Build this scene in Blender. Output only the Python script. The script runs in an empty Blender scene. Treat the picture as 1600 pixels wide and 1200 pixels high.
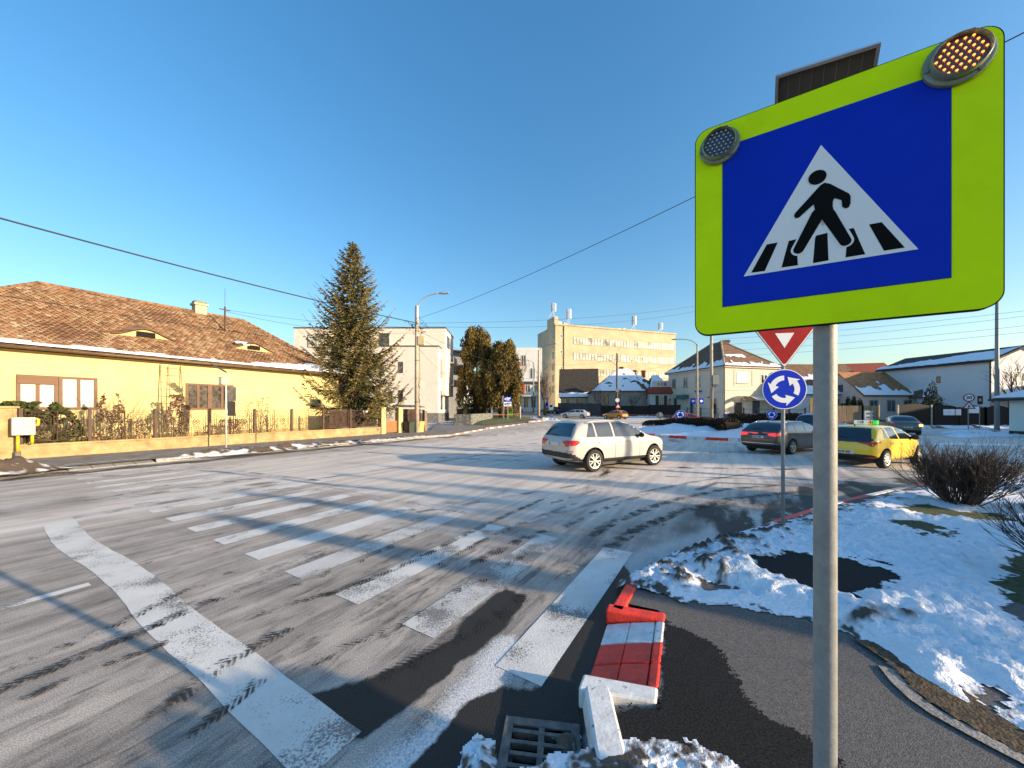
import bpy, bmesh, math, random
import numpy as np
from mathutils import Vector, Matrix, noise as mnoise
from mathutils.bvhtree import BVHTree
R = math.radians
sc = bpy.context.scene
COL = sc.collection
rnd = random.Random(7)
F, CX, HY, H = 560.0, 800.0, 640.0, 2.0          # measured from the photograph: focal length, centre, horizon, eye height
U = Vector((0.519, 0.855, 0)); U.normalize()       # along the main road
N = Vector((-U.y, U.x, 0))                          # across it, away from the camera
SUN = Vector((0.919, -0.394, 0)); SUN.normalize()  # horizontal direction towards the sun
SQ = Vector((-SUN.y, SUN.x, 0))
ELEV = R(12.5)

def gz(x, y):
    t = min(max(0.0, y - 36.0), 95.0)
    return 0.03 * t * t / (t + 8.0)
def G(px, py, z=0.0):                               # where the sight line through a measured point meets height z
    d = F * (H - z) / (py - HY)
    return Vector(((px - CX) / F * d, d, z))
def V(px, py, Y):
    return Vector(((px - CX) / F * Y, Y, H + (HY - py) / F * Y))
def S(s, n, z=0.0):
    v = U * s + N * n
    return Vector((v.x, v.y, z))
def PQ(p, q, z=0.0):
    v = SUN * p + SQ * q
    return Vector((v.x, v.y, z))
def lerp(a, b, t): return a + (b - a) * t
def interp(pts, x):
    if x <= pts[0][0]: return pts[0][1]
    for (x0, y0), (x1, y1) in zip(pts, pts[1:]):
        if x <= x1: return y0 + (y1 - y0) * (x - x0) / (x1 - x0 + 1e-9)
    return pts[-1][1]
def frameM(O, ex, nv, ez=Vector((0, 0, 1))):
    m = Matrix.Identity(4)
    for i in range(3):
        m[i][0] = ex[i]; m[i][1] = nv[i]; m[i][2] = ez[i]; m[i][3] = O[i]
    return m
def rotz(a, O=(0, 0, 0)): return Matrix.Translation(Vector(O)) @ Matrix.Rotation(a, 4, 'Z')

# ---------------------------------------------------------------- materials
MATS = {}
def mat(name, col, rough=0.7, metal=0.0, var=0.15, scale=3.0, bump=0.0, bscale=40.0, stretch=None, emit=None, spec=0.5, coat=0.0, col2=None, detail=4.0):
    if name in MATS: return MATS[name]
    m = bpy.data.materials.new(name); m.use_nodes = True
    nt = m.node_tree; nd = nt.nodes; ln = nt.links
    b = nd['Principled BSDF']
    b.inputs['Roughness'].default_value = rough; b.inputs['Metallic'].default_value = metal
    b.inputs['Specular IOR Level'].default_value = spec; b.inputs['Coat Weight'].default_value = coat
    if coat: b.inputs['Coat Roughness'].default_value = 0.06
    tc = nd.new('ShaderNodeTexCoord'); mp = nd.new('ShaderNodeMapping')
    ln.new(tc.outputs['Object'], mp.inputs['Vector'])
    if stretch:
        mp.inputs['Rotation'].default_value = stretch[1]; mp.inputs['Scale'].default_value = stretch[0]
    n1 = nd.new('ShaderNodeTexNoise'); n1.inputs['Scale'].default_value = scale; n1.inputs['Detail'].default_value = detail; n1.inputs['Roughness'].default_value = 0.65
    ln.new(mp.outputs[0], n1.inputs['Vector'])
    rp = nd.new('ShaderNodeValToRGB')
    c = Vector(col[:3]); c2 = Vector(col2) if col2 else None
    lo = c * (1 - var); hi = (c2 if c2 else c * (1 + var))
    rp.color_ramp.elements[0].position = 0.32; rp.color_ramp.elements[1].position = 0.68
    rp.color_ramp.elements[0].color = (*lo, 1); rp.color_ramp.elements[1].color = (*hi, 1)
    ln.new(n1.outputs['Fac'], rp.inputs[0]); ln.new(rp.outputs[0], b.inputs['Base Color'])
    if bump:
        n2 = nd.new('ShaderNodeTexNoise'); n2.inputs['Scale'].default_value = bscale; n2.inputs['Detail'].default_value = 5
        ln.new(mp.outputs[0], n2.inputs['Vector'])
        bp = nd.new('ShaderNodeBump'); bp.inputs['Strength'].default_value = bump; bp.inputs['Distance'].default_value = 0.02
        ln.new(n2.outputs['Fac'], bp.inputs['Height']); ln.new(bp.outputs[0], b.inputs['Normal'])
    if emit:
        b.inputs['Emission Color'].default_value = (*emit[0], 1); b.inputs['Emission Strength'].default_value = emit[1]
    m['x'] = 1
    MATS[name] = m
    return m
def attr_mix(m, attr, col, lo=0.0, hi=1.0, rough=None):
    """blend a second colour of the thing (dirt, tint) over the base by a mesh attribute"""
    nt = m.node_tree; nd = nt.nodes; ln = nt.links; b = nd['Principled BSDF']
    src = b.inputs['Base Color'].links[0].from_socket
    a = nd.new('ShaderNodeAttribute'); a.attribute_name = attr
    mr = nd.new('ShaderNodeMapRange'); mr.inputs['From Min'].default_value = lo; mr.inputs['From Max'].default_value = hi
    ln.new(a.outputs['Fac'], mr.inputs['Value'])
    mx = nd.new('ShaderNodeMix'); mx.data_type = 'RGBA'
    ln.new(mr.outputs[0], mx.inputs['Factor']); ln.new(src, mx.inputs['A']); mx.inputs['B'].default_value = (*col, 1)
    ln.new(mx.outputs['Result'], b.inputs['Base Color'])
    if rough is not None:
        ml = nd.new('ShaderNodeMix'); ml.data_type = 'FLOAT'
        ln.new(mr.outputs[0], ml.inputs['Factor']); ml.inputs['A'].default_value = b.inputs['Roughness'].default_value; ml.inputs['B'].default_value = rough
        ln.new(ml.outputs['Result'], b.inputs['Roughness'])
    return m

# ---------------------------------------------------------------- objects
def tag(o, label=None, cat=None, group=None, kind=None):
    if label: o['label'] = label
    if cat: o['category'] = cat
    if group: o['group'] = group
    if kind: o['kind'] = kind
    return o
def thing(name, loc, label, cat, group=None, rz=0.0):
    o = bpy.data.objects.new(name, None); COL.objects.link(o)
    o.location = loc; o.rotation_euler = (0, 0, rz); o.empty_display_size = 0.2
    return tag(o, label, cat, group)
def root_of(o):
    while o.parent: o = o.parent
    return o
def dup(o, parent=None):
    c = o.copy(); COL.objects.link(c); c.parent = parent
    for ch in list(o.children): dup(ch, c)
    return c

class MB:
    def __init__(self): self.v = []; self.f = []; self.m = []; self.cur = 0; self.at = {}; self.uv = None
    def mat(self, i): self.cur = i; return self
    def add(self, vs, fs, M=None):
        k = len(self.v)
        for p in vs:
            p = Vector(p)
            if M is not None: p = M @ p
            self.v.append((p.x, p.y, p.z))
        for f in fs:
            self.f.append(tuple(i + k for i in f)); self.m.append(self.cur)
        return self
    def box(self, x0, x1, y0, y1, z0, z1, M=None):
        return self.add([(x0, y0, z0), (x1, y0, z0), (x1, y1, z0), (x0, y1, z0), (x0, y0, z1), (x1, y0, z1), (x1, y1, z1), (x0, y1, z1)],
                        [(0, 3, 2, 1), (4, 5, 6, 7), (0, 1, 5, 4), (1, 2, 6, 5), (2, 3, 7, 6), (3, 0, 4, 7)], M)
    def bar(self, a, b, w=0.02, h=None):                  # square bar between two points
        a = Vector(a); b = Vector(b); d = b - a; L = d.length
        if L < 1e-6: return self
        d /= L; up = Vector((0, 0, 1)) if abs(d.z) < 0.95 else Vector((1, 0, 0))
        x = d.cross(up).normalized(); y = x.cross(d)
        h = h or w
        M = frameM(a, d, x, y)
        return self.box(0, L, -w / 2, w / 2, -h / 2, h / 2, M)
    def tube(self, pts, r, n=8, cap=True, M=None):
        pts = [Vector(p) for p in pts]; k = len(pts)
        rs = r if isinstance(r, (list, tuple)) else [r] * k
        vs = []; ref = None
        for i, p in enumerate(pts):
            d = (pts[min(i + 1, k - 1)] - pts[max(i - 1, 0)]).normalized()
            if ref is None: ref = Vector((0, 0, 1)) if abs(d.z) < 0.9 else Vector((1, 0, 0))
            x = d.cross(ref)
            if x.length < 1e-5: x = d.cross(Vector((0, 1, 0)))
            x.normalize(); y = d.cross(x); ref = x.cross(d)
            for j in range(n):
                a = 2 * math.pi * j / n
                vs.append(p + (x * math.cos(a) + y * math.sin(a)) * rs[i])
        fs = [(i * n + j, i * n + (j + 1) % n, (i + 1) * n + (j + 1) % n, (i + 1) * n + j) for i in range(k - 1) for j in range(n)]
        if cap: fs += [tuple(range(n))[::-1], tuple(range((k - 1) * n, k * n))]
        return self.add(vs, fs, M)
    def cyl(self, c, r, z0, z1, n=16, r1=None, M=None):
        c = Vector((c[0], c[1], 0)); r1 = r if r1 is None else r1
        vs = [(c.x + r * math.cos(2 * math.pi * j / n), c.y + r * math.sin(2 * math.pi * j / n), z0) for j in range(n)]
        vs += [(c.x + r1 * math.cos(2 * math.pi * j / n), c.y + r1 * math.sin(2 * math.pi * j / n), z1) for j in range(n)]
        return self.add(vs, [(j, (j + 1) % n, n + (j + 1) % n, n + j) for j in range(n)] + [tuple(range(n))[::-1], tuple(range(n, 2 * n))], M)
    def lathe(self, prof, n=24, M=None):                   # profile of (radius, z), axis z
        k = len(prof)
        vs = [(r * math.cos(2 * math.pi * j / n), r * math.sin(2 * math.pi * j / n), z) for r, z in prof for j in range(n)]
        return self.add(vs, [(i * n + j, i * n + (j + 1) % n, (i + 1) * n + (j + 1) % n, (i + 1) * n + j) for i in range(k - 1) for j in range(n)], M)
    def prism(self, poly, h0, h1, M=None):                 # polygon in local xy, extruded along local z
        n = len(poly)
        vs = [(x, y, h0) for x, y in poly] + [(x, y, h1) for x, y in poly]
        return self.add(vs, [tuple(range(n))[::-1], tuple(range(n, 2 * n))] + [(i, (i + 1) % n, n + (i + 1) % n, n + i) for i in range(n)], M)
    def face(self, pts, M=None): return self.add(pts, [tuple(range(len(pts)))], M)
    def slab(self, pts, t):                                # planar polygon given thickness along its normal
        pts = [Vector(p) for p in pts]; n = len(pts)
        nn = (pts[1] - pts[0]).cross(pts[2] - pts[0]).normalized()
        if nn.z < 0: nn = -nn
        vs = pts + [p - nn * t for p in pts]
        return self.add(vs, [tuple(range(n)), tuple(range(n, 2 * n))[::-1]] + [(i, n + i, n + (i + 1) % n, (i + 1) % n) for i in range(n)])
    def build(self, name, mats, parent=None, origin=None, smooth=False, local=False, recalc=True, bevel=0.0):
        if not isinstance(mats, (list, tuple)): mats = [mats]
        me = bpy.data.meshes.new(name)
        o = bpy.data.objects.new(name, me); COL.objects.link(o)
        vs = self.v
        if parent is not None:
            o.parent = parent
            if not local:
                inv = root_of(parent).matrix_basis.inverted()
                vs = [tuple(inv @ Vector(p)) for p in vs]
        elif origin is not None:
            o.location = origin
            vs = [(p[0] - origin[0], p[1] - origin[1], p[2] - origin[2]) for p in vs]
        me.from_pydata(vs, [], self.f)
        for m in mats: me.materials.append(m)
        me.polygons.foreach_set('material_index', self.m)
        if recalc and len(self.f) < 60000:
            bm = bmesh.new(); bm.from_mesh(me); bmesh.ops.recalc_face_normals(bm, faces=bm.faces); bm.to_mesh(me); bm.free()
        if smooth: me.polygons.foreach_set('use_smooth', [True] * len(me.polygons))
        for k, (dom, vals) in self.at.items():
            a = me.attributes.new(k, 'FLOAT', dom); a.data.foreach_set('value', vals)
        if self.uv is not None:
            l = me.uv_layers.new(name='UVMap'); l.data.foreach_set('uv', self.uv)
        if bevel:
            b = o.modifiers.new('edge', 'BEVEL'); b.width = bevel; b.segments = 2; b.limit_method = 'ANGLE'
        me.update()
        return o

def smooth_angle(o, a=40):
    me = o.data
    me.polygons.foreach_set('use_smooth', [True] * len(me.polygons))
    bm = bmesh.new(); bm.from_mesh(me)
    for e in bm.edges:
        if len(e.link_faces) == 2 and e.calc_face_angle(0) > R(a): e.smooth = False
    bm.to_mesh(me); bm.free()
    return o
def text_mesh(s, size, bold=0.0):
    cu = bpy.data.curves.new('lettering', 'FONT'); cu.body = s; cu.size = size; cu.align_x = 'CENTER'; cu.align_y = 'CENTER'; cu.offset = bold
    o = bpy.data.objects.new('lettering', cu); COL.objects.link(o)
    dg = bpy.context.evaluated_depsgraph_get()
    me = bpy.data.meshes.new_from_object(o.evaluated_get(dg))
    vs = [tuple(v.co) for v in me.vertices]; fs = [tuple(p.vertices) for p in me.polygons]
    bpy.data.objects.remove(o); bpy.data.curves.remove(cu); bpy.data.meshes.remove(me)
    return vs, fs

# ---------------------------------------------------------------- numeric noise (vectorised)
_perm = np.random.RandomState(3).rand(256, 256)
def vnoise(x, y):
    xi = np.floor(x).astype(int); yi = np.floor(y).astype(int)
    xf = x - xi; yf = y - yi
    xf = xf * xf * (3 - 2 * xf); yf = yf * yf * (3 - 2 * yf)
    g = lambda a, b: _perm[a % 256, b % 256]
    return (g(xi, yi) * (1 - xf) + g(xi + 1, yi) * xf) * (1 - yf) + (g(xi, yi + 1) * (1 - xf) + g(xi + 1, yi + 1) * xf) * yf
def fbm(x, y, o=4):
    x = np.asarray(x, float); y = np.asarray(y, float)
    r = np.zeros(np.broadcast(x, y).shape); a = 0.5; t = 0
    for i in range(o):
        r += a * vnoise(x * 2 ** i + 17.3 * i, y * 2 ** i + 9.1 * i); t += a; a *= 0.5
    return r / t
def poly_sd(X, Y, poly):
    """signed distance to polygon (negative inside), vectorised"""
    d = np.full(X.shape, 1e9); ins = np.zeros(X.shape, bool); n = len(poly)
    for i in range(n):
        ax, ay = poly[i][0], poly[i][1]; bx, by = poly[(i + 1) % n][0], poly[(i + 1) % n][1]
        ex, ey = bx - ax, by - ay
        t = np.clip(((X - ax) * ex + (Y - ay) * ey) / (ex * ex + ey * ey + 1e-12), 0, 1)
        d = np.minimum(d, np.hypot(X - ax - t * ex, Y - ay - t * ey))
        c = ((ay > Y) != (by > Y)) & (X < ex * (Y - ay) / (ey + 1e-12 * (ey == 0)) + ax)
        ins ^= c
    return np.where(ins, -d, d)
def line_d(X, Y, pl):
    d = np.full(X.shape, 1e9)
    for (ax, ay), (bx, by) in zip(pl, pl[1:]):
        ex, ey = bx - ax, by - ay
        t = np.clip(((X - ax) * ex + (Y - ay) * ey) / (ex * ex + ey * ey + 1e-12), 0, 1)
        d = np.minimum(d, np.hypot(X - ax - t * ex, Y - ay - t * ey))
    return d
def sheet(name, mats, X, Y, Z, keep=None, kind='structure', attrs=None, smooth=True, skirt=0.0, parent=None, matidx=None):
    """a height sheet on a rectangular grid, faces kept by mask of cells"""
    ny, nx = X.shape
    idx = np.arange(nx * ny).reshape(ny, nx)
    q = np.stack([idx[:-1, :-1], idx[:-1, 1:], idx[1:, 1:], idx[1:, :-1]], -1)
    if keep is not None: q = q[keep]
    else: q = q.reshape(-1, 4)
    used = np.unique(q); remap = np.full(nx * ny, -1); remap[used] = np.arange(len(used))
    co = np.stack([X.ravel(), Y.ravel(), Z.ravel()], -1)[used]
    q = remap[q]
    me = bpy.data.meshes.new(name)
    me.from_pydata(co.tolist(), [], q.tolist())
    for m in (mats if isinstance(mats, (list, tuple)) else [mats]): me.materials.append(m)
    for k, a in (attrs or {}).items():
        at = me.attributes.new(k, 'FLOAT', 'POINT'); at.data.foreach_set('value', a.ravel()[used].astype(np.float32))
    if smooth: me.polygons.foreach_set('use_smooth', [True] * len(me.polygons))
    o = bpy.data.objects.new(name, me); COL.objects.link(o)
    if parent is not None:
        o.parent = parent
        me.transform(root_of(parent).matrix_basis.inverted())
    elif kind: o['kind'] = kind
    me.update()
    return o
# ================================================================ GROUND, ROAD, KERBS, SNOW
def road_material(name='asphalt'):
    m = mat(name, (0.335, 0.298, 0.265), rough=0.75, var=0.3, scale=1.4, bump=0.35, bscale=90)
    nt = m.node_tree; nd = nt.nodes; ln = nt.links; b = nd['Principled BSDF']
    tc = nd.new('ShaderNodeTexCoord')
    mp = nd.new('ShaderNodeMapping'); mp.inputs['Rotation'].default_value = (0, 0, -math.atan2(U.y, U.x))
    mp.inputs['Scale'].default_value = (0.16, 2.6, 1)
    m1 = nd.new('ShaderNodeMapping'); m1.inputs['Rotation'].default_value = (0, 0, -math.atan2(U.y, U.x))
    ln.new(tc.outputs['Object'], m1.inputs['Vector'])
    ln.new(m1.outputs[0], mp.inputs['Vector']); mp.inputs['Rotation'].default_value = (0, 0, 0)
    st = nd.new('ShaderNodeTexNoise'); st.inputs['Scale'].default_value = 1.0; st.inputs['Detail'].default_value = 6; st.inputs['Roughness'].default_value = 0.7
    ln.new(mp.outputs[0], st.inputs['Vector'])
    r1 = nd.new('ShaderNodeValToRGB'); r1.color_ramp.elements[0].position = 0.34; r1.color_ramp.elements[1].position = 0.62
    r1.color_ramp.elements[0].color = (0.80, 0.80, 0.81, 1); r1.color_ramp.elements[1].color = (1.15, 1.13, 1.1, 1)
    ln.new(st.outputs['Fac'], r1.inputs[0])
    gr = nd.new('ShaderNodeTexNoise'); gr.inputs['Scale'].default_value = 130; gr.inputs['Detail'].default_value = 4
    ln.new(tc.outputs['Object'], gr.inputs['Vector'])
    r2 = nd.new('ShaderNodeValToRGB'); r2.color_ramp.elements[0].position = 0.3; r2.color_ramp.elements[1].position = 0.72
    r2.color_ramp.elements[0].color = (0.45, 0.45, 0.45, 1); r2.color_ramp.elements[1].color = (1.5, 1.5, 1.5, 1)
    ln.new(gr.outputs['Fac'], r2.inputs[0])
    def mul(a, c):
        x = nd.new('ShaderNodeMix'); x.data_type = 'RGBA'; x.blend_type = 'MULTIPLY'; x.inputs['Factor'].default_value = 1
        ln.new(a, x.inputs['A']); ln.new(c, x.inputs['B']); return x.outputs['Result']
    src = b.inputs['Base Color'].links[0].from_socket
    # a pale film of dried salt over the middle of the junction
    fa = nd.new('ShaderNodeAttribute'); fa.attribute_name = 'frost'
    fr_ = nd.new('ShaderNodeMath'); fr_.operation = 'MULTIPLY_ADD'; ln.new(st.outputs['Fac'], fr_.inputs[0]); fr_.inputs[1].default_value = 1.1; fr_.inputs[2].default_value = -.55
    fs = nd.new('ShaderNodeMath'); fs.operation = 'ADD'; fs.use_clamp = True; ln.new(fr_.outputs[0], fs.inputs[0]); ln.new(fa.outputs['Fac'], fs.inputs[1])
    fm = nd.new('ShaderNodeMath'); fm.operation = 'MULTIPLY'; ln.new(fs.outputs[0], fm.inputs[0]); fm.inputs[1].default_value = .95
    fx = nd.new('ShaderNodeMix'); fx.data_type = 'RGBA'; ln.new(fm.outputs[0], fx.inputs['Factor']); ln.new(src, fx.inputs['A']); fx.inputs['B'].default_value = (.72, .635, .555, 1)
    c = mul(mul(fx.outputs['Result'], r1.outputs[0]), r2.outputs[0])
    # black smears dragged along by tyres
    mp2 = nd.new('ShaderNodeMapping'); mp2.inputs['Scale'].default_value = (1.5, 7.0, 1); mp2.inputs['Rotation'].default_value = (0, 0, R(4)); ln.new(m1.outputs[0], mp2.inputs['Vector'])
    s2 = nd.new('ShaderNodeTexNoise'); s2.inputs['Scale'].default_value = 1.0; s2.inputs['Detail'].default_value = 9; s2.inputs['Roughness'].default_value = 0.72; s2.inputs['Distortion'].default_value = .6
    ln.new(mp2.outputs[0], s2.inputs['Vector'])
    sa2 = nd.new('ShaderNodeAttribute'); sa2.attribute_name = 'smear'
    s3 = nd.new('ShaderNodeMath'); s3.operation = 'MULTIPLY_ADD'; ln.new(sa2.outputs['Fac'], s3.inputs[0]); s3.inputs[1].default_value = .2; ln.new(s2.outputs['Fac'], s3.inputs[2])
    s4 = nd.new('ShaderNodeMapRange'); s4.inputs['From Min'].default_value = .66; s4.inputs['From Max'].default_value = .86; s4.inputs['To Max'].default_value = .85; ln.new(s3.outputs[0], s4.inputs['Value'])
    sx_ = nd.new('ShaderNodeMix'); sx_.data_type = 'RGBA'; ln.new(s4.outputs[0], sx_.inputs['Factor']); ln.new(c, sx_.inputs['A']); sx_.inputs['B'].default_value = (.035, .034, .032, 1)
    c = sx_.outputs['Result']
    # salt crystals
    sa = nd.new('ShaderNodeAttribute'); sa.attribute_name = 'salt'
    sn = nd.new('ShaderNodeTexNoise'); sn.inputs['Scale'].default_value = 60; sn.inputs['Detail'].default_value = 5; sn.inputs['Roughness'].default_value = 0.8
    ln.new(tc.outputs['Object'], sn.inputs['Vector'])
    sm = nd.new('ShaderNodeMath'); sm.operation = 'MULTIPLY_ADD'; ln.new(sa.outputs['Fac'], sm.inputs[0]); sm.inputs[1].default_value = 0.33
    ln.new(sn.outputs['Fac'], sm.inputs[2])
    sr = nd.new('ShaderNodeMapRange'); sr.inputs['From Min'].default_value = 0.66; sr.inputs['From Max'].default_value = 0.92; ln.new(sm.outputs[0], sr.inputs['Value'])
    mx = nd.new('ShaderNodeMix'); mx.data_type = 'RGBA'; ln.new(sr.outputs[0], mx.inputs['Factor']); ln.new(c, mx.inputs['A']); mx.inputs['B'].default_value = (0.80, 0.80, 0.81, 1)
    # damp patches
    wa = nd.new('ShaderNodeAttribute'); wa.attribute_name = 'wet'
    wn = nd.new('ShaderNodeTexNoise'); wn.inputs['Scale'].default_value = 14; wn.inputs['Detail'].default_value = 9; wn.inputs['Roughness'].default_value = 0.75
    ln.new(tc.outputs['Object'], wn.inputs['Vector'])
    wm = nd.new('ShaderNodeMath'); wm.operation = 'MULTIPLY_ADD'; ln.new(wn.outputs['Fac'], wm.inputs[0]); wm.inputs[1].default_value = 0.7; ln.new(wa.outputs['Fac'], wm.inputs[2])
    wm2 = nd.new('ShaderNodeMath'); wm2.operation = 'MULTIPLY_ADD'; ln.new(s2.outputs['Fac'], wm2.inputs[0]); wm2.inputs[1].default_value = .7; ln.new(wm.outputs[0], wm2.inputs[2]); wm = wm2
    wr = nd.new('ShaderNodeMapRange'); wr.inputs['From Min'].default_value = 1.02; wr.inputs['From Max'].default_value = 1.30; ln.new(wm.outputs[0], wr.inputs['Value'])
    wg = nd.new('ShaderNodeMix'); wg.data_type = 'RGBA'; ln.new(gr.outputs['Fac'], wg.inputs['Factor']); wg.inputs['A'].default_value = (0.003, 0.003, 0.003, 1); wg.inputs['B'].default_value = (0.075, 0.07, 0.063, 1)
    my = nd.new('ShaderNodeMix'); my.data_type = 'RGBA'; ln.new(wr.outputs[0], my.inputs['Factor']); ln.new(mx.outputs['Result'], my.inputs['A']); ln.new(wg.outputs['Result'], my.inputs['B'])
    ln.new(my.outputs['Result'], b.inputs['Base Color'])
    rr = nd.new('ShaderNodeMapRange'); ln.new(wr.outputs[0], rr.inputs['Value']); rr.inputs['To Min'].default_value = 0.8; rr.inputs['To Max'].default_value = 0.5
    ln.new(rr.outputs[0], b.inputs['Roughness'])
    b.inputs['Specular IOR Level'].default_value = 0.12
    return m
M_ROAD = road_material()  # aggregate, salt film, damp and smears

def worn_paint(name, col, wear=0.45):
    m = mat(name, col, rough=0.6, var=0.12, scale=2.0, bump=0.3, bscale=80)
    nt = m.node_tree; nd = nt.nodes; ln = nt.links; b = nd['Principled BSDF']
    src = b.inputs['Base Color'].links[0].from_socket
    tc = nd.new('ShaderNodeTexCoord')
    n1 = nd.new('ShaderNodeTexNoise'); n1.inputs['Scale'].default_value = 55; n1.inputs['Detail'].default_value = 6; n1.inputs['Roughness'].default_value = 0.8
    n2 = nd.new('ShaderNodeTexNoise'); n2.inputs['Scale'].default_value = 1.6; n2.inputs['Detail'].default_value = 5
    ln.new(tc.outputs['Object'], n1.inputs['Vector']); ln.new(tc.outputs['Object'], n2.inputs['Vector'])
    ad = nd.new('ShaderNodeMath'); ad.operation = 'ADD'; ln.new(n1.outputs['Fac'], ad.inputs[0]); ln.new(n2.outputs['Fac'], ad.inputs[1])
    mr = nd.new('ShaderNodeMapRange'); mr.inputs['From Min'].default_value = 1.35 - wear * 0.62; mr.inputs['From Max'].default_value = 1.42 - wear * 0.62; ln.new(ad.outputs[0], mr.inputs['Value'])
    mx = nd.new('ShaderNodeMix'); mx.data_type = 'RGBA'; ln.new(mr.outputs[0], mx.inputs['Factor']); ln.new(src, mx.inputs['A']); mx.inputs['B'].default_value = (0.2, 0.185, 0.17, 1)
    ln.new(mx.outputs['Result'], b.inputs['Base Color'])
    return m
M_LINE = worn_paint('white_road_paint', (0.70, 0.67, 0.62), 0.46)
M_LINEW = worn_paint('worn_road_paint', (0.62, 0.59, 0.55), 0.55)
M_LINEF = worn_paint('faded_road_paint', (0.55, 0.52, 0.48), 0.6)
M_REDF = worn_paint('faded_red_paint', (0.38, 0.14, 0.11), 0.75)

def tread_material():
    m = bpy.data.materials.new('tyre_dirt'); m.use_nodes = True
    nt = m.node_tree; nd = nt.nodes; ln = nt.links; b = nd['Principled BSDF']; out = nd['Material Output']
    b.inputs['Base Color'].default_value = (0.016, 0.016, 0.016, 1); b.inputs['Roughness'].default_value = 0.8
    uv = nd.new('ShaderNodeUVMap'); sp = nd.new('ShaderNodeSeparateXYZ'); ln.new(uv.outputs[0], sp.inputs[0])
    def M(op, a, bb=None, c=None):
        x = nd.new('ShaderNodeMath'); x.operation = op
        for i, s in enumerate((a, bb, c)):
            if s is None: continue
            if isinstance(s, (int, float)): x.inputs[i].default_value = s
            else: ln.new(s, x.inputs[i])
        return x.outputs[0]
    c = M('ABSOLUTE', M('SUBTRACT', sp.outputs[1], 0.5))             # 0 centre .. .5 edge
    tread = M('FRACT', M('ADD', M('MULTIPLY', sp.outputs[0], 21.0), M('MULTIPLY', c, 3.2)))
    lug = M('GREATER_THAN', tread, 0.42)
    edge = M('GREATER_THAN', 0.47, c)
    tc = nd.new('ShaderNodeTexCoord'); n1 = nd.new('ShaderNodeTexNoise'); n1.inputs['Scale'].default_value = 4.5; n1.inputs['Detail'].default_value = 7; n1.inputs['Roughness'].default_value = 0.75
    ln.new(tc.outputs['Object'], n1.inputs['Vector'])
    at = nd.new('ShaderNodeAttribute'); at.attribute_name = 'dark'
    # dark: 0 = broken tread print, 1 = smeared solid
    d = M('ADD', M('MULTIPLY', lug, 0.5), M('MULTIPLY', at.outputs['Fac'], 0.62))
    d = M('ADD', d, M('MULTIPLY', M('SUBTRACT', n1.outputs['Fac'], 0.57), 4.4))
    d = M('SUBTRACT', d, M('MULTIPLY', c, 0.5))
    f = M('MULTIPLY', M('MULTIPLY', M('MINIMUM', M('MAXIMUM', M('MULTIPLY', M('SUBTRACT', d, 0.18), 2.4), 0.0), 1.0), edge), 0.85)
    tr = nd.new('ShaderNodeBsdfTransparent'); ms = nd.new('ShaderNodeMixShader')
    ln.new(f, ms.inputs[0]); ln.new(tr.outputs[0], ms.inputs[1]); ln.new(b.outputs[0], ms.inputs[2]); ln.new(ms.outputs[0], out.inputs['Surface'])
    return m
M_TREAD = tread_material()

# the near kerb line, road side on its left
K = [Vector((-.3, -3, 0)), Vector((.415, 1.75, 0)), Vector((.48, 2.46, 0)), Vector((.91, 3.39, 0)), Vector((1.27, 3.97, 0)), Vector((1.95, 4.5, 0)), Vector((2.83, 5.03, 0)), Vector((4.5, 6.15, 0)),
     Vector((6.7, 7.42, 0)), Vector((9.9, 8.96, 0)), Vector((14, 10.3, 0)), Vector((20, 11.4, 0)), Vector((60, 13, 0))]
def offset_line(pl, d):
    out = []
    for i, p in enumerate(pl):
        t = (pl[min(i + 1, len(pl) - 1)] - pl[max(i - 1, 0)]).normalized()
        out.append(p + Vector((t.y, -t.x, 0)) * d)
    return out
IC, IR = Vector((18.5, 30.2, 0)), 8.7

def axis(lo, hi, f0, f1, st, g):
    a = list(np.arange(f0, f1, st)); s = st
    while a[-1] < hi: s *= g; a.append(a[-1] + s)
    s = st; b = []
    x = f0
    while x > lo: s *= g; x -= s; b.append(x)
    return np.array(b[::-1] + a)
xs = axis(-700, 700, -7.0, 8.0, 0.07, 1.13); ys = axis(-120, 900, 1.6, 10.0, 0.07, 1.13)
X, Y = np.meshgrid(xs, ys)
t_ = np.clip(Y - 36, 0, 95); Zg = 0.03 * t_ * t_ / (t_ + 8)
s_ = X * U.x + Y * U.y; n_ = X * N.x + Y * N.y
Kd = line_d(X, Y, [(p.x, p.y) for p in K])
ns1 = fbm(X * 2.2, Y * 2.2, 5) - .5; ns2 = fbm(s_ * .35, n_ * 2.4, 5) - .5; ns3 = fbm(X * 6, Y * 6, 4) - .5
sst = lambda e0, e1, x: np.clip((x - e0) / (e1 - e0), 0, 1) ** 2 * (3 - 2 * np.clip((x - e0) / (e1 - e0), 0, 1))
def pxpoly(pts, z=0.0): return [tuple(G(a, b, z)[:2]) for a, b in pts]
wetA = pxpoly([(790, 915), (808, 935), (770, 985), (735, 1020), (690, 1062), (630, 1105), (590, 1135), (568, 1150), (500, 1095), (540, 1082), (600, 1070), (655, 1035), (700, 1000), (745, 955)])
wetB = pxpoly([(972, 880), (985, 900), (950, 960), (915, 1080), (905, 1140), (900, 1300), (560, 1330), (640, 1195), (690, 1130), (725, 1090), (790, 1080), (840, 1072), (880, 1000), (930, 905)])
wet = np.maximum(sst(.10, -.08, poly_sd(X, Y, wetA) + ns1 * .34 + ns2 * .25), sst(.06, -.06, poly_sd(X, Y, wetB) + ns1 * .24 + ns2 * .12))
arc = sst(4.6, 8, s_) * sst(2.2, .3, Kd) * (X < 16) * (.62 + ns2 * 3.2 + ns1 * .8)
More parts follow.
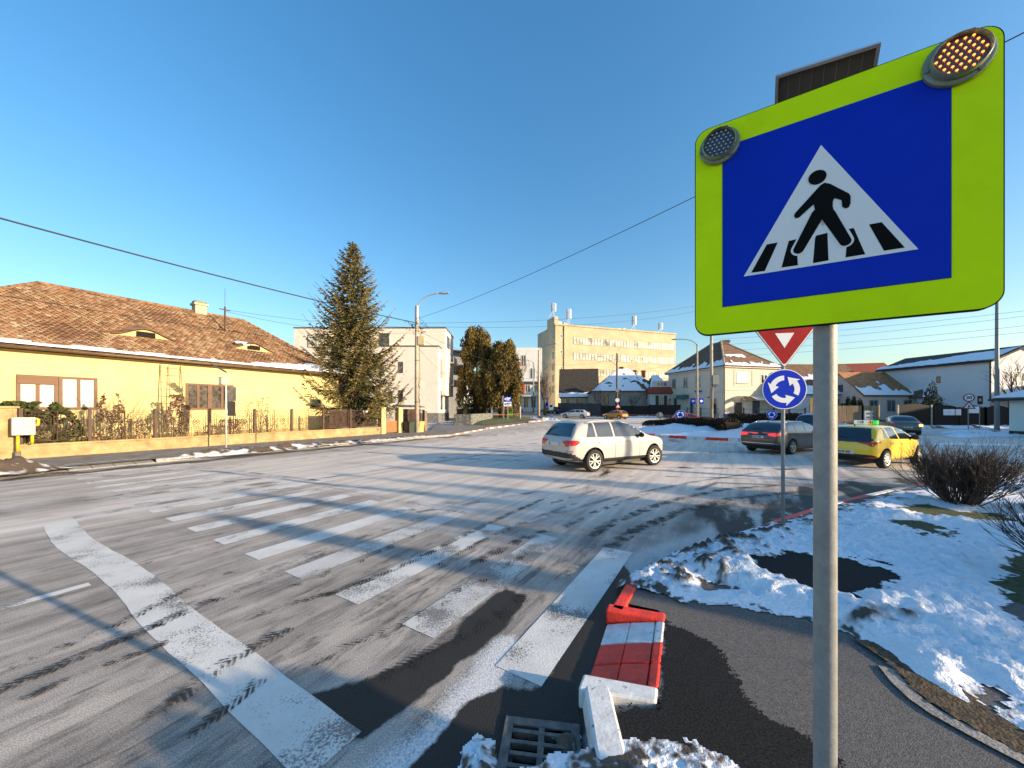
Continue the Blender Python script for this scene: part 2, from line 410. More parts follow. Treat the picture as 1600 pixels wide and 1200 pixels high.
wet = np.maximum(wet * 1.0, np.clip(arc, 0, .85))
farb = sst(1.0, .2, np.abs(n_ - 17.7 + ns1)) * (s_ < 24) * .62
wet = np.maximum(wet, farb)
lanes = np.zeros(X.shape)
for c0, w, a in ((3.1, .5, .42), (4.9, .45, .32), (7.0, .4, .18), (8.7, .4, .2), (12.2, .5, .24), (14.6, .5, .22)):
    lanes = np.maximum(lanes, np.exp(-((n_ - c0 + ns1 * .9 + .25 * np.sin(s_ * .4)) / w) ** 2) * a)
lanes = lanes * (.75 + ns2 * 2.4)
seam = sst(.05, .015, np.abs(s_ - 5.45 + ns1 * .1)) * (n_ > 4.2) * (n_ < 17) * .55
wet = np.maximum(np.maximum(wet, lanes), seam)
ring = np.hypot(X - IC.x, Y - IC.y)
wet = np.maximum(wet, np.exp(-((ring - IR - 2.6 + ns1) / .5) ** 2) * .5)
salt = sst(.35, .1, np.abs(n_ - 1.52 + ns1 * .3)) * (s_ < 2.7) * (s_ > -1) * 1.0
salt = np.maximum(salt, sst(.5, .1, Kd - .35) * (s_ > 4.0) * (s_ < 9) * .75)
salt = np.maximum(salt, .22 + ns2 * .9)
salt = np.maximum(salt, np.exp(-((n_ - 10.3) / .8) ** 2) * .6)
frost = 1.05 * sst(3.6, 7.5, s_ + ns1 * 2) * sst(.8, 3.5, Kd) * (n_ < 15.5) + .8 * np.exp(-((n_ - 10.4) / .9) ** 2) + .34 * (n_ > 11) + .16 + ns1 * .5 + ns2 * .5
frost = np.clip(frost - .5 * np.exp(-((n_ - 12.3) / .8) ** 2) * (s_ < 2), 0, 1)
smear = np.clip(.5 * sst(6.0, 3.2, s_) * sst(9.5, 6.5, n_) + .3 * sst(4, 1, Kd) + .2 + ns1 * .6 - .35 * frost, 0, 1)
# leave a real opening under the storm drain
GO = Vector((0.155, 2.02, 0)); GA = R(-8)
gx = (X - GO.x) * math.cos(GA) + (Y - GO.y) * math.sin(GA); gy = -(X - GO.x) * math.sin(GA) + (Y - GO.y) * math.cos(GA)
cx_ = (gx[:-1, :-1] + gx[1:, 1:]) / 2; cy_ = (gy[:-1, :-1] + gy[1:, 1:]) / 2
keep = ~((np.abs(cx_) < .165) & (np.abs(cy_) < .205))
road = sheet('road', [M_ROAD, M_LINE, M_LINEW, M_LINEF, M_REDF, M_TREAD], X, Y, Zg, keep=keep, attrs={'wet': wet, 'salt': np.clip(salt, 0, 1), 'frost': frost, 'smear': smear})

# painted markings and tyre prints: sheets of the road's own mesh, 4 and 8 mm up
mk = MB()
def strip(pts_l, pts_r, z):
    vs = []; k = len(pts_l)
    for a, b in zip(pts_l, pts_r): vs += [(a[0], a[1], z + gz(a[0], a[1])), (b[0], b[1], z + gz(b[0], b[1]))]
    mk.add(vs, [(2 * i, 2 * i + 1, 2 * i + 3, 2 * i + 2) for i in range(k - 1)])
def lane(pl, w, z=.004, i=1, sub=1):
    mk.mat(i); pl = [Vector((p[0], p[1], 0)) for p in pl]
    strip(offset_line(pl, -w / 2), offset_line(pl, w / 2), z)
wear = [1, 2, 1, 2, 1, 1, 1, 1, 1, 2, 2, 1, 1, 1, 2, 1, 1]
for k in range(16):
    n0 = 1.36 + 1.045 * k
    mk.mat(wear[k])
    a, b = S(2.32 + .03 * math.sin(k * 2.1), n0 - .2), S(2.34 + .03 * math.sin(k * 1.3), n0 + .2)
    L = 2.83
    strip([S(2.32 + L * t, n0 + .2) for t in (0, .5, 1)], [S(2.32 + L * t, n0 - .2) for t in (0, .5, 1)], .004)
rr_ = random.Random(4)
ed = [(n, rr_.uniform(-.008, .008) + .045 * math.sin(n * 1.25 + .4) * min(1, max(0, (n - 3.5) / 3))) for n in np.arange(1.95, 10.3, .22)]
mk.mat(1); strip([S(1.06 + o, n) for n, o in ed], [S(1.42 + o * .9, n) for n, o in ed], .004)
lane([S(s, 6.25 + .02 * math.sin(s)) for s in np.arange(-26, 1.06, 1)], .13, i=1)
lane([S(s, 10.25) for s in np.arange(-26, 1.0, 1)], .3, i=2)
lane([S(s, 10.35) for s in np.arange(1.45, 5.2, .5)], .26, i=3)
for s0 in np.arange(-25, 2, 4.5): lane([S(s0, 14.2), S(s0 + 2.2, 14.2)], .13, i=1)
lane([S(5.0, 5.2), S(6.0, 4.75), S(7.1, 4.3), S(9.3, 3.3), S(12, 2.1), S(15, .8)], .14, i=2)
lane([S(5.2, 3.2), S(8, 2.3), S(11, .9), S(14.5, -1.2), S(18, -4.2)], .12, i=3)
lane([S(5.9, 15.0), S(12, 14.3), S(19, 13.8), S(26, 14.4), S(40, 17.0), S(60, 21.5)], .14, i=2)
lane([S(5.4, 12.9), S(5.6, 11.4), S(5.8, 9.9)], .2, i=3)
lane([S(5.6, 10.2), S(10, 9.6), S(15, 9.2)], .14, i=3)
for k in range(6):
    p0 = Vector((-4.6 + .95 * k, 15.3 + 1.2 * k, 0)); w = 5.2 - .35 * k
    lane([p0, p0 + Vector((w, -.25 * w, 0))], .38, i=2)
lane([Vector((4.6, 10.7, 0)), Vector((8.6, 10.2, 0)), Vector((13, 10.9, 0)), Vector((18, 12.2, 0))], .13, i=2)
for k in range(7):
    lane([Vector((5.4 + 1.15 * k, 12.4 - .1 * k, 0)), Vector((6.2 + 1.15 * k, 12.3 - .1 * k, 0))], .3, i=3)
lane([Vector((4.6, 8.9, 0)), Vector((5.6, 9.8, 0)), Vector((8.4, 9.2, 0))], .16, i=4)
uvs = []
rf0 = len(mk.f)
dark_v = [0.0] * len(mk.v)
def track(px, w, dark):
    pl = [G(a, b) for a, b in px]; dn = []
    for a, b in zip(pl, pl[1:]):
        k = max(2, int((b - a).length / .08))
        dn += [a.lerp(b, i / k) for i in range(k)]
    dn.append(pl[-1])
    for _ in range(14): dn = [dn[0]] + [(dn[i - 1] + dn[i] * 2 + dn[i + 1]) / 4 for i in range(1, len(dn) - 1)] + [dn[-1]]
    mk.mat(5); l = offset_line(dn, -w / 2); r = offset_line(dn, w / 2)
    L = [0]
    for a, b in zip(dn, dn[1:]): L.append(L[-1] + (b - a).length)
    k0 = len(mk.v); strip(l, r, .008)
    tot = L[-1]
    for i in range(len(dn)):
        fade = min(1, L[i] / .5, (tot - L[i]) / .5)
        dark_v.extend([dark * fade - (1 - fade) * .9] * 2)
    for i in range(len(dn) - 1): uvs.extend([(L[i], 0), (L[i], 1), (L[i + 1], 1), (L[i + 1], 0)])
TR = [([(-120, 1095), (0, 1050), (200, 970), (262, 937), (350, 900), (420, 872)], .16, .15), ([(-160, 1140), (0, 1085), (110, 1032), (230, 985), (300, 950), (420, 905)], .15, .8),
      ([(-120, 1160), (0, 1112), (125, 1052), (250, 1012), (330, 975)], .1, .6), ([(120, 1240), (170, 1200), (245, 1120), (310, 1060), (350, 1035), (400, 1010), (455, 985), (500, 945)], .17, .35),
      ([(200, 1240), (270, 1165), (360, 1105), (420, 1050), (480, 1010)], .13, .75), ([(300, 1240), (345, 1200), (400, 1142), (450, 1100)], .16, .3),
      ([(395, 1072), (460, 1045), (530, 1020), (600, 990), (652, 965), (720, 930)], .15, .3), ([(330, 990), (400, 960), (530, 925), (640, 880), (760, 820), (860, 775)], .13, .6),
      ([(560, 975), (635, 950), (700, 930), (770, 900), (850, 850)], .14, .1), ([(603, 1040), (650, 1012)], .16, .7), ([(520, 1100), (570, 1075), (640, 1040), (740, 985), (795, 955), (850, 905)], .17, .45),
      ([(360, 950), (430, 925), (520, 895), (600, 860), (690, 815)], .16, .15), ([(100, 920), (200, 890), (330, 852), (430, 815)], .12, -.1), ([(0, 960), (80, 940), (160, 905)], .1, .0),
      ([(-60, 740), (60, 735), (200, 715), (330, 700)], .3, .5), ([(60, 870), (150, 852), (280, 830)], .09, -.2), ([(900, 850), (960, 815), (1040, 785), (1130, 765), (1230, 758)], .22, .55),
      ([(930, 870), (990, 830), (1060, 800), (1150, 778), (1290, 765)], .25, .6), ([(860, 835), (930, 800), (1010, 772), (1100, 750)], .16, .2), ([(820, 800), (900, 775), (980, 755)], .14, .1),
      ([(640, 905), (720, 862), (830, 812), (920, 780)], .14, .25), ([(480, 872), (560, 842), (650, 812), (730, 790)], .13, .2), ([(150, 1010), (240, 985), (330, 940)], .12, .3), ([(20, 800), (170, 778), (300, 750)], .2, .1),
      ([(700, 905), (760, 870), (820, 842), (880, 822)], .2, .45), ([(1080, 708), (1150, 706), (1230, 712)], .35, .4)]
for t in TR: track(*t)
me2 = mk.build('markings', [M_ROAD, M_LINE, M_LINEW, M_LINEF, M_REDF, M_TREAD], origin=(0, 0, 0), recalc=False)
l = me2.data.uv_layers.new(name='UVMap')
fl = [0.0] * (2 * len(me2.data.loops)); k0 = sum(len(f) for f in mk.f[:rf0]) * 2
for i, (a, b) in enumerate(uvs): fl[k0 + 2 * i] = a; fl[k0 + 2 * i + 1] = b
l.data.foreach_set('uv', fl)
at = me2.data.attributes.new('dark', 'FLOAT', 'POINT'); at.data.foreach_set('value', dark_v)
road.data.uv_layers.new(name='UVMap')
with bpy.context.temp_override(active_object=road, selected_editable_objects=[road, me2], selected_objects=[road, me2], object=road):
    bpy.ops.object.join()

# ---- the storm drain
M_IRON = mat('rusty_cast_iron', (0.16, 0.14, 0.125), rough=0.65, metal=0.3, var=0.4, scale=14, bump=.3, bscale=60)
M_PIT = mat('drain_pit', (0.01, 0.01, 0.01), rough=0.9)
Mg = rotz(GA, GO)
t = thing('drain_grate', GO, 'rusty cast iron storm drain grate set in the wet road by the striped kerb', 'drain grate')
b = MB()
for x0, x1, y0, y1 in ((-.235, -.18, -.28, .28), (.18, .235, -.28, .28), (-.18, .18, .225, .28), (-.18, .18, -.28, -.225)): b.box(x0, x1, y0, y1, .0, .014, Mg)
b.build('grate_frame', M_IRON, t, bevel=.003)
for k in range(6):
    y = .185 - k * .073
    MB().box(-.179, .179, y - .012, y + .012, -.03, .013, Mg).build('grate_bar', M_IRON, t, bevel=.003)
MB().box(-.018, .018, -.224, .224, -.034, .011, Mg).build('cross_bar', M_IRON, t)
pit = MB()
pit.face([(-.26, -.3, -.5), (.26, -.3, -.5), (.26, .3, -.5), (-.26, .3, -.5)], Mg)
for a, c in (((-.26, -.3), (.26, -.3)), ((.26, -.3), (.26, .3)), ((.26, .3), (-.26, .3)), ((-.26, .3), (-.26, -.3))):
    pit.face([(*a, -.5), (*c, -.5), (*c, -.002), (*a, -.002)], Mg)
pit.build('pit', M_PIT, t)

# ---- near pavement and its kerb stones
M_PAVE = mat('pavement_asphalt', (0.115, 0.105, 0.097), rough=0.85, var=0.6, scale=95, bump=.3, bscale=140, detail=5)
M_PAVEW = mat('damp_asphalt', (0.022, 0.021, 0.02), rough=0.8, var=0.8, scale=90, bump=.25, bscale=140, spec=.12)
M_STONE = mat('concrete_kerb', (0.3, 0.285, 0.27), rough=0.85, var=0.25, scale=8, bump=.3, bscale=60)
M_RED = mat('red_kerb_paint', (0.85, 0.045, 0.02), rough=0.5, var=0.2, scale=9, bump=.25, bscale=50)
M_WHITE = mat('white_kerb_paint', (0.7, 0.7, 0.68), rough=0.6, var=0.16, scale=12, bump=.12, bscale=50)
for m_ in (M_RED, M_WHITE):      # chips and grime in the kerb paint
    nt = m_.node_tree; nd = nt.nodes; ln = nt.links; bb = nd['Principled BSDF']; src = bb.inputs['Base Color'].links[0].from_socket
    tc = nd.new('ShaderNodeTexCoord'); n1 = nd.new('ShaderNodeTexNoise'); n1.inputs['Scale'].default_value = 16; n1.inputs['Detail'].default_value = 8; n1.inputs['Roughness'].default_value = .75
    ln.new(tc.outputs['Object'], n1.inputs['Vector'])
    mr = nd.new('ShaderNodeMapRange'); mr.inputs['From Min'].default_value = .6; mr.inputs['From Max'].default_value = .66; ln.new(n1.outputs['Fac'], mr.inputs['Value'])
    mx = nd.new('ShaderNodeMix'); mx.data_type = 'RGBA'; ln.new(mr.outputs[0], mx.inputs['Factor']); ln.new(src, mx.inputs['A']); mx.inputs['B'].default_value = (.09, .075, .065, 1)
    ln.new(mx.outputs['Result'], bb.inputs['Base Color'])
PZ = .12
Ki = offset_line(K, .155)
ramp_top = [K[2] + Vector((.47, -.12, 0)), K[3] + Vector((.47, -.16, 0))]
Ki[2] = ramp_top[0]; Ki[3] = ramp_top[1]
pv = MB()
pl = [Ki[0], Ki[1], Vector((.64, 2.24, 0)), Vector((.96, 2.13, 0)), ramp_top[0], ramp_top[1], Vector((1.37, 3.36, 0)), Vector((1.06, 3.50, 0))] + Ki[4:] + [Vector((60, -25, 0)), Vector((-.3, -25, 0))]
top = [(p.x, p.y, PZ) for p in pl][::-1]
pv.face(top)
pv.build('pavement', M_PAVE, origin=(0, 0, 0), recalc=False)['kind'] = 'structure'
# damp patch on the pavement
xs2 = np.arange(.6, 3.2, .012); ys2 = np.arange(1.3, 3.6, .012); X2, Y2 = np.meshgrid(xs2, ys2)
dp = pxpoly([(1040, 972), (1075, 985), (1120, 1010), (1150, 1045), (1165, 1085), (1195, 1115), (1250, 1140), (1310, 1185), (1340, 1300), (900, 1330), (960, 1110), (1034, 1100)], PZ)
sd = poly_sd(X2, Y2, dp) + (fbm(X2 * 5, Y2 * 5) - .5) * .14 + (np.random.RandomState(1).rand(*X2.shape) - .5) * .07
kc = (sd[:-1, :-1] + sd[1:, 1:]) / 2 < 0
sheet('pavement_damp_patch', M_PAVEW, X2, Y2, np.full(X2.shape, PZ + .004), keep=kc, smooth=False)
kb = MB()
def kerb_run(mb, a, b, w, z0, z1, seglen, cols, k0=0, gap=.006):
    d = (b - a); L = d.length; d.normalize(); nv = Vector((d.y, -d.x, 0)); n = max(1, round(L / seglen)); M = frameM(a, d, nv)
    for i in range(n):
        mb.mat(cols[(i + k0) % len(cols)])
        x0, x1 = L * i / n + gap, L * (i + 1) / n - gap
        mb.add([(x0, 0, z0), (x1, 0, z0), (x1, w, z0), (x0, w, z0), (x0, .025, z1), (x1, .025, z1), (x1, w, z1), (x0, w, z1)],
               [(0, 3, 2, 1), (4, 5, 6, 7), (0, 1, 5, 4), (1, 2, 6, 5), (2, 3, 7, 6), (3, 0, 4, 7)], M)
kerb_run(kb, K[0], K[1], .15, -.05, .13, 1.0, (2, 2))
kerb_run(kb, K[1], K[2] + Vector((-.01, -.02, 0)), .19, -.05, .137, .6, (2,))
kerb_run(kb, K[3], K[4], .14, -.05, .135, .7, (1,))
kerb_run(kb, K[4], K[5], .15, -.05, .13, .9, (2,)); kerb_run(kb, K[5], K[6], .15, -.05, .13, 1.1, (1,))
kerb_run(kb, K[6], K[7], .15, -.05, .13, 1.0, (2, 1)); kerb_run(kb, K[7], K[8], .15, -.05, .13, 1.2, (1, 2))
kerb_run(kb, K[8], K[9], .15, -.05, .13, 1.1, (1, 2, 0)); kerb_run(kb, K[9], K[10], .15, -.05, .13, 1.1, (1, 2)); kerb_run(kb, K[10], K[11], .15, -.05, .13, 1.1, (0,)); kerb_run(kb, K[11], K[12], .15, -.05, .13, 1.5, (0,))
# the dropped ramp between two end stones
ra, rb, rc, rd = K[2], K[3], ramp_top[1], ramp_top[0]
def ramp_pt(u, v, dz=0): # u along, v up the ramp
    p = ra.lerp(rb, u).lerp(rd.lerp(rc, u), v); return (p.x, p.y, .012 + (PZ + .008 - .012) * v ** .8 + dz)
for u0, u1, c in ((.09, .35, 1), (.357, .615, 1), (.62, .93, 2)):
    for v0, v1 in ((0, .42), (.42, .845), (.855, 1.0)):
        kb.mat(c)
        e = .006 if v1 == 1.0 else 0
        tp = [ramp_pt(u0, v0, e), ramp_pt(u1, v0, e), ramp_pt(u1, v1, e), ramp_pt(u0, v1, e)]
        bt = [(p[0], p[1], -.06) for p in tp]
        kb.add(tp + bt, [(0, 1, 2, 3), (0, 4, 5, 1), (1, 5, 6, 2), (2, 6, 7, 3), (3, 7, 4, 0)])
def end_stone(u0, u1, c):
    kb.mat(c)
    tp = []
    for u, v in ((u0, -0.02), (u1, -0.02), (u1, 1.0), (u0, 1.0)):
        p = ramp_pt(u, v); tp.append((p[0], p[1], .135))
    bt = [(p[0], p[1], -.06) for p in tp]
    kb.add(tp + bt, [(0, 1, 2, 3), (0, 4, 5, 1), (1, 5, 6, 2), (2, 6, 7, 3), (3, 7, 4, 0)])
end_stone(-.06, .08, 2); end_stone(.94, 1.07, 1)
kb.build('kerb', [M_STONE, M_RED, M_WHITE], origin=(0, 0, 0), bevel=.016)['kind'] = 'structure'
# edging stone on the far side of the footpath
eg = MB(); el = [Vector((*G(a, b, PZ)[:2], 0)) for a, b in ((1385, 1045), (1405, 1070), (1432, 1095), (1462, 1116), (1500, 1137), (1546, 1162), (1600, 1190), (1670, 1228), (1760, 1280))]
l1, l2 = offset_line(el, -.045), offset_line(el, .045)
for i in range(len(el) - 1):
    A4 = [l1[i], l2[i], l2[i + 1], l1[i + 1]]; eg.add([(p.x, p.y, PZ + .013) for p in A4] + [(p.x, p.y, PZ - .05) for p in A4], [(0, 1, 2, 3), (0, 4, 5, 1), (2, 6, 7, 3)])
eg.build('footpath_edging', [mat('dark_edging', (.30, .265, .23), rough=.9, var=.3, scale=12, bump=.4, bscale=60)], origin=(0, 0, 0))['kind'] = 'structure'

xs2 = np.arange(2.3, 5.2, .025); ys2 = np.arange(.9, 3.1, .025); X2, Y2 = np.meshgrid(xs2, ys2)
dd_ = line_d(X2, Y2, [(p.x, p.y) for p in el]); sd = np.maximum(dd_ - .34 + (fbm(X2 * 6, Y2 * 6) - .5) * .2, np.interp(Y2, [p.y for p in el[::-1]], [p.x for p in el[::-1]]) + .05 - X2)
M_MUD = mat('dead_grass_mud', (.085, .058, .032), rough=.95, var=.7, scale=26, bump=1, bscale=60)
sheet('verge_mud', M_MUD, X2, Y2, PZ + .008 + .02 * fbm(X2 * 9, Y2 * 9), keep=(sd[:-1, :-1] + sd[1:, 1:]) / 2 < 0)
xs2 = np.arange(2.2, 5.4, .02); ys2 = np.arange(3.4, 5.2, .02); X2, Y2 = np.meshgrid(xs2, ys2)
sd = poly_sd(X2, Y2, pxpoly([(1150, 870), (1230, 850), (1310, 860), (1410, 885), (1420, 910), (1380, 940), (1310, 950), (1240, 935), (1160, 905)], PZ))
sheet('pavement_damp_patch', M_PAVEW, X2, Y2, np.full(X2.shape, PZ + .003), keep=(sd[:-1, :-1] + sd[1:, 1:]) / 2 < 0, smooth=False)
# ---- snow
def snow_material(name, dirtcol=(0.07, 0.055, 0.04)):
    m = mat(name, (0.8, 0.82, 0.86), rough=0.6, var=0.06, scale=6, bump=1.0, bscale=34)
    m.node_tree.nodes['Principled BSDF'].inputs['Subsurface Weight'].default_value = 0.0
    return attr_mix(m, 'dirt', dirtcol, .35, .8)
M_SNOW = snow_material('snow'); M_SLUSH = snow_material('dirty_snow', (0.09, 0.065, 0.042))
M_SOIL = mat('winter_soil', (0.06, 0.048, 0.03), rough=.95, var=.4, scale=20, bump=.8, bscale=50)
M_TURF = mat('winter_grass', (0.075, 0.085, 0.03), rough=.95, var=.5, scale=14, bump=1.0, bscale=90)

SN = pxpoly([(962, 910), (985, 888), (1030, 866), (1075, 846), (1120, 836), (1180, 826), (1240, 811), (1310, 793), (1400, 771), (1500, 752), (1700, 738), (2300, 722), (2500, 900), (2300, 1420), (1790, 1300), (1640, 1200), (1560, 1150), (1480, 1105), (1420, 1072), (1370, 1025), (1320, 992), (1250, 968), (1180, 955), (1110, 948), (1050, 940), (1000, 924)], .1)
def px_sd(X, Y, pts, z=.12): return poly_sd(X, Y, pxpoly(pts, z))
xa = axis(.9, 34, 1.0, 6.5, .03, 1.05); ya = np.concatenate([np.arange(.8, 6.6, .03), np.arange(6.6, 13.2, .08)])
X, Y = np.meshgrid(xa, ya)
nA = fbm(X * 3, Y * 3, 5) - .5; nB = fbm(X * 9, Y * 9, 4) - .5; nC = fbm(X * 1.1, Y * 1.1, 3) - .5; nD = fbm(X * 22, Y * 22, 3) - .5
sd = poly_sd(X, Y, SN) + nA * .22 + nB * .1
holes = [[(1176, 873), (1230, 863), (1310, 872), (1392, 893), (1397, 905), (1372, 922), (1310, 934), (1240, 914), (1195, 893)], [(1405, 794), (1440, 788), (1498, 800), (1560, 803), (1590, 816), (1530, 812), (1450, 806)],
         [(1395, 815), (1440, 814), (1470, 826), (1430, 829)], [(1462, 830), (1500, 834), (1480, 840)], [(1570, 870), (1620, 860), (1720, 960), (1600, 985), (1565, 930)], [(1520, 1085), (1545, 1085), (1562, 1108), (1545, 1112)], [(1085, 905), (1140, 915), (1165, 925), (1120, 921)]]
for h in holes: sd = np.maximum(sd, -(px_sd(X, Y, h) + nA * .32 + nB * .2))
ridge = np.exp(-(((X - 2.6) / .9) ** 2 + ((Y - 4.15) / .35) ** 2)) * .10 + np.exp(-(((X - 3.6) / .7) ** 2 + ((Y - 3.3) / .45) ** 2)) * .1 + np.exp(-(((X - 9.9) / 1.2) ** 2 + ((Y - 6.3) / .45) ** 2)) * .22
rough = np.exp(-((Kd_ := line_d(X, Y, [(p.x, p.y) for p in K])) / .6) ** 2)
onroad = sst(.05, -.15, np.where(Y > np.interp(X, [p.x for p in K[1:]], [p.y for p in K[1:]]), -Kd_, Kd_))
base = lerp(.12, .0, onroad)
Zs = base + .005 + sst(0, -.3, sd) * (.045 + ridge + np.maximum(nA, -.1) * .12 + nC * .12 + nB * .08 + nD * .06 * (1 + rough)) + rough * np.abs(nB) * .1 + np.abs(nA) * .02
clump = np.exp(-(((X - 3.25) / .35) ** 2 + ((Y - 3.12) / .13) ** 2))
dirt = rough * (.55 + nB * 2.4 + nD * 1.2) + clump * (.9 + nB * 2) + sst(.0, .3, nD + nB * .6 + nA - .05) * .35 + (sd > -.05) * (.4 + nD)
cells = (sd[:-1, :-1] + sd[1:, 1:]) / 2 < 0
sheet('snow', M_SNOW, X, Y, Zs, keep=cells, kind='stuff', attrs={'dirt': np.clip(dirt, 0, 1)})['label'] = 'blue white melting snow covering the verge beside the footpath'
# soil under the snow, bare in the holes
xb = np.arange(3.6, 20, .15); yb = np.arange(1.6, 11.2, .15); Xb, Yb = np.meshgrid(xb, yb)
sdb = np.maximum(poly_sd(Xb, Yb, SN) + .25, 5.0 - Xb + .0 * Yb); kc = (sdb[:-1, :-1] + sdb[1:, 1:]) / 2 < 0
sheet('verge_soil', M_TURF, Xb, Yb, np.full(Xb.shape, PZ + .006), keep=kc)
# snow heap by the drain
def heap(name, poly, st, hgt, dirtb, mat_=M_SLUSH, nf=8, z0=0.0, edge=.25, seed=0, label=None, zfun=None):
    p = np.array(poly); x = np.arange(p[:, 0].min() - .3, p[:, 0].max() + .3, st); y = np.arange(p[:, 1].min() - .3, p[:, 1].max() + .3, st)
    X, Y = np.meshgrid(x, y); a = fbm(X * nf + seed, Y * nf, 5) - .5; b = fbm(X * nf * 3, Y * nf * 3 + seed, 3) - .5
    sd = poly_sd(X, Y, poly) + a * edge + b * edge * .4
    Z = z0 + sst(0, -edge * 1.4, sd) * hgt * (.55 + a * 1.7 + b * .8) + .003
    if zfun is not None: Z = Z + zfun(X, Y)
    c = (sd[:-1, :-1] + sd[1:, 1:]) / 2 < 0
    o = sheet(name, mat_, X, Y, Z, keep=c, kind='stuff', attrs={'dirt': np.clip(dirtb + a * 1.8 + b * 1.6, 0, 1)})
    if label: o['label'] = label
    return o
heap('snow_heap', pxpoly([(905, 1185), (940, 1172), (1000, 1166), (1050, 1168), (1090, 1172), (1135, 1196), (1180, 1260), (1180, 1400), (800, 1400), (760, 1240), (860, 1195)], .08), .012, .045, .58, nf=8, z0=.122, edge=.13, label='crusty melting snow heap at the foot of the striped kerb')
heap('snow_heap', pxpoly([(722, 1175), (745, 1150), (772, 1160), (782, 1195), (780, 1300), (700, 1300)]), .012, .08, .45, nf=10, edge=.07, seed=5, label='small dirty ice lump left of the drain grate')
heap('snow_heap', pxpoly([(862, 1150), (885, 1140), (905, 1150), (912, 1185), (880, 1185)]), .012, .06, .75, nf=10, edge=.05, seed=8, label='dark wet slush lump between drain grate and kerb')
def sn_poly(pts): return [tuple(S(a, b)[:2]) for a, b in pts]
heap('snow_bank', sn_poly([(-12, 17.6), (-4, 17.6), (1.7, 17.9), (2.6, 18.5), (1.9, 19.4), (-4, 19.9), (-12, 19.9)]), .05, .55, .66, nf=1.8, z0=.1, edge=.5, label='dirty brown snow bank along the kerb below the gas box')
heap('snow_bank', sn_poly([(4.9, 18.5), (6.5, 18.2), (12, 18.3), (19.5, 18.35), (19.5, 19.0), (12, 19.1), (7, 19.5), (5.3, 19.3)]), .06, .36, .68, nf=1.7, z0=.06, edge=.4, seed=3, label='dirty snow bank along the kerb beneath the iron fence')
for i, (poly, h, d, lb) in enumerate([
        ([(-9.2, 45), (-5.3, 44), (-4.2, 42.5), (-5.8, 41.5), (-9.2, 42.6)], .5, .1, 'white snow patch before the modern white apartment block'),
        ([(-3.6, 42.5), (-1.3, 43.5), (-1.2, 45), (-3.5, 44.3)], .3, .15, 'snow patch on the grass below the direction signs'),
        ([(2.4, 54), (5.6, 52.6), (7.2, 52.0), (7.0, 55), (4.2, 58), (2.2, 58)], .5, .2, 'snow heaped round the foot of the lamp post by the yew trees'),
        ([(28, 36.5), (31.5, 34.5), (34, 35), (33, 37.5)], 1.0, .3, 'shovelled snow heap before the dark gate and electricity cabinet'),
        ([(34, 33.5), (44, 37.5), (56, 38), (56, 39.5), (43, 39.5), (33, 35.3)], .35, .15, 'long thin snow strip along the dark fence by the notice boards'),
        ([(31, 25.2), (36, 26.3), (48, 27.5), (48, 29.5), (41, 30.5), (34, 28.5)], .22, .05, 'flat snow strip on the pavement before the pale kiosk'),
        ([(35, 29.6), (42, 30.8), (47, 33), (40, 33)], .25, .05, 'snow strip round the tall grey pole by the kiosk'),
        ([(23.5, 20.2), (27.6, 19.6), (29, 20.2), (25, 21.2)], .18, .0, 'small sunlit snow patch on the road edge behind the bushes'),
        ([(16, 62.5), (26, 61), (26.5, 62.3), (17, 64)], .5, .2, 'shovelled snow along the dark wall behind the parked orange car'),
        ([(4.2, 78), (9, 76), (9.5, 78), (5, 80.5)], .4, .2, 'distant snow by the road near the shop')]):
    heap('snow_patch', poly, .12, h, d, mat_=M_SNOW, nf=.9, z0=.01, edge=.5, seed=i * 3, label=lb, zfun=lambda X, Y: .03 * np.clip(Y - 36, 0, 95) ** 2 / (np.clip(Y - 36, 0, 95) + 8))

# ---- far pavement and its kerb (left of the road)
far = MB()
FK = [S(-40, 18.5), S(2.0, 18.5), S(4.6, 18.5), S(18.6, 18.4), Vector((-4.6, 27.0, 0)), Vector((-2.6, 35.5, 0)), Vector((2.2, 48, 0)), Vector((6.6, 56, 0)), Vector((7.4, 66, 0)), Vector((6.2, 90, 0))]
def up(p, z): return (p.x, p.y, z + gz(p.x, p.y))
fi = offset_line(FK, -.15)
back = [Vector((-2, 95, 0)), Vector((-3, 60, 0)), Vector((-9.5, 47, 0)), S(24, 23.2), S(-40, 23.2)]
cells_ = list(zip(fi, fi[1:]))
pvb = [S(-40, 23.2), S(2, 23.2), S(4.6, 23.2), S(18.6, 23.2), S(24, 23.2), Vector((-9.5, 46, 0)), Vector((-6.5, 52, 0)), Vector((-3, 60, 0)), Vector((-2, 68, 0)), Vector((-2, 95, 0))]
for i in range(len(fi) - 1):
    far.face([up(fi[i], .13), up(fi[i + 1], .13), up(pvb[i + 1], .13), up(pvb[i], .13)])
M_PAVEF = mat('far_pavement', (0.2, 0.18, 0.16), rough=.85, var=.35, scale=2.2, bump=.4, bscale=30)
far.build('far_pavement', M_PAVEF, origin=(0, 0, 0))['kind'] = 'structure'
fk = MB()
for i, (a, c) in enumerate(zip(FK, FK[1:])):
    if i == 1: continue
    z = gz(*((a + c) / 2)[:2])
    cols = (0,) if i < 4 else (1, 2)
    kerb_run(fk, c, a, .15, -.05 + z, .135 + z, 1.0, cols)
fk.mat(0)
for k in range(4):      # dropped driveway slabs
    a, c = 2.5 + k * .52, 2.5 + (k + 1) * .52 - .02
    tp = [S(a, 18.45, .02), S(c, 18.45, .02), S(c, 19.25, .14), S(a, 19.25, .14)]
    fk.slab(tp, .12)
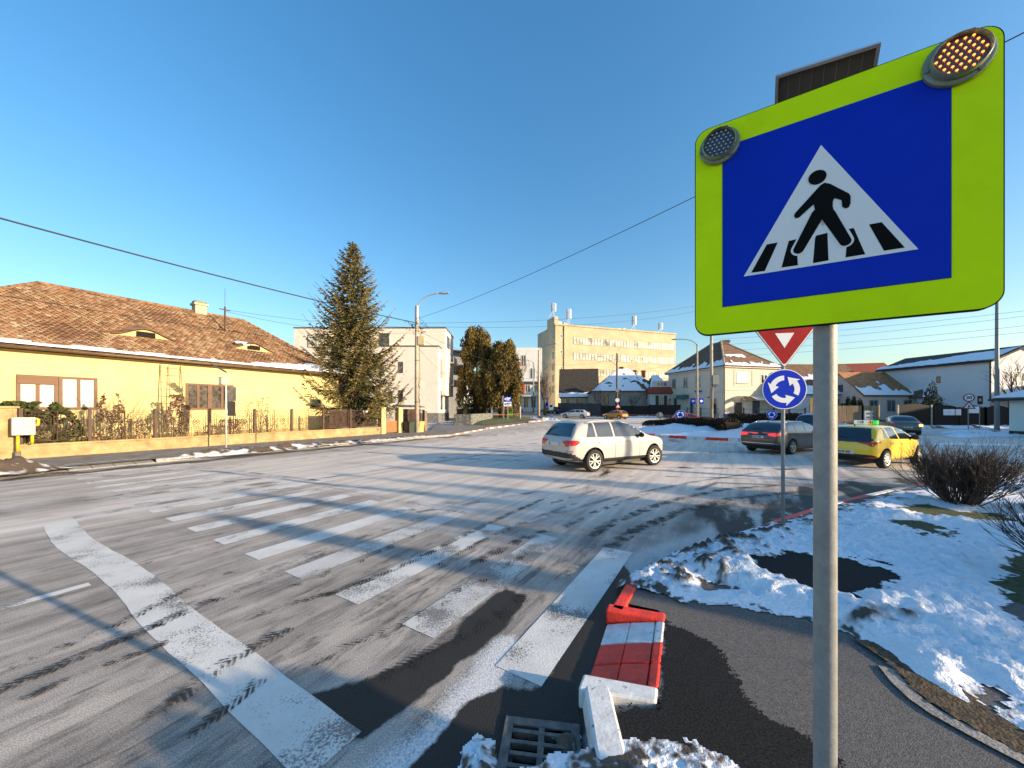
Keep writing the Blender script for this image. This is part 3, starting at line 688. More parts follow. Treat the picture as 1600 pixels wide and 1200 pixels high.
fk.build('far_kerb', [M_STONE, mat('faded_red_kerb', (.3, .09, .06), rough=.8, var=.5, scale=3, col2=(.4, .3, .26)), mat('dirty_white_kerb', (.45, .42, .38), rough=.8, var=.4, scale=3)], origin=(0, 0, 0))['kind'] = 'structure'
# grass verge under the yews
xv = np.arange(-10, 7, .25); yv = np.arange(38, 66, .25); Xv, Yv = np.meshgrid(xv, yv)
vp = [(-5.2, 40.5), (-2.7, 40.2), (.2, 46.3), (4.0, 54.3), (1.2, 63), (-4.5, 63), (-8.2, 52)]
sdv = poly_sd(Xv, Yv, vp); kc = (sdv[:-1, :-1] + sdv[1:, 1:]) / 2 < 0
tv = np.clip(Yv - 36, 0, 95)
sheet('grass_verge', M_TURF, Xv, Yv, .03 * tv * tv / (tv + 8) + .14 + .35 * sst(0, -2.5, sdv) + .06 * fbm(Xv, Yv), keep=kc)

# ---- roundabout island
M_ISNOW = M_SNOW
r_ = np.linspace(0, IR - .22, 50); a_ = np.linspace(0, 2 * math.pi, 161)
A_, R_ = np.meshgrid(a_, r_)
Xi = IC.x + R_ * np.cos(A_); Yi = IC.y + R_ * np.sin(A_)
bmp = fbm(Xi * .9, Yi * .9) - .5
Zi = .14 + .62 * sst(IR - .2, IR - 4.2, R_) * (1 + bmp * .6) + (fbm(Xi * 3, Yi * 3) - .5) * .08
dI = sst(IR - .75, IR - .3, R_) * (1.0 + (fbm(Xi * 4, Yi * 4) - .5) * 2)
sheet('island_snow', M_ISNOW, Xi, Yi, Zi, kind='stuff', attrs={'dirt': np.clip(dI, 0, 1)})['label'] = 'smooth snow mound in the middle of the roundabout'
ik = MB(); seg = 88
for i in range(seg):
    a0, a1 = 2 * math.pi * i / seg, 2 * math.pi * (i + 1) / seg - .006
    ik.mat(1 if i % 4 in (0, 1) else 2)
    p = [IC + Vector((math.cos(a), math.sin(a), 0)) * r for r in (IR, IR - .2) for a in (a0, a1)]
    vs = [(q.x, q.y, -.03) for q in p] + [(q.x, q.y, .17) for q in p]
    ik.add(vs, [(0, 1, 5, 4), (2, 6, 7, 3), (0, 4, 6, 2), (1, 3, 7, 5), (4, 5, 7, 6)])
ik.build('island_kerb', [M_STONE, M_RED, M_WHITE], origin=tuple(IC))['kind'] = 'structure'
# ================================================================ VEHICLES
M_GLASS = mat('car_glass', (0.012, 0.014, 0.017), rough=.04, var=.0, spec=.9, coat=.6)
M_GLASSL = mat('light_car_glass', (0.05, 0.055, 0.06), rough=.05, var=.3, scale=1.5, spec=.9, coat=.6)
M_TYRE = mat('tyre_rubber', (0.018, 0.018, 0.018), rough=.85, var=.3, scale=20)
M_RIM = mat('alloy_rim', (0.55, 0.54, 0.52), rough=.35, metal=.7, var=.1)
M_STEELRIM = mat('pale_wheel_cover', (0.62, 0.61, 0.58), rough=.4, metal=.3, var=.1)
M_DARK = mat('black_plastic', (0.02, 0.02, 0.02), rough=.6, var=.25, scale=6)
M_TAIL = mat('tail_light_red', (0.55, 0.012, 0.012), rough=.2, var=.25, scale=9, coat=.3)
M_BRAKE = mat('lit_brake_light', (0.6, 0.03, 0.03), rough=.2, emit=((1, .06, .05), .35))
M_CLEAR = mat('clear_lamp', (0.75, 0.75, 0.75), rough=.1, coat=.8, var=.1)
M_AMBER = mat('lit_indicator', (0.9, .4, .05), rough=.2, emit=((1, .45, .08), 2.2))
M_PLATE = mat('number_plate', (0.6, 0.61, 0.62), rough=.4, var=.08, scale=20)
M_PLATEINK = mat('plate_ink', (0.09, 0.09, 0.1), rough=.5)
M_EU = mat('plate_blue', (0.02, 0.05, 0.35), rough=.4)
M_CHROME = mat('chrome', (0.7, .7, .7), rough=.15, metal=1, var=.02)
M_SEAM = mat('panel_gap', (0.012, 0.012, 0.012), rough=.8)
def paint(name, col, dirt=.10, metal=0.0, rough=.3):
    m = mat(name, col, rough=rough, metal=metal, var=dirt, scale=2.2, coat=.7, detail=6)
    return m

def wheel_mesh(r, w, name, parent, at, side, rim_m, style='spoke', n=5, steer=0.0):
    """tyre as the wheel, rim as its child; wheel axis along local y, outer face towards +side"""
    t = MB(); h = w / 2; rr = r * .66
    M = Matrix.Translation(Vector(at)) @ Matrix.Rotation(steer, 4, 'Z') @ Matrix.Rotation(-math.pi / 2 * side, 4, 'X')
    t.lathe([(rr * .96, -h), (rr * 1.06, -h), (r * .93, -h * .98), (r * .985, -h * .75), (r, -h * .3), (r, h * .3), (r * .985, h * .75), (r * .93, h * .98), (rr * 1.06, h), (rr, h * .86), (rr * .97, h * .5)], 36, M)
    wo = t.build('wheel', M_TYRE, parent, local=True, smooth=True)
    b = MB(); b.mat(0)
    b.lathe([(rr * 1.0, h * .9), (rr * 1.02, h * .98), (rr * .93, h * .93), (rr * .9, h * .55), (rr * .88, h * .2)], 36, M)
    b.mat(1); b.lathe([(rr * .93, h * .12), (0.001, h * .12)], 30, M); b.mat(0)
    zz0, zz1 = h * .62, h * .9
    if style == 'cover':
        b.lathe([(rr * .93, h * .8), (rr * .55, h * .98), (.001, h * 1.0)], 30, M); b.mat(1)
        for k in range(n * 2):
            a = 2 * math.pi * k / (n * 2)
            b.prism([(rr * .58, -.014), (rr * .82, -.022), (rr * .82, .022), (rr * .58, .014)], h * .9, h * 1.02, M @ Matrix.Rotation(a, 4, 'Z'))
        b.mat(0)
    else:
        b.lathe([(rr * .22, h * .2), (rr * .22, zz1), (rr * .15, h * .98), (.001, h * .98)], 16, M)
        for k in range(n):
            a = 2 * math.pi * k / n + .3
            if style == 'double':
                for s in (-1, 1):
                    b.prism([(rr * .15, s * rr * .04), (rr * .93, s * rr * .30), (rr * .9, s * rr * .42), (rr * .15, s * rr * .17)][::s], zz0, zz1, M @ Matrix.Rotation(a, 4, 'Z'))
            else:
                b.prism([(rr * .15, -rr * .13), (rr * .94, -rr * .17), (rr * .94, rr * .17), (rr * .15, rr * .13)], zz0, zz1, M @ Matrix.Rotation(a, 4, 'Z'))
    ro = b.build('rim', [rim_m, M_DARK], wo, local=True)
    smooth_angle(ro, 35)
    return wo

def make_car(name, label, loc, heading, sp, group='vehicles in and around the roundabout'):
    """sp: profile data in metres, x from the rear bumper forward"""
    L, W = sp['L'], sp['W']; ov = sp['ov']; wb = sp['wb']; r = sp['r']; hw = W / 2
    t = thing(name, loc, label, sp.get('cat', 'car'), group, heading)      # origin: ground under the rear axle centre
    X0 = -ov
    top, belt = sp['top'], sp['belt']
    bot = sp.get('bot', [(0, .40), (.25, .27), (.9, .2), (L - .9, .2), (L - .25, .25), (L, .38)])
    plan = sp.get('plan', [(0, .76), (.06, .84), (.2, .925), (.7, .985), (1.6, 1.0), (L * .62, 1.0), (L - .9, .965), (L - .4, .86), (L - .12, .70), (L, .56)])
    tum = sp.get('tum', .40)
    st = sorted(set([round(x, 3) for x, _ in top] + [.3, .75, 1.1, L * .5, L * .58, L - .7, L - .25]))
    rings = []
    for x in st:
        zt = interp(top, x); zb0 = interp(bot, x); zb = min(interp(belt, x), zt - .035); w = hw * interp(plan, x); g = zt - zb
        zb = max(zb, zb0 + .08)
        hp = [(0, zb0), (w * .72, zb0), (w * .93, zb0 + .05), (w * .985, zb0 + .18 * (zb - zb0) + .04), (w * 1.0, zb0 + .58 * (zb - zb0)), (w * .992, zb - .10 * min(1, (zb - zb0))), (w * .962, zb),
              (w * .955 - .5 * g * tum, zb + .5 * g), (w * .955 - .86 * g * tum, zb + .86 * g), ((w * .955 - g * tum) * .74, zt - .012), (0, zt + .012)]
        ring = [(X0 + x, y, z) for y, z in hp] + [(X0 + x, -y, z) for y, z in hp[-2:0:-1]]
        rings.append(ring)
    n = len(rings[0]); b = MB()
    b.add([p for r_ in rings for p in r_], [(i * n + j, i * n + (j + 1) % n, (i + 1) * n + (j + 1) % n, (i + 1) * n + j) for i in range(len(st) - 1) for j in range(n)] + [tuple(range(n)), tuple(range((len(st) - 1) * n, len(st) * n))[::-1]])
    o = b.build('body', [sp['paint'], M_DARK], t, local=True, smooth=True)
    ss = o.modifiers.new('s', 'SUBSURF'); ss.levels = sp.get('sub', 2); ss.render_levels = ss.levels
    dg = bpy.context.evaluated_depsgraph_get()
    me = bpy.data.meshes.new_from_object(o.evaluated_get(dg))
    bvh = BVHTree.FromPolygons([v.co.copy() for v in me.vertices], [tuple(p.vertices) for p in me.polygons])
    bpy.data.meshes.remove(me)
    wheels = [(0.0, 1), (0.0, -1), (wb, 1), (wb, -1)]
    tr = hw - .115
    cut = MB()
    for wx, s in wheels:
        cut.lathe([(.001, -.17), (r * 1.16, -.17), (r * 1.16, .32), (.001, .32)], 40, Matrix.Translation((wx, s * tr, r + .01)) @ Matrix.Rotation(-math.pi / 2 * s, 4, 'X'))
    co = cut.build('cutter', M_DARK, t, local=True)
    bm_ = o.modifiers.new('b', 'BOOLEAN'); bm_.operation = 'DIFFERENCE'; bm_.object = co; bm_.solver = 'EXACT'
    dg = bpy.context.evaluated_depsgraph_get()
    me = bpy.data.meshes.new_from_object(o.evaluated_get(dg))
    o.modifiers.clear(); o.data = me; bpy.data.objects.remove(co)
    clad = sp.get('clad')
    me.polygons.foreach_set('use_smooth', [True] * len(me.polygons))
    for p in me.polygons:
        c = p.center; ins = False
        for wx, s in wheels:
            d = math.hypot(c.x - wx, c.z - r - .01)
            if d < r * 1.2 and abs(c.y) < tr + .1 and d < r * 1.155 + .01 and abs(p.normal.y) < .98 or (abs(c.y) < tr - .13 and d < r * 1.2 and abs(p.normal.y) > .9): ins = True
            if sp.get('arch') and d < r * 1.33 and abs(c.y) > tr - .05: ins = True
        if ins or c.z < .21 or (clad and c.z < interp(clad, c.x - X0)): p.material_index = 1
    bm = bmesh.new(); bm.from_mesh(me)
    for e in bm.edges:
        if len(e.link_faces) == 2 and e.calc_face_angle(0) > R(42): e.smooth = False
    bm.to_mesh(me); bm.free()
    # a panel of its own, laid on the body by ray
    def patch(nm, poly, axis, m, parent=t, off=.005, grid=.07, side=1, mb=None):
        bm = bmesh.new()
        vs = [bm.verts.new((a, c, 0)) for a, c in poly]; bm.faces.new(vs)
        us = [p[0] for p in poly]; ws = [p[1] for p in poly]
        for k, (lo, hi) in enumerate(((min(us), max(us)), (min(ws), max(ws)))):
            x = lo + grid
            while x < hi - .01:
                co_ = (x, 0, 0) if k == 0 else (0, x, 0); no_ = (1, 0, 0) if k == 0 else (0, 1, 0)
                bmesh.ops.bisect_plane(bm, geom=bm.verts[:] + bm.edges[:] + bm.faces[:], plane_co=co_, plane_no=no_); x += grid
        bm.verts.index_update(); pts = []
        for v in bm.verts:
            a, c = v.co.x, v.co.y
            if axis == 'side': O_, D_ = Vector((X0 + a, 3 * side, c)), Vector((0, -side, 0))
            elif axis == 'rear': O_, D_ = Vector((X0 - 3, a, c)), Vector((1, 0, 0))
            elif axis == 'front': O_, D_ = Vector((X0 + L + 3, a, c)), Vector((-1, 0, 0))
            else: O_, D_ = Vector((X0 + a, c, 5)), Vector((0, 0, -1))
            hit, nn, _, _ = bvh.ray_cast(O_, D_)
            if hit is None: hit, nn, _, _ = bvh.find_nearest(O_ + D_ * 3)
            if nn.dot(D_) > 0: nn = -nn
            pts.append(hit + nn * off)
        q = MB() if mb is None else mb
        q.add(pts, [tuple(v.index for v in f.verts) for f in bm.faces]); bm.free()
        if mb is None:
            return q.build(nm, m, parent, local=True, smooth=True, recalc=False)
    glass = sp.get('glass', M_GLASS)
    # side windows
    zl = lambda x: interp(belt, x) + sp.get('gl0', .035)
    zu = lambda x: interp(belt, x) + (interp(top, x) - interp(belt, x)) * sp.get('gl1', .84)
    for s in (1, -1):
        for gi, (x0, x1) in enumerate(sp['panes']):
            xx = [x0 + (x1 - x0) * i / 8 for i in range(9)]
            lo = [(x, zl(x)) for x in xx if zu(x) - zl(x) > .025]; hi = [(x + sp.get('lean', -.0), zu(x)) for x in xx if zu(x) - zl(x) > .025]
            if len(lo) < 2: continue
            hi[0] = (hi[0][0] + sp.get('rk', {}).get(gi, 0), hi[0][1])
            g_ = sp.get('sideglass', glass)
            patch('side_window', lo + hi[::-1], 'side', g_, side=s)
        sm = MB()
        for x in sp['doors']:
            zs = [.30 + .04 * i for i in range(0, int((interp(belt, x) - .30) / .04) + 1)]
            patch('', [(x - .006, zs[0]), (x + .006, zs[0]), (x + .006, zs[-1]), (x - .006, zs[-1])], 'side', None, side=s, mb=sm, off=.003)
        x0, x1 = sp['doors'][0], sp['doors'][-1]
        patch('', [(x0, .30), (x1, .30), (x1, .312), (x0, .312)], 'side', None, side=s, mb=sm, off=.003)
        sm.build('door_gaps', M_SEAM, t, local=True, recalc=False)
        for x in sp['handles']:
            z = interp(belt, x) - .12
            hit, nn, _, _ = bvh.ray_cast(Vector((X0 + x, 3 * s, z)), Vector((0, -s, 0)))
            q = MB(); q.tube([hit + Vector((-.09, 0, 0)), hit + Vector((-.07, s * .03, 0)), hit + Vector((.07, s * .03, 0)), hit + Vector((.09, 0, 0))], .013, 6)
            q.build('door_handle', sp['paint'] if not sp.get('chrome') else M_CHROME, t, local=True, smooth=True)
        # mirror
        mx = sp['mirror']; z = interp(belt, mx) + .09
        hit, nn, _, _ = bvh.ray_cast(Vector((X0 + mx, 3 * s, z - .03)), Vector((0, -s, 0)))
        q = MB(); c = hit + Vector((0, s * .12, .03))
        vs = []; 
        for i in range(7):
            a = math.pi * i / 6
            for j in range(12):
                bb = 2 * math.pi * j / 12
                vs.append(c + Vector((.075 * math.cos(a) if math.cos(a) > 0 else .03 * math.cos(a), .12 * math.sin(a) * math.cos(bb), .085 * math.sin(a) * math.sin(bb))))
        q.add(vs, [(i * 12 + j, i * 12 + (j + 1) % 12, (i + 1) * 12 + (j + 1) % 12, (i + 1) * 12 + j) for i in range(6) for j in range(12)])
        q.bar(hit + Vector((0, -s * .03, -.01)), c + Vector((0, 0, -.03)), .05)
        q.build('wing_mirror', sp.get('mirror_m', sp['paint']), t, local=True, smooth=True)
    # rear and front screens
    (za, ya), (zb_, yb) = sp['rear_glass']
    patch('rear_window', [(-ya, za), (ya, za), (yb, zb_), (yb * .8, zb_ + .015), (-yb * .8, zb_ + .015), (-yb, zb_)], 'rear', sp.get('rglass', M_GLASS))
    (za, ya), (zb_, yb) = sp['front_glass']
    patch('windscreen', [(-ya, za), (ya, za), (yb, zb_), (-yb, zb_)], 'front', glass)
    for poly, axis, nm, m in sp.get('patches', []):
        if axis in ('rear', 'front') and nm != 'tailgate_panel':
            patch(nm, poly, axis, m, off=.008); patch(nm, [(-a, c) for a, c in poly][::-1], axis, m, off=.008)
        elif axis == 'side':
            for s in (1, -1): patch(nm, poly, 'side', m, side=s, off=.008)
        else: patch(nm, poly, axis, m, off=.007)
    # number plate
    zc = sp['plate_z']
    hit, nn, _, _ = bvh.ray_cast(Vector((X0 - 3, 0, zc)), Vector((1, 0, 0)))
    px = hit.x - .018
    q = MB(); q.mat(0).box(px - .006, px + .02, -.26, .26, zc - .055, zc + .055); q.mat(2).box(px - .009, px - .004, .215, .255, zc - .05, zc + .05)
    if sp.get('ink', True):
        q.mat(1); yy = .18
        for k, wd in enumerate((.03, .03, 0, .03, .03, 0, .03, .03, .03)):
            if wd: q.box(px - .009, px - .004, yy - .034, yy, zc - .034, zc + .034)
            yy -= .043 if wd else .022
    q.build('number_plate', [M_PLATE, M_PLATEINK, M_EU], t, local=True)
    if sp.get('wiper', True):
        q = MB(); z0 = sp['rear_glass'][0][0]
        hit, nn, _, _ = bvh.ray_cast(Vector((X0 - 3, -.05, z0 + .03)), Vector((1, 0, 0))); h2, _, _, _ = bvh.ray_cast(Vector((X0 - 3, .35, z0 + .06)), Vector((1, 0, 0)))
        q.bar(hit + Vector((-.03, 0, 0)), h2 + Vector((-.03, 0, 0)), .016)
        q.build('rear_wiper', M_DARK, t, local=True)
    # roof aerial, rails
    if sp.get('aerial'):
        x, z = sp['aerial'], interp(top, sp['aerial'])
        q = MB(); q.add([(X0 + x, -.03, z), (X0 + x, .03, z), (X0 + x + .17, .02, z + .01), (X0 + x + .17, -.02, z + .01), (X0 + x - .01, 0, z + .08)], [(0, 1, 2, 3), (0, 4, 1), (1, 4, 2), (2, 4, 3), (3, 4, 0)])
        q.build('roof_aerial', M_DARK, t, local=True)
    if sp.get('rails'):
        for s in (1, -1):
            xa, xb = sp['rails']; pts = []
            for i in range(9):
                x = xa + (xb - xa) * i / 8; hit, _, _, _ = bvh.ray_cast(Vector((X0 + x, s * hw * .68, 5)), Vector((0, 0, -1)))
                pts.append(hit + Vector((0, 0, .0 if i in (0, 8) else .035)))
            MB().tube(pts, .016, 6).build('roof_rail', sp.get('rail_m', M_CHROME), t, local=True, smooth=True)
    # underbody so no light passes through
    MB().box(-.3, wb + .3, -tr + .12, tr - .12, .17, .42).build('chassis', M_DARK, t, local=True)
    for wx, s in wheels:
        wheel_mesh(r, sp.get('tw', .22), 'wheel', t, (wx, s * (hw - .115), r), s, sp.get('rim', M_RIM), sp.get('style', 'spoke'), sp.get('spokes', 5), sp.get('steer', 0) if wx > 1 else 0)
    return t

SUV_TOP = [(0, .62), (.015, .80), (.04, .98), (.10, 1.07), (.20, 1.22), (.34, 1.44), (.44, 1.555), (.62, 1.62), (1.1, 1.66), (1.8, 1.675), (2.4, 1.645), (2.75, 1.57), (3.1, 1.38), (3.42, 1.17), (3.62, 1.10), (4.1, 1.03), (4.42, .93), (4.58, .78), (4.65, .6)]
suv = dict(L=4.65, W=1.9, ov=.93, wb=2.81, r=.365, paint=paint('white_car_paint', (.46, .435, .405), .06), top=SUV_TOP,
           belt=[(0, 1.0), (.5, 1.09), (2.0, 1.06), (3.3, 1.03), (4.2, .95), (4.65, .8)], bot=[(0, .45), (.12, .36), (.9, .25), (3.8, .25), (4.4, .28), (4.65, .42)],
           panes=[(.64, 1.02), (1.09, 1.78), (1.86, 3.22)], rk={0: .22}, doors=[.98, 1.83, 2.98], handles=[1.18, 2.02], mirror=2.98, rear_glass=((1.13, .70), (1.53, .56)), front_glass=((1.2, .68), (1.53, .56)),
           clad=[(0, .64), (.1, .62), (.42, .44), (1.2, .40), (3.4, .40), (4.4, .5), (4.65, .5)], arch=False, glass=M_GLASS, sideglass=M_GLASSL,
           patches=[([(.38, .99), (.60, 1.02), (.79, 1.03), (.80, .88), (.72, .83), (.58, .83), (.50, .92)], 'rear', 'tail_light', M_TAIL), ([(.05, .86), (.2, .87), (.38, .96), (.34, 1.02), (.08, 1.03)], 'side', 'tail_light', M_TAIL),
                    ([(-.32, .78), (.32, .78), (.34, .95), (-.34, .95)], 'rear', 'plate_recess', M_DARK) if False else ([(.22, .50), (.78, .52), (.8, .56), (.22, .55)], 'rear', 'reflector_strip', M_TAIL) if False else ([(.66, .66), (.84, .67), (.84, .70), (.66, .69)], 'rear', 'reflector', M_TAIL),
                    ([(.5, .30), (.82, .34), (.78, .47), (.0, .47), (.0, .33)], 'rear', 'bumper_skid', mat('white_bumper', (.45, .43, .4), rough=.4)), ([(4.1, .72), (4.5, .72), (4.48, .86), (4.1, .9)], 'side', 'headlight', M_CLEAR),
                    ([(-.14, 1.585), (.14, 1.585), (.14, 1.61), (-.14, 1.61)], 'tailgate', 'brake_lamp', M_TAIL)][:5],
           plate_z=.88, ink=False, style='double', spokes=5, aerial=None, rails=(.75, 2.5), rail_m=mat('white_car_paint', (0, 0, 0)), tw=.245, steer=R(-6), chrome=False, mirror_m=M_DARK)
TAXI_TOP = [(0, .6), (.02, .78), (.06, .92), (.12, .985), (.2, 1.06), (.34, 1.22), (.46, 1.345), (.56, 1.395), (.9, 1.44), (1.5, 1.455), (2.0, 1.425), (2.35, 1.34), (2.7, 1.17), (3.02, 1.01), (3.2, .955), (3.6, .87), (3.88, .74), (4.0, .6), (4.04, .48)]
taxi = dict(L=4.04, W=1.78, ov=.66, wb=2.58, r=.315, paint=paint('yellow_taxi_paint', (.80, .55, .012), .08), top=TAXI_TOP,
            belt=[(0, .93), (.45, .99), (1.6, .93), (3.0, .90), (3.7, .8), (4.04, .66)], panes=[(.62, .92), (1.0, 1.62), (1.72, 2.92)], rk={0: .2}, doors=[.92, 1.67, 2.72], handles=[1.05, 1.8], mirror=2.62,
            rear_glass=((1.0, .66), (1.34, .53)), front_glass=((1.05, .66), (1.36, .54)), clad=[(0, .47), (.1, .46), (.42, .31), (.5, .2), (4.04, .2)],
            patches=[([(.34, .89), (.60, .885), (.74, .89), (.76, .84), (.75, .75), (.68, .75), (.58, .81), (.34, .86)], 'rear', 'tail_light', M_TAIL), ([(.03, .76), (.14, .82), (.34, .88), (.30, .92), (.05, .91)], 'side', 'tail_light', M_TAIL),
                     ([(-.8, .905), (.8, .905), (.72, 1.0), (-.72, 1.0)], 'tailgate', 'tailgate_panel', M_GLASS) if False else ([(0.0, .875), (.62, .875), (.74, .92), (.70, 1.0), (.0, 1.0)], 'rear', 'tailgate_panel_half', M_GLASS),
                     ([(3.4, .66), (3.86, .62), (3.84, .7), (3.4, .78)], 'side', 'headlight', M_CLEAR), ([(.48, .33), (.76, .36), (.76, .40), (.48, .38)], 'rear', 'reflector', M_TAIL)],
            plate_z=.53, style='cover', rim=M_STEELRIM, spokes=5, aerial=.72, mirror_m=M_DARK, steer=R(4))
WAG_TOP = [(0, .6), (.02, .78), (.05, .93), (.12, 1.0), (.22, 1.06), (.45, 1.24), (.62, 1.36), (.75, 1.415), (1.2, 1.465), (2.0, 1.485), (2.6, 1.455), (2.95, 1.38), (3.35, 1.2), (3.72, 1.03), (3.95, .975), (4.45, .88), (4.72, .74), (4.83, .6), (4.87, .48)]
wag = dict(L=4.87, W=1.86, ov=1.05, wb=2.85, r=.33, paint=paint('grey_brown_metallic', (.058, .058, .06), .15, metal=.45, rough=.35), top=WAG_TOP,
           belt=[(0, .96), (.6, 1.02), (2.2, .97), (3.6, .94), (4.4, .84), (4.87, .66)], panes=[(.72, 1.32), (1.42, 2.16), (2.26, 3.55)], rk={0: .25}, doors=[1.36, 2.2, 3.3], handles=[1.55, 2.38], mirror=3.25,
           rear_glass=((1.08, .69), (1.36, .58)), front_glass=((1.06, .68), (1.38, .56)), clad=[(0, .42), (.2, .40), (.5, .22), (4.87, .2)],
           patches=[([(.40, .92), (.5, .96), (.70, .97), (.78, .95), (.79, .83), (.70, .81), (.46, .84)], 'rear', 'brake_light', M_BRAKE), ([(.02, .86), (.42, .90), (.40, .94), (.05, .97)], 'side', 'brake_light', M_BRAKE),
                    ([(.0, .48), (.84, .49), (.84, .515), (0, .505)], 'rear', 'chrome_strip', M_CHROME), ([(0, .85), (.30, .85), (.32, .90), (0, .90)], 'rear', 'tailgate_trim', M_DARK)],
           plate_z=.775, aerial=.85, style='spoke', spokes=5, sideglass=M_GLASS, mirror_m=paint('grey_brown_metallic', (0, 0, 0)), rails=(.9, 2.6), rail_m=M_CHROME, tum=.42)
SED_TOP = [(0, .6), (.02, .8), (.06, .97), (.12, 1.02), (.45, 1.05), (.62, 1.09), (.85, 1.27), (1.05, 1.41), (1.2, 1.465), (1.5, 1.515), (2.0, 1.53), (2.45, 1.48), (2.75, 1.34), (3.15, 1.06), (3.35, 1.0), (3.9, .88), (4.12, .72), (4.2, .6), (4.25, .5)]
sed = dict(L=4.25, W=1.74, ov=.83, wb=2.63, r=.31, paint=paint('dark_green_grey_paint', (.10, .105, .095), .12, metal=.3, rough=.35), top=SED_TOP, belt=[(0, .95), (.6, 1.0), (2.2, .98), (3.1, .95), (3.8, .85), (4.25, .68)],
           panes=[(.98, 1.85), (1.95, 2.98)], doors=[.95, 1.9, 2.85], handles=[1.15, 2.05], mirror=2.85, rear_glass=((1.11, .62), (1.44, .5)), front_glass=((1.08, .62), (1.45, .5)), clad=[(0, .42), (.3, .38), (.5, .2), (4.25, .2)],
           patches=[([(.58, .90), (.8, .9), (.8, .68), (.62, .68)], 'rear', 'tail_light', M_TAIL)], plate_z=.62, style='cover', rim=M_STEELRIM, wiper=False, mirror_m=M_DARK)
VAN_TOP = [(0, .6), (.02, .9), (.06, 1.1), (.14, 1.25), (.25, 1.48), (.36, 1.62), (.6, 1.69), (1.3, 1.74), (2.2, 1.72), (2.6, 1.63), (3.0, 1.42), (3.5, 1.13), (3.7, 1.07), (4.1, .95), (4.3, .78), (4.4, .55)]
van = dict(L=4.4, W=1.82, ov=.75, wb=2.72, r=.32, cat='car', paint=paint('dark_blue_metallic', (.012, .03, .12), .12, metal=.3), top=VAN_TOP, belt=[(0, 1.05), (.6, 1.1), (2.2, 1.06), (3.4, 1.02), (4.4, .7)],
           panes=[(.5, 1.05), (1.15, 1.9), (2.0, 3.3)], doors=[1.1, 1.95, 3.1], handles=[1.3, 2.1], mirror=3.0, rear_glass=((1.15, .68), (1.58, .56)), front_glass=((1.15, .66), (1.6, .56)),
           patches=[([(.62, 1.08), (.84, 1.08), (.84, .82), (.7, .82)], 'rear', 'tail_light', M_BRAKE)], plate_z=.75, mirror_m=M_DARK, rails=(.6, 2.4), rail_m=M_DARK)
HDG = R(28.9)
def at_rear_right(p, heading, sp):     # the contact point of the rear right wheel gives the axle centre
    return Vector((p.x, p.y, 0)) + Vector((-math.sin(heading), math.cos(heading), 0)) * (sp['W'] / 2 - .115)
make_car('parked_car' if False else 'white_car', 'white SUV with dark rear window crossing the junction, turning right', at_rear_right(G(926, 737), HDG, suv), HDG, suv)
tx = make_car('taxi', 'bright yellow hatchback taxi with a lit roof sign, partly behind the sign pole', at_rear_right(G(1380, 731.5), R(25), taxi), R(25), dict(taxi, cat='taxi'))
# roof sign of the taxi
M_TWHITE = mat('roof_sign_white', (.75, .75, .74), rough=.3, var=.03, emit=((1, 1, .95), .12)); M_TGREEN = mat('roof_sign_green', (.03, .4, .06), rough=.3, emit=((.05, .8, .1), .25)); M_TORANGE = mat('roof_sign_orange', (.75, .42, .12), rough=.3, emit=((1, .6, .2), .15)); M_INK = mat('black_lettering', (.012, .012, .012), rough=.5)
b = MB(); zt = 1.46; xr = .78
b.mat(0).box(xr, xr + .16, -.08, .31, zt, zt + .14); b.mat(2).box(xr, xr + .16, -.2, -.081, zt, zt + .14); b.mat(1).box(xr, xr + .16, -.34, -.201, zt, zt + .14)
rs = b.build('roof_sign', [M_TWHITE, M_TGREEN, M_TORANGE], tx, local=True, bevel=.01)
for s, yc, sz in (('128', .12, .13), ('41', -.19, .11)):
    vs, fs = text_mesh(s, sz, .004); q = MB()
    q.add([(xr - .004, yc - x, zt + .072 + y) for x, y, z in vs], fs)
    q.build('sign_digits', M_INK, rs, local=True, recalc=False)
wg_h = R(27)
make_car('estate_car', 'dark grey estate car with lit red brake lights beside the roundabout island', at_rear_right(G(1235, 710), wg_h, wag), wg_h, wag)
sd_h = R(55)
sl = make_car('saloon_car', 'dark green grey saloon seen from behind with its right indicator lit', Vector((31.2, 28.5, 0)), sd_h, sed)
q = MB(); q.box(-.845, -.80, -.80, -.60, .70, .88); q.build('lit_indicator', M_AMBER, sl, local=True, bevel=.02)
make_car('people_carrier', 'dark blue people carrier waiting behind the grey estate car', Vector((20.2, 24.2, 0)), R(40), van)
def far_spec(src, nm, col, metal=0.0, **k): return dict(src, paint=paint(nm, col, .1, metal), sub=1, **k)
def far_car(name, label, px, Y, heading, sp):
    x = (px - CX) / F * Y
    make_car(name, label, Vector((x, Y, gz(x, Y))), heading, sp, group='cars parked along the dark wall')
far_car('estate_car', 'small pale silver estate parked by the dark wall', 911, 60, R(158), far_spec(wag, 'silver_paint', (.62, .64, .66), .2))
far_car('hatchback', 'orange hatchback with its rear turned to the road by the dark fence', 972, 57, R(128), far_spec(taxi, 'orange_paint', (.7, .24, .015), plate_z=.53))
far_car('suv', 'black SUV in the side street beside the lamp post', 869, 76, R(150), far_spec(dict(suv, patches=suv['patches'][:2]), 'black_paint', (.02, .02, .022), clad=None, rails=None))
make_car('hatchback', 'shiny red hatchback half hidden behind the roundabout hedge', Vector(((1058 - CX) / F * 45, 45, gz(0, 45))), R(-12), far_spec(taxi, 'red_paint', (.55, .035, .02)))
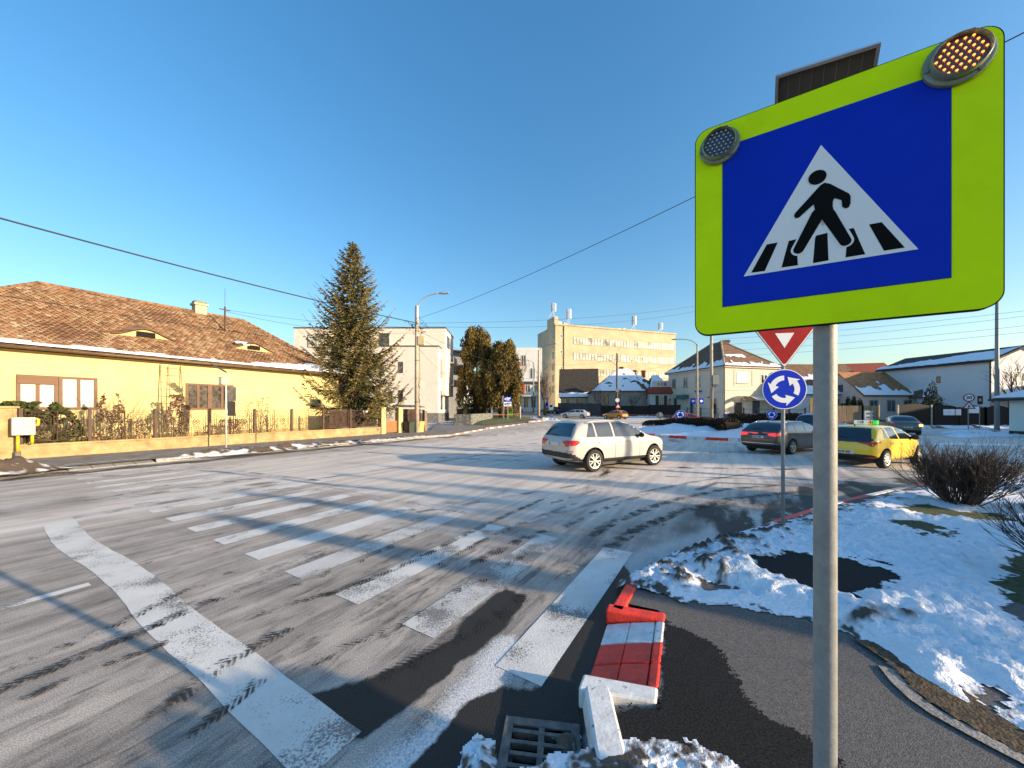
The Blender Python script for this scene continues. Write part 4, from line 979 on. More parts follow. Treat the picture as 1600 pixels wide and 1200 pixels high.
# ================================================================ BUILDINGS
ZV = Vector((0, 0, 1))
M_WOODF = mat('brown_window_frame', (0.10, 0.037, 0.009), rough=.55, var=.3, scale=6)
M_WFRAME = mat('white_window_frame', (0.62, 0.6, 0.57), rough=.5, var=.08)
M_DFRAME = mat('dark_window_frame', (0.06, 0.055, 0.05), rough=.5)
M_PANE = mat('window_glass', (0.03, 0.035, 0.04), rough=.05, spec=.9, var=.5, scale=1.2, coat=.5)
M_CURT = mat('curtained_glass', (0.45, 0.44, 0.40), rough=.25, var=.12, scale=2.5, coat=.7)
M_PANEW = mat('pale_reflecting_glass', (0.50, 0.50, 0.46), rough=.12, var=.6, scale=.8, coat=.6)
M_TILE = mat('old_clay_tile', (0.235, 0.122, 0.057), rough=.9, var=.55, scale=2.4, bump=.3, bscale=40)
attr_mix(M_TILE, 'tint', (0.46, 0.34, 0.21), .45, 1.25)
M_TILEB = mat('clay_tile_bed', (0.07, 0.03, 0.015), rough=.95, var=.4, scale=4)
M_TILEF = mat('weathered_tile', (0.15, 0.082, 0.05), rough=.9, var=.5, scale=3.0, bump=.8, bscale=9, detail=8)
M_TILER = mat('red_roof_tile', (0.28, 0.06, 0.032), rough=.85, var=.25, scale=3, bump=.5, bscale=9)
M_TILED = mat('dark_roof_felt', (0.05, 0.043, 0.037), rough=.95, var=.25, scale=2)
M_GUT = mat('brown_gutter', (0.13, 0.085, 0.05), rough=.5, metal=.3, var=.2)
M_BRICK = mat('chimney_brick', (0.33, 0.14, 0.07), rough=.9, var=.35, scale=10, bump=.5, bscale=30)
M_PLASTER = mat('chimney_plaster', (0.42, 0.36, 0.26), rough=.9, var=.25, scale=7)
def wallm(name, col, var=.10, scale=1.1, **k): return mat(name, col, rough=.9, var=var, scale=scale, bump=.12, bscale=60, detail=8, **k)

def win(parent, O, ex, nv, a0, a1, z0, z1, frame=M_WFRAME, pane=M_PANE, fw=.07, panes=2, rails=(), depth=.05, sill=None, shut=None):
    M = frameM(O, ex, nv); f = MB(); d = depth
    f.box(a0, a1, -.02, d, z0, z0 + fw, M); f.box(a0, a1, -.02, d, z1 - fw, z1, M)
    f.box(a0, a0 + fw, -.02, d, z0 + fw, z1 - fw, M); f.box(a1 - fw, a1, -.02, d, z0 + fw, z1 - fw, M)
    for k in range(1, panes):
        x = a0 + (a1 - a0) * k / panes; f.box(x - fw * .5, x + fw * .5, -.02, d * .9, z0 + fw, z1 - fw, M)
    for r_ in rails:
        z = z0 + (z1 - z0) * r_; f.box(a0 + fw, a1 - fw, -.02, d * .8, z - fw * .35, z + fw * .35, M)
    o = f.build('window', frame, parent)
    p = MB(); p.box(a0 + fw * .5, a1 - fw * .5, -.03, d * .3, z0 + fw * .5, z1 - fw * .5, M); p.build('pane', pane, o)
    if sill is not None:
        s = MB(); s.box(a0 - .08, a1 + .08, -.02, d + .1, z0 - .07, z0 - .003, M); s.build('sill', sill, o)
    return o
def walls(parent, pts, z0, z1, m, name='wall', gables=()):
    """a closed prism of walls on a ground polygon"""
    b = MB(); n = len(pts)
    vs = [(p[0], p[1], z0) for p in pts] + [(p[0], p[1], z1) for p in pts]
    b.add(vs, [(i, (i + 1) % n, n + (i + 1) % n, n + i) for i in range(n)] + [tuple(range(n, 2 * n))])
    for tri in gables: b.face(tri)
    return b.build(name, m, parent)
def snowpatch(parent, O, u, v, lu, lv, shape, seed=0, off=.05, step=.12, clip=None, thick=.05, name='roof_snow'):
    """irregular snow on a roof plane; shape(a,b,noise) < 0 where snow lies (a along, b up the slope, metres)"""
    u = Vector(u).normalized(); v = Vector(v).normalized(); w = u.cross(v); w = w if w.z > 0 else -w
    A, B = np.meshgrid(np.arange(0, lu + step, step), np.arange(0, lv + step, step))
    n1 = fbm(A * 1.3 + seed, B * 1.3, 5) - .5
    d = shape(A, B, n1)
    if clip is not None: d = np.maximum(d, poly_sd(A, B, clip))
    h = off + np.clip(-d * .3, 0, thick) + n1 * .02
    X = O[0] + A * u.x + B * v.x + h * w.x; Y = O[1] + A * u.y + B * v.y + h * w.y; Z = O[2] + A * u.z + B * v.z + h * w.z
    c = (d[:-1, :-1] + d[1:, 1:]) / 2 < 0
    if not c.any(): return
    return sheet(name, M_SNOW, X, Y, Z, keep=c, parent=parent, attrs={'dirt': np.clip(n1 * .6, 0, 1)}, kind=None)
def roof(parent, faces, m, t=.12, name='roof'):
    b = MB()
    for f in faces: b.slab(f, t)
    return b.build(name, m, parent, recalc=True)

# ---------------- the yellow house on the left
HN, HS0, HS1 = 25.3, -2.0, 16.4
EAVE, RID = 4.62, 8.5
t = thing('house', S(7, HN, 0), 'long low yellow house with a rust tiled roof behind the iron fence', 'house')
M_YEL = wallm('yellow_render', (.62, .505, .225), var=.11); M_YELD = wallm('weathered_base', (.42, .30, .12), var=.3, scale=2)
walls(t, [S(HS0, HN), S(HS1, HN), S(HS1, HN + 10), S(HS0, HN + 10)], 0, EAVE + .1, M_YEL)
MB().box(HS0 - .02, HS1 + .02, 0, .03, 0, .75, frameM(S(0, HN), U, -N)).build('base_course', M_YELD, t)
rn = HN + 5.1; e0 = HN - .42; ez = EAVE - .05; sl = (RID - ez) / (rn - e0)
A, B_, C_, D_ = S(HS0 - .4, e0, ez), S(HS1 + .35, e0, ez), S(12.2, rn, RID), S(3.1, rn, RID)
E_, F_ = S(HS1 + .35, rn + (rn - e0), ez), S(HS0 - .4, rn + (rn - e0), ez)
ro = roof(t, [[A, B_, C_, D_], [B_, E_, C_], [E_, F_, D_, C_], [F_, A, D_]], M_TILEB, .15)
def tiles(name, O, u, v, lu, poly, m, tw=.19, th=.165, rng=random.Random(2), hole=None):
    u = Vector(u).normalized(); v = Vector(v).normalized(); w = u.cross(v); w = w if w.z > 0 else -w
    vs = []; fs = []; tint = []
    lv = max(p[1] for p in poly); rows = int(lv / th) + 1
    for j in range(rows):
        for i in range(-2, int(lu / tw) + 2):
            a = i * tw + (j % 2) * tw / 2; b = j * th
            ca, cb = a + tw / 2, b + th / 2
            ins = False
            for k in range(len(poly)):
                (x0, y0), (x1, y1) = poly[k], poly[(k + 1) % len(poly)]
                if (y0 > cb) != (y1 > cb) and ca < (x1 - x0) * (cb - y0) / (y1 - y0) + x0: ins = not ins
            if not ins or (hole and hole(ca, cb)): continue
            dz = .028 + rng.uniform(0, .022); sk = rng.uniform(-.012, .012); dv = rng.uniform(-.015, .015); sag = .03 * math.sin(ca * .8) * math.sin(cb * .9)
            k = len(vs)
            P = lambda x, y, z: O + u * x + v * y + w * (z + sag)
            vs += [P(a + .008, b + .05 + dv, dz), P(a + tw * .3, b - .005 + dv + sk, dz + .004), P(a + tw * .7, b - .005 + dv - sk, dz + .004), P(a + tw - .008, b + .05 + dv, dz), P(a + tw - .006, b + th + .06, .010), P(a + .006, b + th + .06, .010)]
            fs.append((k, k + 1, k + 2, k + 3, k + 4, k + 5)); tint.append(rng.random() + (.35 if rng.random() < .12 else 0) + .25 * mnoise.noise((ca * .6, cb * .6, 2)))
            vs += [P(a + tw * .3, b - .005 + dv + sk, 0), P(a + tw * .7, b - .005 + dv - sk, 0)]
            fs.append((k + 1, k + 6, k + 7, k + 2)); tint.append(0)
    q = MB(); q.v = [tuple(p) for p in vs]; q.f = fs; q.m = [0] * len(fs); q.at['tint'] = ('FACE', tint)
    return q.build(name, m, t, recalc=False)
vS = (C_ - S(12.2, e0, ez)); Lv = vS.length
o_t = tiles('roof_tiles', A, U, vS, HS1 - HS0 + .8, [(0, 0), (HS1 - HS0 + .75, 0), (12.2 - HS0 + .4, Lv), (3.1 - HS0 + .4, Lv)], M_TILE)
vL = D_ - S(HS0 - .4, rn, ez); ll = (F_ - A).length
tiles('roof_tiles', F_, -N, vL, ll, [(0, 0), (ll, 0), (ll / 2, vL.length)], M_TILE)
vR = C_ - S(HS1 + .35, rn, ez)
tiles('roof_tiles', B_, N, vR, ll, [(0, 0), (ll, 0), (ll / 2, vR.length)], M_TILE)
rc_ = MB()
for a, c in ((D_, C_), (A, D_), (B_, C_)):
    L = (c - a).length; k = int(L / .36); dd = (c - a) / k
    for i in range(k):
        p0 = a + dd * i; rc_.tube([p0 + Vector((0, 0, .0)), p0 + dd * 1.06 + Vector((0, 0, .025))], [.105, .085], 8)
rc_.build('ridge_tiles', M_TILE, t, smooth=True)
# rear wing whose hipped end shows past the chimney
W0, W1, W2 = S(13.6, rn + .4, RID + .02), S(13.2, rn + 7, RID - .1), S(17.5, rn + 3, ez + .6)
roof(t, [[S(12.1, rn + .2, RID - .35), S(12.9, rn + 1.2, RID + .22), S(13.4, rn + 6, RID + .05), S(11.4, rn + 4, RID - .6)], [S(12.9, rn + 1.2, RID + .22), S(16.7, rn - .2, ez + 1.4), S(16.7, rn + 6, ez + 1.2), S(13.4, rn + 6, RID + .05)]], M_TILEF, .1, 'rear_roof')
g = MB(); Mh = frameM(S(0, HN), U, -N)
g.box(HS0 - .3, HS1 + .3, .003, .30, EAVE - .17, EAVE - .05, Mh); g.box(HS0 - .3, HS1 + .3, .30, .40, EAVE - .10, EAVE - .0, Mh)
g.build('eaves_board', mat('eaves_wood', (.33, .22, .10), rough=.8, var=.3, scale=4), t)
g = MB(); g.tube([S(HS0 - .4, e0 - .06, ez + .0), S(HS1 + .4, e0 - .06, ez - .03)], .07, 8); g.tube([S(HS1 + .1, e0 - .02, ez - .05), S(HS1 + .1, HN - .09, ez - .45), S(HS1 + .1, HN - .09, .3)], .05, 8); g.build('gutter', M_GUT, t, smooth=True)
snowpatch(t, A + Vector((0, 0, .02)), U, vS, HS1 - HS0 + .7, 1.3, lambda a, b, n: b - (.42 + n * .5 + np.clip((a - 13.2) * .22, 0, .8)), off=.06, thick=.07)
for s_c, n_c in ((6.2, 27.0), (11.3, 27.1)):              # the eyebrow dormers
    zc = ez + sl * (n_c - e0); wd, hh = 1.25, .42
    gg = MB(); P = []; k = 18
    prof = [(-wd + 2 * wd * i / k, .02 + hh * (.5 + .5 * math.cos(math.pi * (-1 + 2 * i / k))) ** 1.0) for i in range(k + 1)]
    nf = n_c - .42
    zf = ez + sl * (nf - e0)
    front = [S(s_c + x, nf, zf + y) for x, y in prof]
    back_ = [S(s_c + x, nf + y / sl + .25 + .9 * y, zf + sl * (y / sl + .25 + .9 * y) + .02) for x, y in prof]
    gg.mat(0); low = [S(s_c + x, nf + .02, zf - .05) for x, y in prof]
    for i in range(k): gg.face([low[i], low[i + 1], front[i + 1], front[i]])
    gg.mat(1)
    ov = [p + Vector((N.x, N.y, 0)) * -.12 + Vector((0, 0, .03)) for p in front]
    for i in range(k): gg.face([ov[i], ov[i + 1], back_[i + 1], back_[i]])
    d_o = gg.build('eyebrow_dormer', [mat('dormer_plaster', (.5, .40, .2), rough=.9), M_TILE], t, smooth=True, recalc=False)
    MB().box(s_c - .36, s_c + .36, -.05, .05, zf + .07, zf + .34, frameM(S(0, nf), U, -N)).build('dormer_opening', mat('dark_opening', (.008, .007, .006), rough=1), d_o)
    if s_c > 10: snowpatch(t, front[2] + Vector((0, 0, .12)), U, vS, 1.0, .5, lambda a, b, n: np.hypot((a - .45) / .5, (b - .25) / .2) - 1 + n, off=.12)
def chimney(parent, p, w, h, m, cap=True):
    q = MB(); M = frameM(p, U, N); q.box(-w / 2, w / 2, -w / 2, w / 2, 0, h, M); q.box(-w * .62, w * .62, -w * .62, w * .62, h - .28, h - .14, M); q.box(-w * .5, w * .5, -w * .5, w * .5, h - .14, h, M)
    return q.build('chimney', m, parent, bevel=.015)
chimney(ro, S(9.7, rn + .1, RID - .5), .62, 1.25, M_PLASTER)
OW = S(0, HN)
def sw(px): # s on the house front of a measured column
    k = (px - CX) / F; d = HN / (k * N.x + N.y); return (k * d) * U.x + d * U.y
def zw(px, py):
    k = (px - CX) / F; d = HN / (k * N.x + N.y); return H + (HY - py) / F * d
a0, am, a1 = sw(25), sw(91), sw(152)
w1 = win(t, OW, U, -N, a0, am - .01, 2.0, 3.47, M_WOODF, M_CURT, .11, 2, depth=.07)
MB().box(a0 + .02, am - .03, .0, .10, 3.08, 3.46, frameM(OW, U, -N)).build('roller_shutter', mat('shutter_slats', (.12, .05, .015), rough=.6, var=.25, scale=1.0, stretch=((1, 1, 40), (0, 0, 0))), w1)
win(t, OW, U, -N, am + .01, a1, 2.0, 3.47, M_WOODF, M_CURT, .11, 2, depth=.07)
b0, bm_, b1 = sw(290), sw(327.5), sw(364.5)
M_PATT = mat('patterned_curtain_glass', (.015, .012, .01), rough=.15, var=.6, scale=5, col2=(.13, .11, .09), coat=.2)
win(t, OW, U, -N, b0, bm_, 2.0, 3.45, M_WOODF, M_PATT, .1, 2, depth=.07); win(t, OW, U, -N, bm_, b1, 2.0, 3.45, M_WOODF, M_PATT, .1, 2, depth=.07)
win(t, OW, U, -N, sw(484), sw(501), 2.05, 2.75, M_DFRAME, M_PANE, .07, 1)

# ---------------- the modern white block
t = thing('apartment_block', (-12, 50, .3), 'modern white three storey apartment block behind the spruce', 'building')
M_WHR = wallm('white_render', (.70, .62, .55), var=.05); M_DST = mat('dark_stone_base', (.16, .16, .165), rough=.8, var=.5, scale=5, bump=.4, bscale=9)
g0 = .2; LX0, LX1, LY = -19.0, -9.9, 48.0
walls(t, [(LX0, LY), (LX1, LY), (LX1, LY + 8), (LX0, LY + 8)], g0, 10.45, M_WHR)
walls(t, [(-30.5, LY + 2.2), (-9.35, LY + 2.2), (-9.35, LY + 9.0), (-30.5, LY + 9.0)], 4.0, 13.4, M_WHR, 'upper_storey')
walls(t, [(-30, LY + 3.2), (-19.5, LY + 3.2), (-19.5, LY + 9), (-30, LY + 9)], g0, 9.6, M_WHR, 'side_wing')
M_COP = mat('dark_coping', (.05, .045, .045), rough=.5)
q = MB(); q.box(LX0 - .1, LX1 + .1, LY - .1, LY + .2, 10.45, 10.58); q.box(LX1 - .2, LX1 + .1, LY + .2, LY + 2.15, 10.45, 10.58); q.box(-30.6, -9.25, LY + 2.1, LY + 9.1, 13.4, 13.52); q.build('parapet_coping', M_COP, t)
q = MB(); q.box(LX1 - 4.2, LX1 + .06, LY - .06, LY + 8, g0, 1.55); q.build('stone_base', M_DST, t)
fO, fx, fn = Vector((0, LY, 0)), Vector((1, 0, 0)), Vector((0, -1, 0))
for xa, z0, z1 in ((-15.2, 6.9, 8.4), (-15.2, 3.0, 4.6), (-16.6, 2.9, 4.4), (-17.8, 6.5, 8.2), (-18.2, 2.9, 4.4)): win(t, fO, fx, fn, xa, xa + .62, z0, z1, M_DFRAME, M_PANE, .07, 1)
rO, rx, rn_ = Vector((LX1, 0, 0)), Vector((0, 1, 0)), Vector((1, 0, 0))
for ya in (LY + 1.6, LY + 4.6):
    for z0 in (2.0, 6.4): win(t, rO, rx, rn_, ya, ya + 1.3, z0, z0 + 2.6, M_DFRAME, M_PANE, .06, 1)
for z0 in (.5,): win(t, rO, rx, rn_, LY + 2.5, LY + 7, .55, 1.3, M_DFRAME, M_PANE, .06, 3, depth=.12)
for z in (5.6, 9.0):
    q = MB(); q.box(LX1 + .02, LX1 + 1.1, LY + 6.2, LY + 9.6, z, z + .18); q.box(LX1 + 1.05, LX1 + 1.1, LY + 6.2, LY + 9.6, z + .18, z + 1.0)
    q.build('balcony', M_WHR, t)
win(t, Vector((-9.35, 0, 0)), rx, rn_, LY + 3.4, LY + 5.4, 10.9, 12.6, M_DFRAME, M_PANE, .06, 2)
win(t, Vector((0, LY + 2.2, 0)), fx, fn, -18.6, -17.2, 10.9, 12.7, M_DFRAME, M_PANE, .06, 1)
win(t, Vector((0, LY + 2.2, 0)), fx, fn, -28.6, -26.2, 10.7, 12.5, M_DFRAME, M_PANEW, .06, 2)
# grey house end seen behind it
t = thing('house', (-9.5, 64, 1), 'narrow grey house end with overhanging eaves behind the white block', 'house')
walls(t, [(-13, 62), (-8.3, 62), (-8.3, 72), (-13, 72)], .5, 12.0, wallm('grey_render', (.42, .42, .42)))
roof(t, [[(-14, 61, 12.6), (-6.9, 61, 11.9), (-6.9, 73, 11.9), (-14, 73, 12.6)]], M_TILED, .25)
win(t, Vector((0, 62, 0)), fx, fn, -10.2, -9.2, 8.0, 9.6, M_DFRAME, M_PANE, .07, 1)

# ---------------- office block
t = thing('office_block', (30, 104, 2), 'tall tan office block with long window bands and rooftop antennas', 'building')
M_TAN = wallm('tan_concrete', (.46, .375, .25), var=.16, scale=.35)
P0 = Vector((12.1, 100, 0)); ex = Vector((.95, .312, 0)).normalized(); nv = Vector((ex.y, -ex.x, 0)); back = -nv
Wd, Dp, gZ = 41.5, 13.0, 2.2; TOPZ = 25.6
walls(t, [P0, P0 + ex * Wd, P0 + ex * Wd + back * Dp, P0 + back * Dp], gZ, TOPZ, M_TAN)
walls(t, [P0 + back * .5 - ex * .05, P0 + ex * 1.1 + back * .5, P0 + ex * 1.1 + back * 5.5, P0 + back * 5.5 - ex * .05], TOPZ - 6, 28.2, M_TAN, 'stair_tower')
q = MB(); M = frameM(P0, ex, nv); q.box(-.2, Wd + .2, -.25, .25, TOPZ, TOPZ + .4, M); q.box(2.6, 3.4, .003, .35, gZ, TOPZ, M); q.build('parapet', M_TAN, t)
for zc in (21.6, 17.2, 12.7, 8.3): 
    k = 6
    for i in range(k):
        aa = 5.6 + (Wd - 6.0) * i / k; ab = 5.6 + (Wd - 6.0) * (i + 1) / k - .02
        win(t, P0, ex, nv, aa, ab, zc - 1.05, zc + 1.05, mat('aged_metal_frame', (.34, .31, .25), rough=.6), mat('band_glass', (.38, .38, .33), rough=.16, var=.85, scale=.45, col2=(.75, .74, .66), detail=3, coat=.4), .09, 6, rails=(.72,), depth=.12)
for zc in (22.7, 18.2, 13.7): win(t, P0, ex, nv, 1.6, 2.2, zc - .5, zc + .4, M_WFRAME, M_PANE, .1, 1)
lO, lx, lnv = P0, back, -ex
for zc in (23.5, 20.5, 17.4, 14.2, 11, 7.8): win(t, lO, lx, lnv, .9, 1.9, zc - 1.1, zc + .8, M_DFRAME, M_PANE, .08, 1)
for a, h_, nn in ((.4, 4.2, 3), (5.2, 5.2, 2), (27.6, 5.0, 3), (37.6, 3.6, 2)):
    q = MB(); z0 = TOPZ + (2.5 if a < 3 else .3)
    c = P0 + ex * a + back * 2
    q.cyl(c, .09, z0, z0 + h_, 8)
    for k in range(nn):
        an = k * 2.1 + .4; p = c + Vector((math.cos(an), math.sin(an), 0)) * .55
        q.box(-.2, .2, -.12, .12, z0 + h_ * .45, z0 + h_, rotz(an, p)); q.bar((c.x, c.y, z0 + h_ * .7), (p.x, p.y, z0 + h_ * .7), .06)
    q.bar(Vector((c.x, c.y, z0 + h_ * .5)), P0 + ex * (a - 1.5) + back * 2 + Vector((0, 0, z0)), .06)
    q.build('antenna_mast', mat('antenna_grey', (.55, .56, .57), rough=.5), t)
for a, w_, h_ in ((1.8, 1.5, 1.4), (4.0, 1.2, 1.1), (14, 1.2, .8), (22, 1.4, .9), (24, 1, 1.0)):
    q = MB(); q.box(a, a + w_, -4, -2.6, TOPZ + .4, TOPZ + .4 + h_, M); q.build('rooftop_cabinet', mat('cabinet_grey', (.5, .46, .38), rough=.7), t)

# ---------------- white shop building behind the yew
t = thing('shop_building', (4, 92, 2), 'white building with red trim in the side street behind the yew trees', 'building')
M_SHW = wallm('shop_white', (.6, .61, .62), var=.05)
walls(t, [(-2.5, 88), (7.4, 88), (6.0, 104), (-2.5, 104)], 1.5, 17.2, M_SHW)
MB().box(-2.6, 7.5, 87.6, 88, 8.3, 8.9).build('ledge', M_COP, t)
for xa, z0, z1, pm in ((2.2, 12.6, 15.4, M_PANE), (4.4, 9.6, 12.2, M_PANE), (1.0, 2.4, 5.6, M_PANE), (2.8, 2.4, 5.6, M_PANE), (4.6, 2.4, 5.6, M_PANE), (3.2, 6.3, 8.1, M_PANE), (5.2, 6.3, 8.1, M_PANE)): win(t, Vector((0, 88, 0)), fx, fn, xa, xa + 1.3, z0, z1, M_WFRAME, pm, .12, 2)
for bx_ in ((1.4, 2.1, 87.9, 87.99, 12.6, 13.6), (1.9, 3.1, 87.85, 87.98, 5.9, 8.2)):
    q = MB(); q.box(*bx_); q.build('red_panel', mat('red_panel', (.55, .07, .03), rough=.5), t)
q = MB(); q.box(-2, 6.8, 86.6, 87.9, 5.2, 5.5); q.build('canopy', mat('pale_canopy', (.5, .48, .43), rough=.7), t)

# ---------------- houses along the far side
def gable_house(label, O, ex, W_, D_2, z0, ze, zr, wm, rm, name='house', ov=.4, group=None, ridge='x', hip=0.0, cat='house'):
    """O front left corner, ex along the front; ridge along ex ('x') or back ('y')"""
    ex = Vector((ex[0], ex[1], 0)).normalized(); nv = Vector((ex.y, -ex.x, 0)); bk = -nv; O = Vector((O[0], O[1], 0))
    t = thing(name, (O.x, O.y, z0), label, cat, group)
    P = lambda a, b, z: O + ex * a + bk * b + Vector((0, 0, z))
    gab = []
    if ridge == 'x':
        if not hip: gab = [[P(0, 0, ze), P(0, D_2, ze), P(0, D_2 / 2, zr - .06)], [P(W_, 0, ze), P(W_, D_2, ze), P(W_, D_2 / 2, zr - .06)]]
    else: gab = [[P(0, 0, ze), P(W_, 0, ze), P(W_ / 2, 0, zr - .06)], [P(0, D_2, ze), P(W_, D_2, ze), P(W_ / 2, D_2, zr - .06)]]
    walls(t, [P(0, 0, 0), P(W_, 0, 0), P(W_, D_2, 0), P(0, D_2, 0)], z0, ze, wm, gables=gab)
    if ridge == 'x':
        k = (zr - ze) / (D_2 / 2); e = ze - ov * k
        r0, r1 = (P(-ov, D_2 / 2, zr), P(W_ + ov, D_2 / 2, zr)) if not hip else (P(hip, D_2 / 2, zr), P(W_ - hip, D_2 / 2, zr))
        a, b, c, d = P(-ov, -ov, e), P(W_ + ov, -ov, e), P(W_ + ov, D_2 + ov, e), P(-ov, D_2 + ov, e)
        fs = [[a, b, r1, r0], [c, d, r0, r1]] + ([[b, c, r1], [d, a, r0]] if hip else [])
    else:
        k = (zr - ze) / (W_ / 2); e = ze - ov * k
        r0, r1 = P(W_ / 2, -ov, zr), P(W_ / 2, D_2 + ov, zr)
        a, b, c, d = P(-ov, -ov, e), P(W_ + ov, -ov, e), P(W_ + ov, D_2 + ov, e), P(-ov, D_2 + ov, e)
        fs = [[a, r0, r1, d], [b, c, r1, r0]]
    ro = roof(t, fs, rm)
    t_ = (P, ex, bk, nv, ro, dict(a=a, b=b, c=c, d=d, r0=r0, r1=r1, e=e))
    return t, t_
# small steep house with a black roof
t, (P, ex, bk, nv, ro, K_) = gable_house('small cream house with a steep black roof in front of the office block', (11.3, 83), (.985, -.17), 8.2, 8, 1.2, 5.6, 11.8, wallm('cream_render', (.5, .42, .26)), M_TILED, ridge='x', ov=.5)
win(t, P(0, 0, 0), ex, nv, 1.1, 2.2, 3.0, 4.9, M_WFRAME, M_PANE, .14, 1); win(t, P(0, 0, 0), ex, nv, 3.2, 4.3, 3.0, 4.9, M_WFRAME, M_PANE, .14, 1)
win(t, P(8.2, 0, 0), bk, ex, 2.5, 4.6, 5.6, 7.6, M_WFRAME, M_PANE, .14, 2)
snowpatch(t, K_['a'] + Vector((0, 0, .03)), ex, K_['r0'] - K_['a'], 9.2, 2, lambda a, b, n: b - 1.2 - n, off=.06)
# snowy hipped house
t, (P, ex, bk, nv, ro, K_) = gable_house('low grey house with a snow covered hipped roof behind the dark wall', (16.2, 71), (.98, -.1), 13.2, 10, 1.0, 6.0, 10.6, wallm('dull_grey_render', (.27, .25, .22), var=.2), M_TILEF, hip=5.6)
for a in (2.0, 4.2): win(t, P(0, 0, 0), ex, nv, a, a + .9, 2.9, 5.0, M_DFRAME, M_PANE, .09, 1)
for a in (9.6, 11.2): win(t, P(0, 0, 0), ex, nv, a, a + .6, 4.2, 4.8, M_DFRAME, M_PANE, .07, 1)
sv = (K_['r0'] - P(5.6, -.4, K_['e'])); lv_ = sv.length
for cl, sh in (([(0, 0), (14, 0), (8, lv_), (6, lv_)], lambda a, b, n: np.where(a > 9, n * 3 + .35 - np.abs(b - 2.6) * .25, n * 2.2 - .45) - .0 * a),):
    snowpatch(t, K_['a'] + Vector((0, 0, .02)), ex, sv, 14, lv_, sh, clip=cl, seed=4, off=.05, step=.15)
for a, b in ((6.4, 5.2), (9.4, 6.6), (11.4, 7.2)): chimney(ro, P(a, b, 8.9), .8, 2.1 if a < 7 else 1.5, M_BRICK)
q = MB()
for (s0, yy) in ((3.5, 2.1), (8.6, 2.6)):
    k = 12; pr = [(-1.4 + 2.8 * i / k, .45 * (.5 + .5 * math.cos(math.pi * (-1 + 2 * i / k)))) for i in range(k + 1)]
    o0 = K_['a'] + ex * s0 + sv.normalized() * yy
    fr = [o0 + ex * x + Vector((0, 0, y + .03)) for x, y in pr]; bb = [p + sv.normalized() * (1.6 * pr[i][1] / .45 + .1) - Vector((0, 0, pr[i][1] * .35)) for i, p in enumerate(fr)]
    for i in range(k): q.face([fr[i], fr[i + 1], bb[i + 1], bb[i]])
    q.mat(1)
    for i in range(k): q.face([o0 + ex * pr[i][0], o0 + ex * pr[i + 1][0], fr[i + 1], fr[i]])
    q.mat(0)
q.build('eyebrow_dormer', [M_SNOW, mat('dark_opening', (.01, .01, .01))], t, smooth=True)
# mansard cottage
t, (P, ex, bk, nv, ro, K_) = gable_house('narrow white cottage with a red brown mansard band and green shutters', (26.3, 68.5), (.97, -.1), 4.3, 8, .9, 5.3, 8.9, wallm('cottage_white', (.55, .56, .57)), M_TILEF, ov=.25, hip=1.6)
q = MB(); q.slab([P(-.5, -.7, 5.1), P(4.8, -.7, 5.1), P(4.6, -.1, 6.3), P(-.3, -.1, 6.3)], .1); q.build('mansard_band', M_TILER, t)
MB().box(.5, 3.9, -.0, .06, 6.3, 7.5, frameM(P(0, 0, 0), ex, nv)).build('dormer_wall', wallm('cottage_white', (0, 0, 0)), t)
win(t, P(0, -.06, 0), ex, nv, 1.3, 3.2, 6.4, 7.3, M_WFRAME, M_PANE, .12, 3)
w_ = win(t, P(0, 0, 0), ex, nv, 1.7, 2.6, 2.6, 4.6, M_WFRAME, M_PANE, .1, 2); win(t, P(0, 0, 0), ex, nv, 3.5, 4.0, 2.8, 4.0, M_DFRAME, M_PANE, .08, 1)
M_SHG = mat('green_shutter', (.015, .045, .04), rough=.6)
for a in (1.1, 2.65): MB().box(a, a + .55, .0, .07, 2.55, 4.65, frameM(P(0, 0, 0), ex, nv)).build('shutter', M_SHG, w_)
sv = K_['r0'] - P(1.6, -.25, K_['e']); snowpatch(t, K_['a'] + Vector((0, 0, .02)), ex, sv, 4.8, sv.length, lambda a, b, n: n * 1.5 - .5, clip=[(0, 0), (4.8, 0), (3, sv.length), (1.8, sv.length)], off=.05)

# two storey corner house
M_CW = wallm('corner_house_render', (.60, .52, .42), var=.09)
O = Vector((33.2, 56, 0)); ex = Vector((.97, .243, 0)); ex.normalize(); nv = Vector((ex.y, -ex.x, 0)); bk = -nv
t = thing('corner_house', (33.2, 56, .5), 'two storey whitewashed corner house with a brown tiled roof and arched door canopy', 'house')
P = lambda a, b, z: O + ex * a + bk * b + Vector((0, 0, z))
W_, D_2, ze, zr = 10.6, 13.2, 8.95, 14.0
walls(t, [P(0, 0, 0), P(W_, 0, 0), P(W_, D_2, 0), P(0, D_2, 0)], .4, ze, M_CW)
a_, b_, c_, d_ = P(-.45, -.45, ze - .1), P(W_ + .45, -.45, ze - .1), P(W_ + .45, D_2 + .45, ze - .1), P(-.45, D_2 + .45, ze - .1)
r0, r1 = P(5.2, 6.0, zr), P(5.4, D_2 - 5.0, zr)
ro = roof(t, [[a_, b_, r0], [b_, c_, r1, r0], [c_, d_, r1], [d_, a_, r0, r1]], M_TILEF, .2)
q = MB()
for x, y in ((a_, r0), (d_, r1), (b_, r0)): q.tube([x + Vector((0, 0, .05)), y + Vector((0, 0, .05))], .14, 6)
q.build('ridge_tiles', mat('mortared_ridge', (.35, .28, .2), rough=.9), t)
chimney(ro, P(7.0, 7.0, 12.4), 1.4, 2.0, M_PLASTER)
q = MB(); M = frameM(O, ex, nv); q.box(-.3, W_ + .3, .003, .35, ze - .35, ze - .1, M); M2 = frameM(O, bk, -ex); q.box(-.3, D_2 + .3, .003, .35, ze - .35, ze - .1, M2)
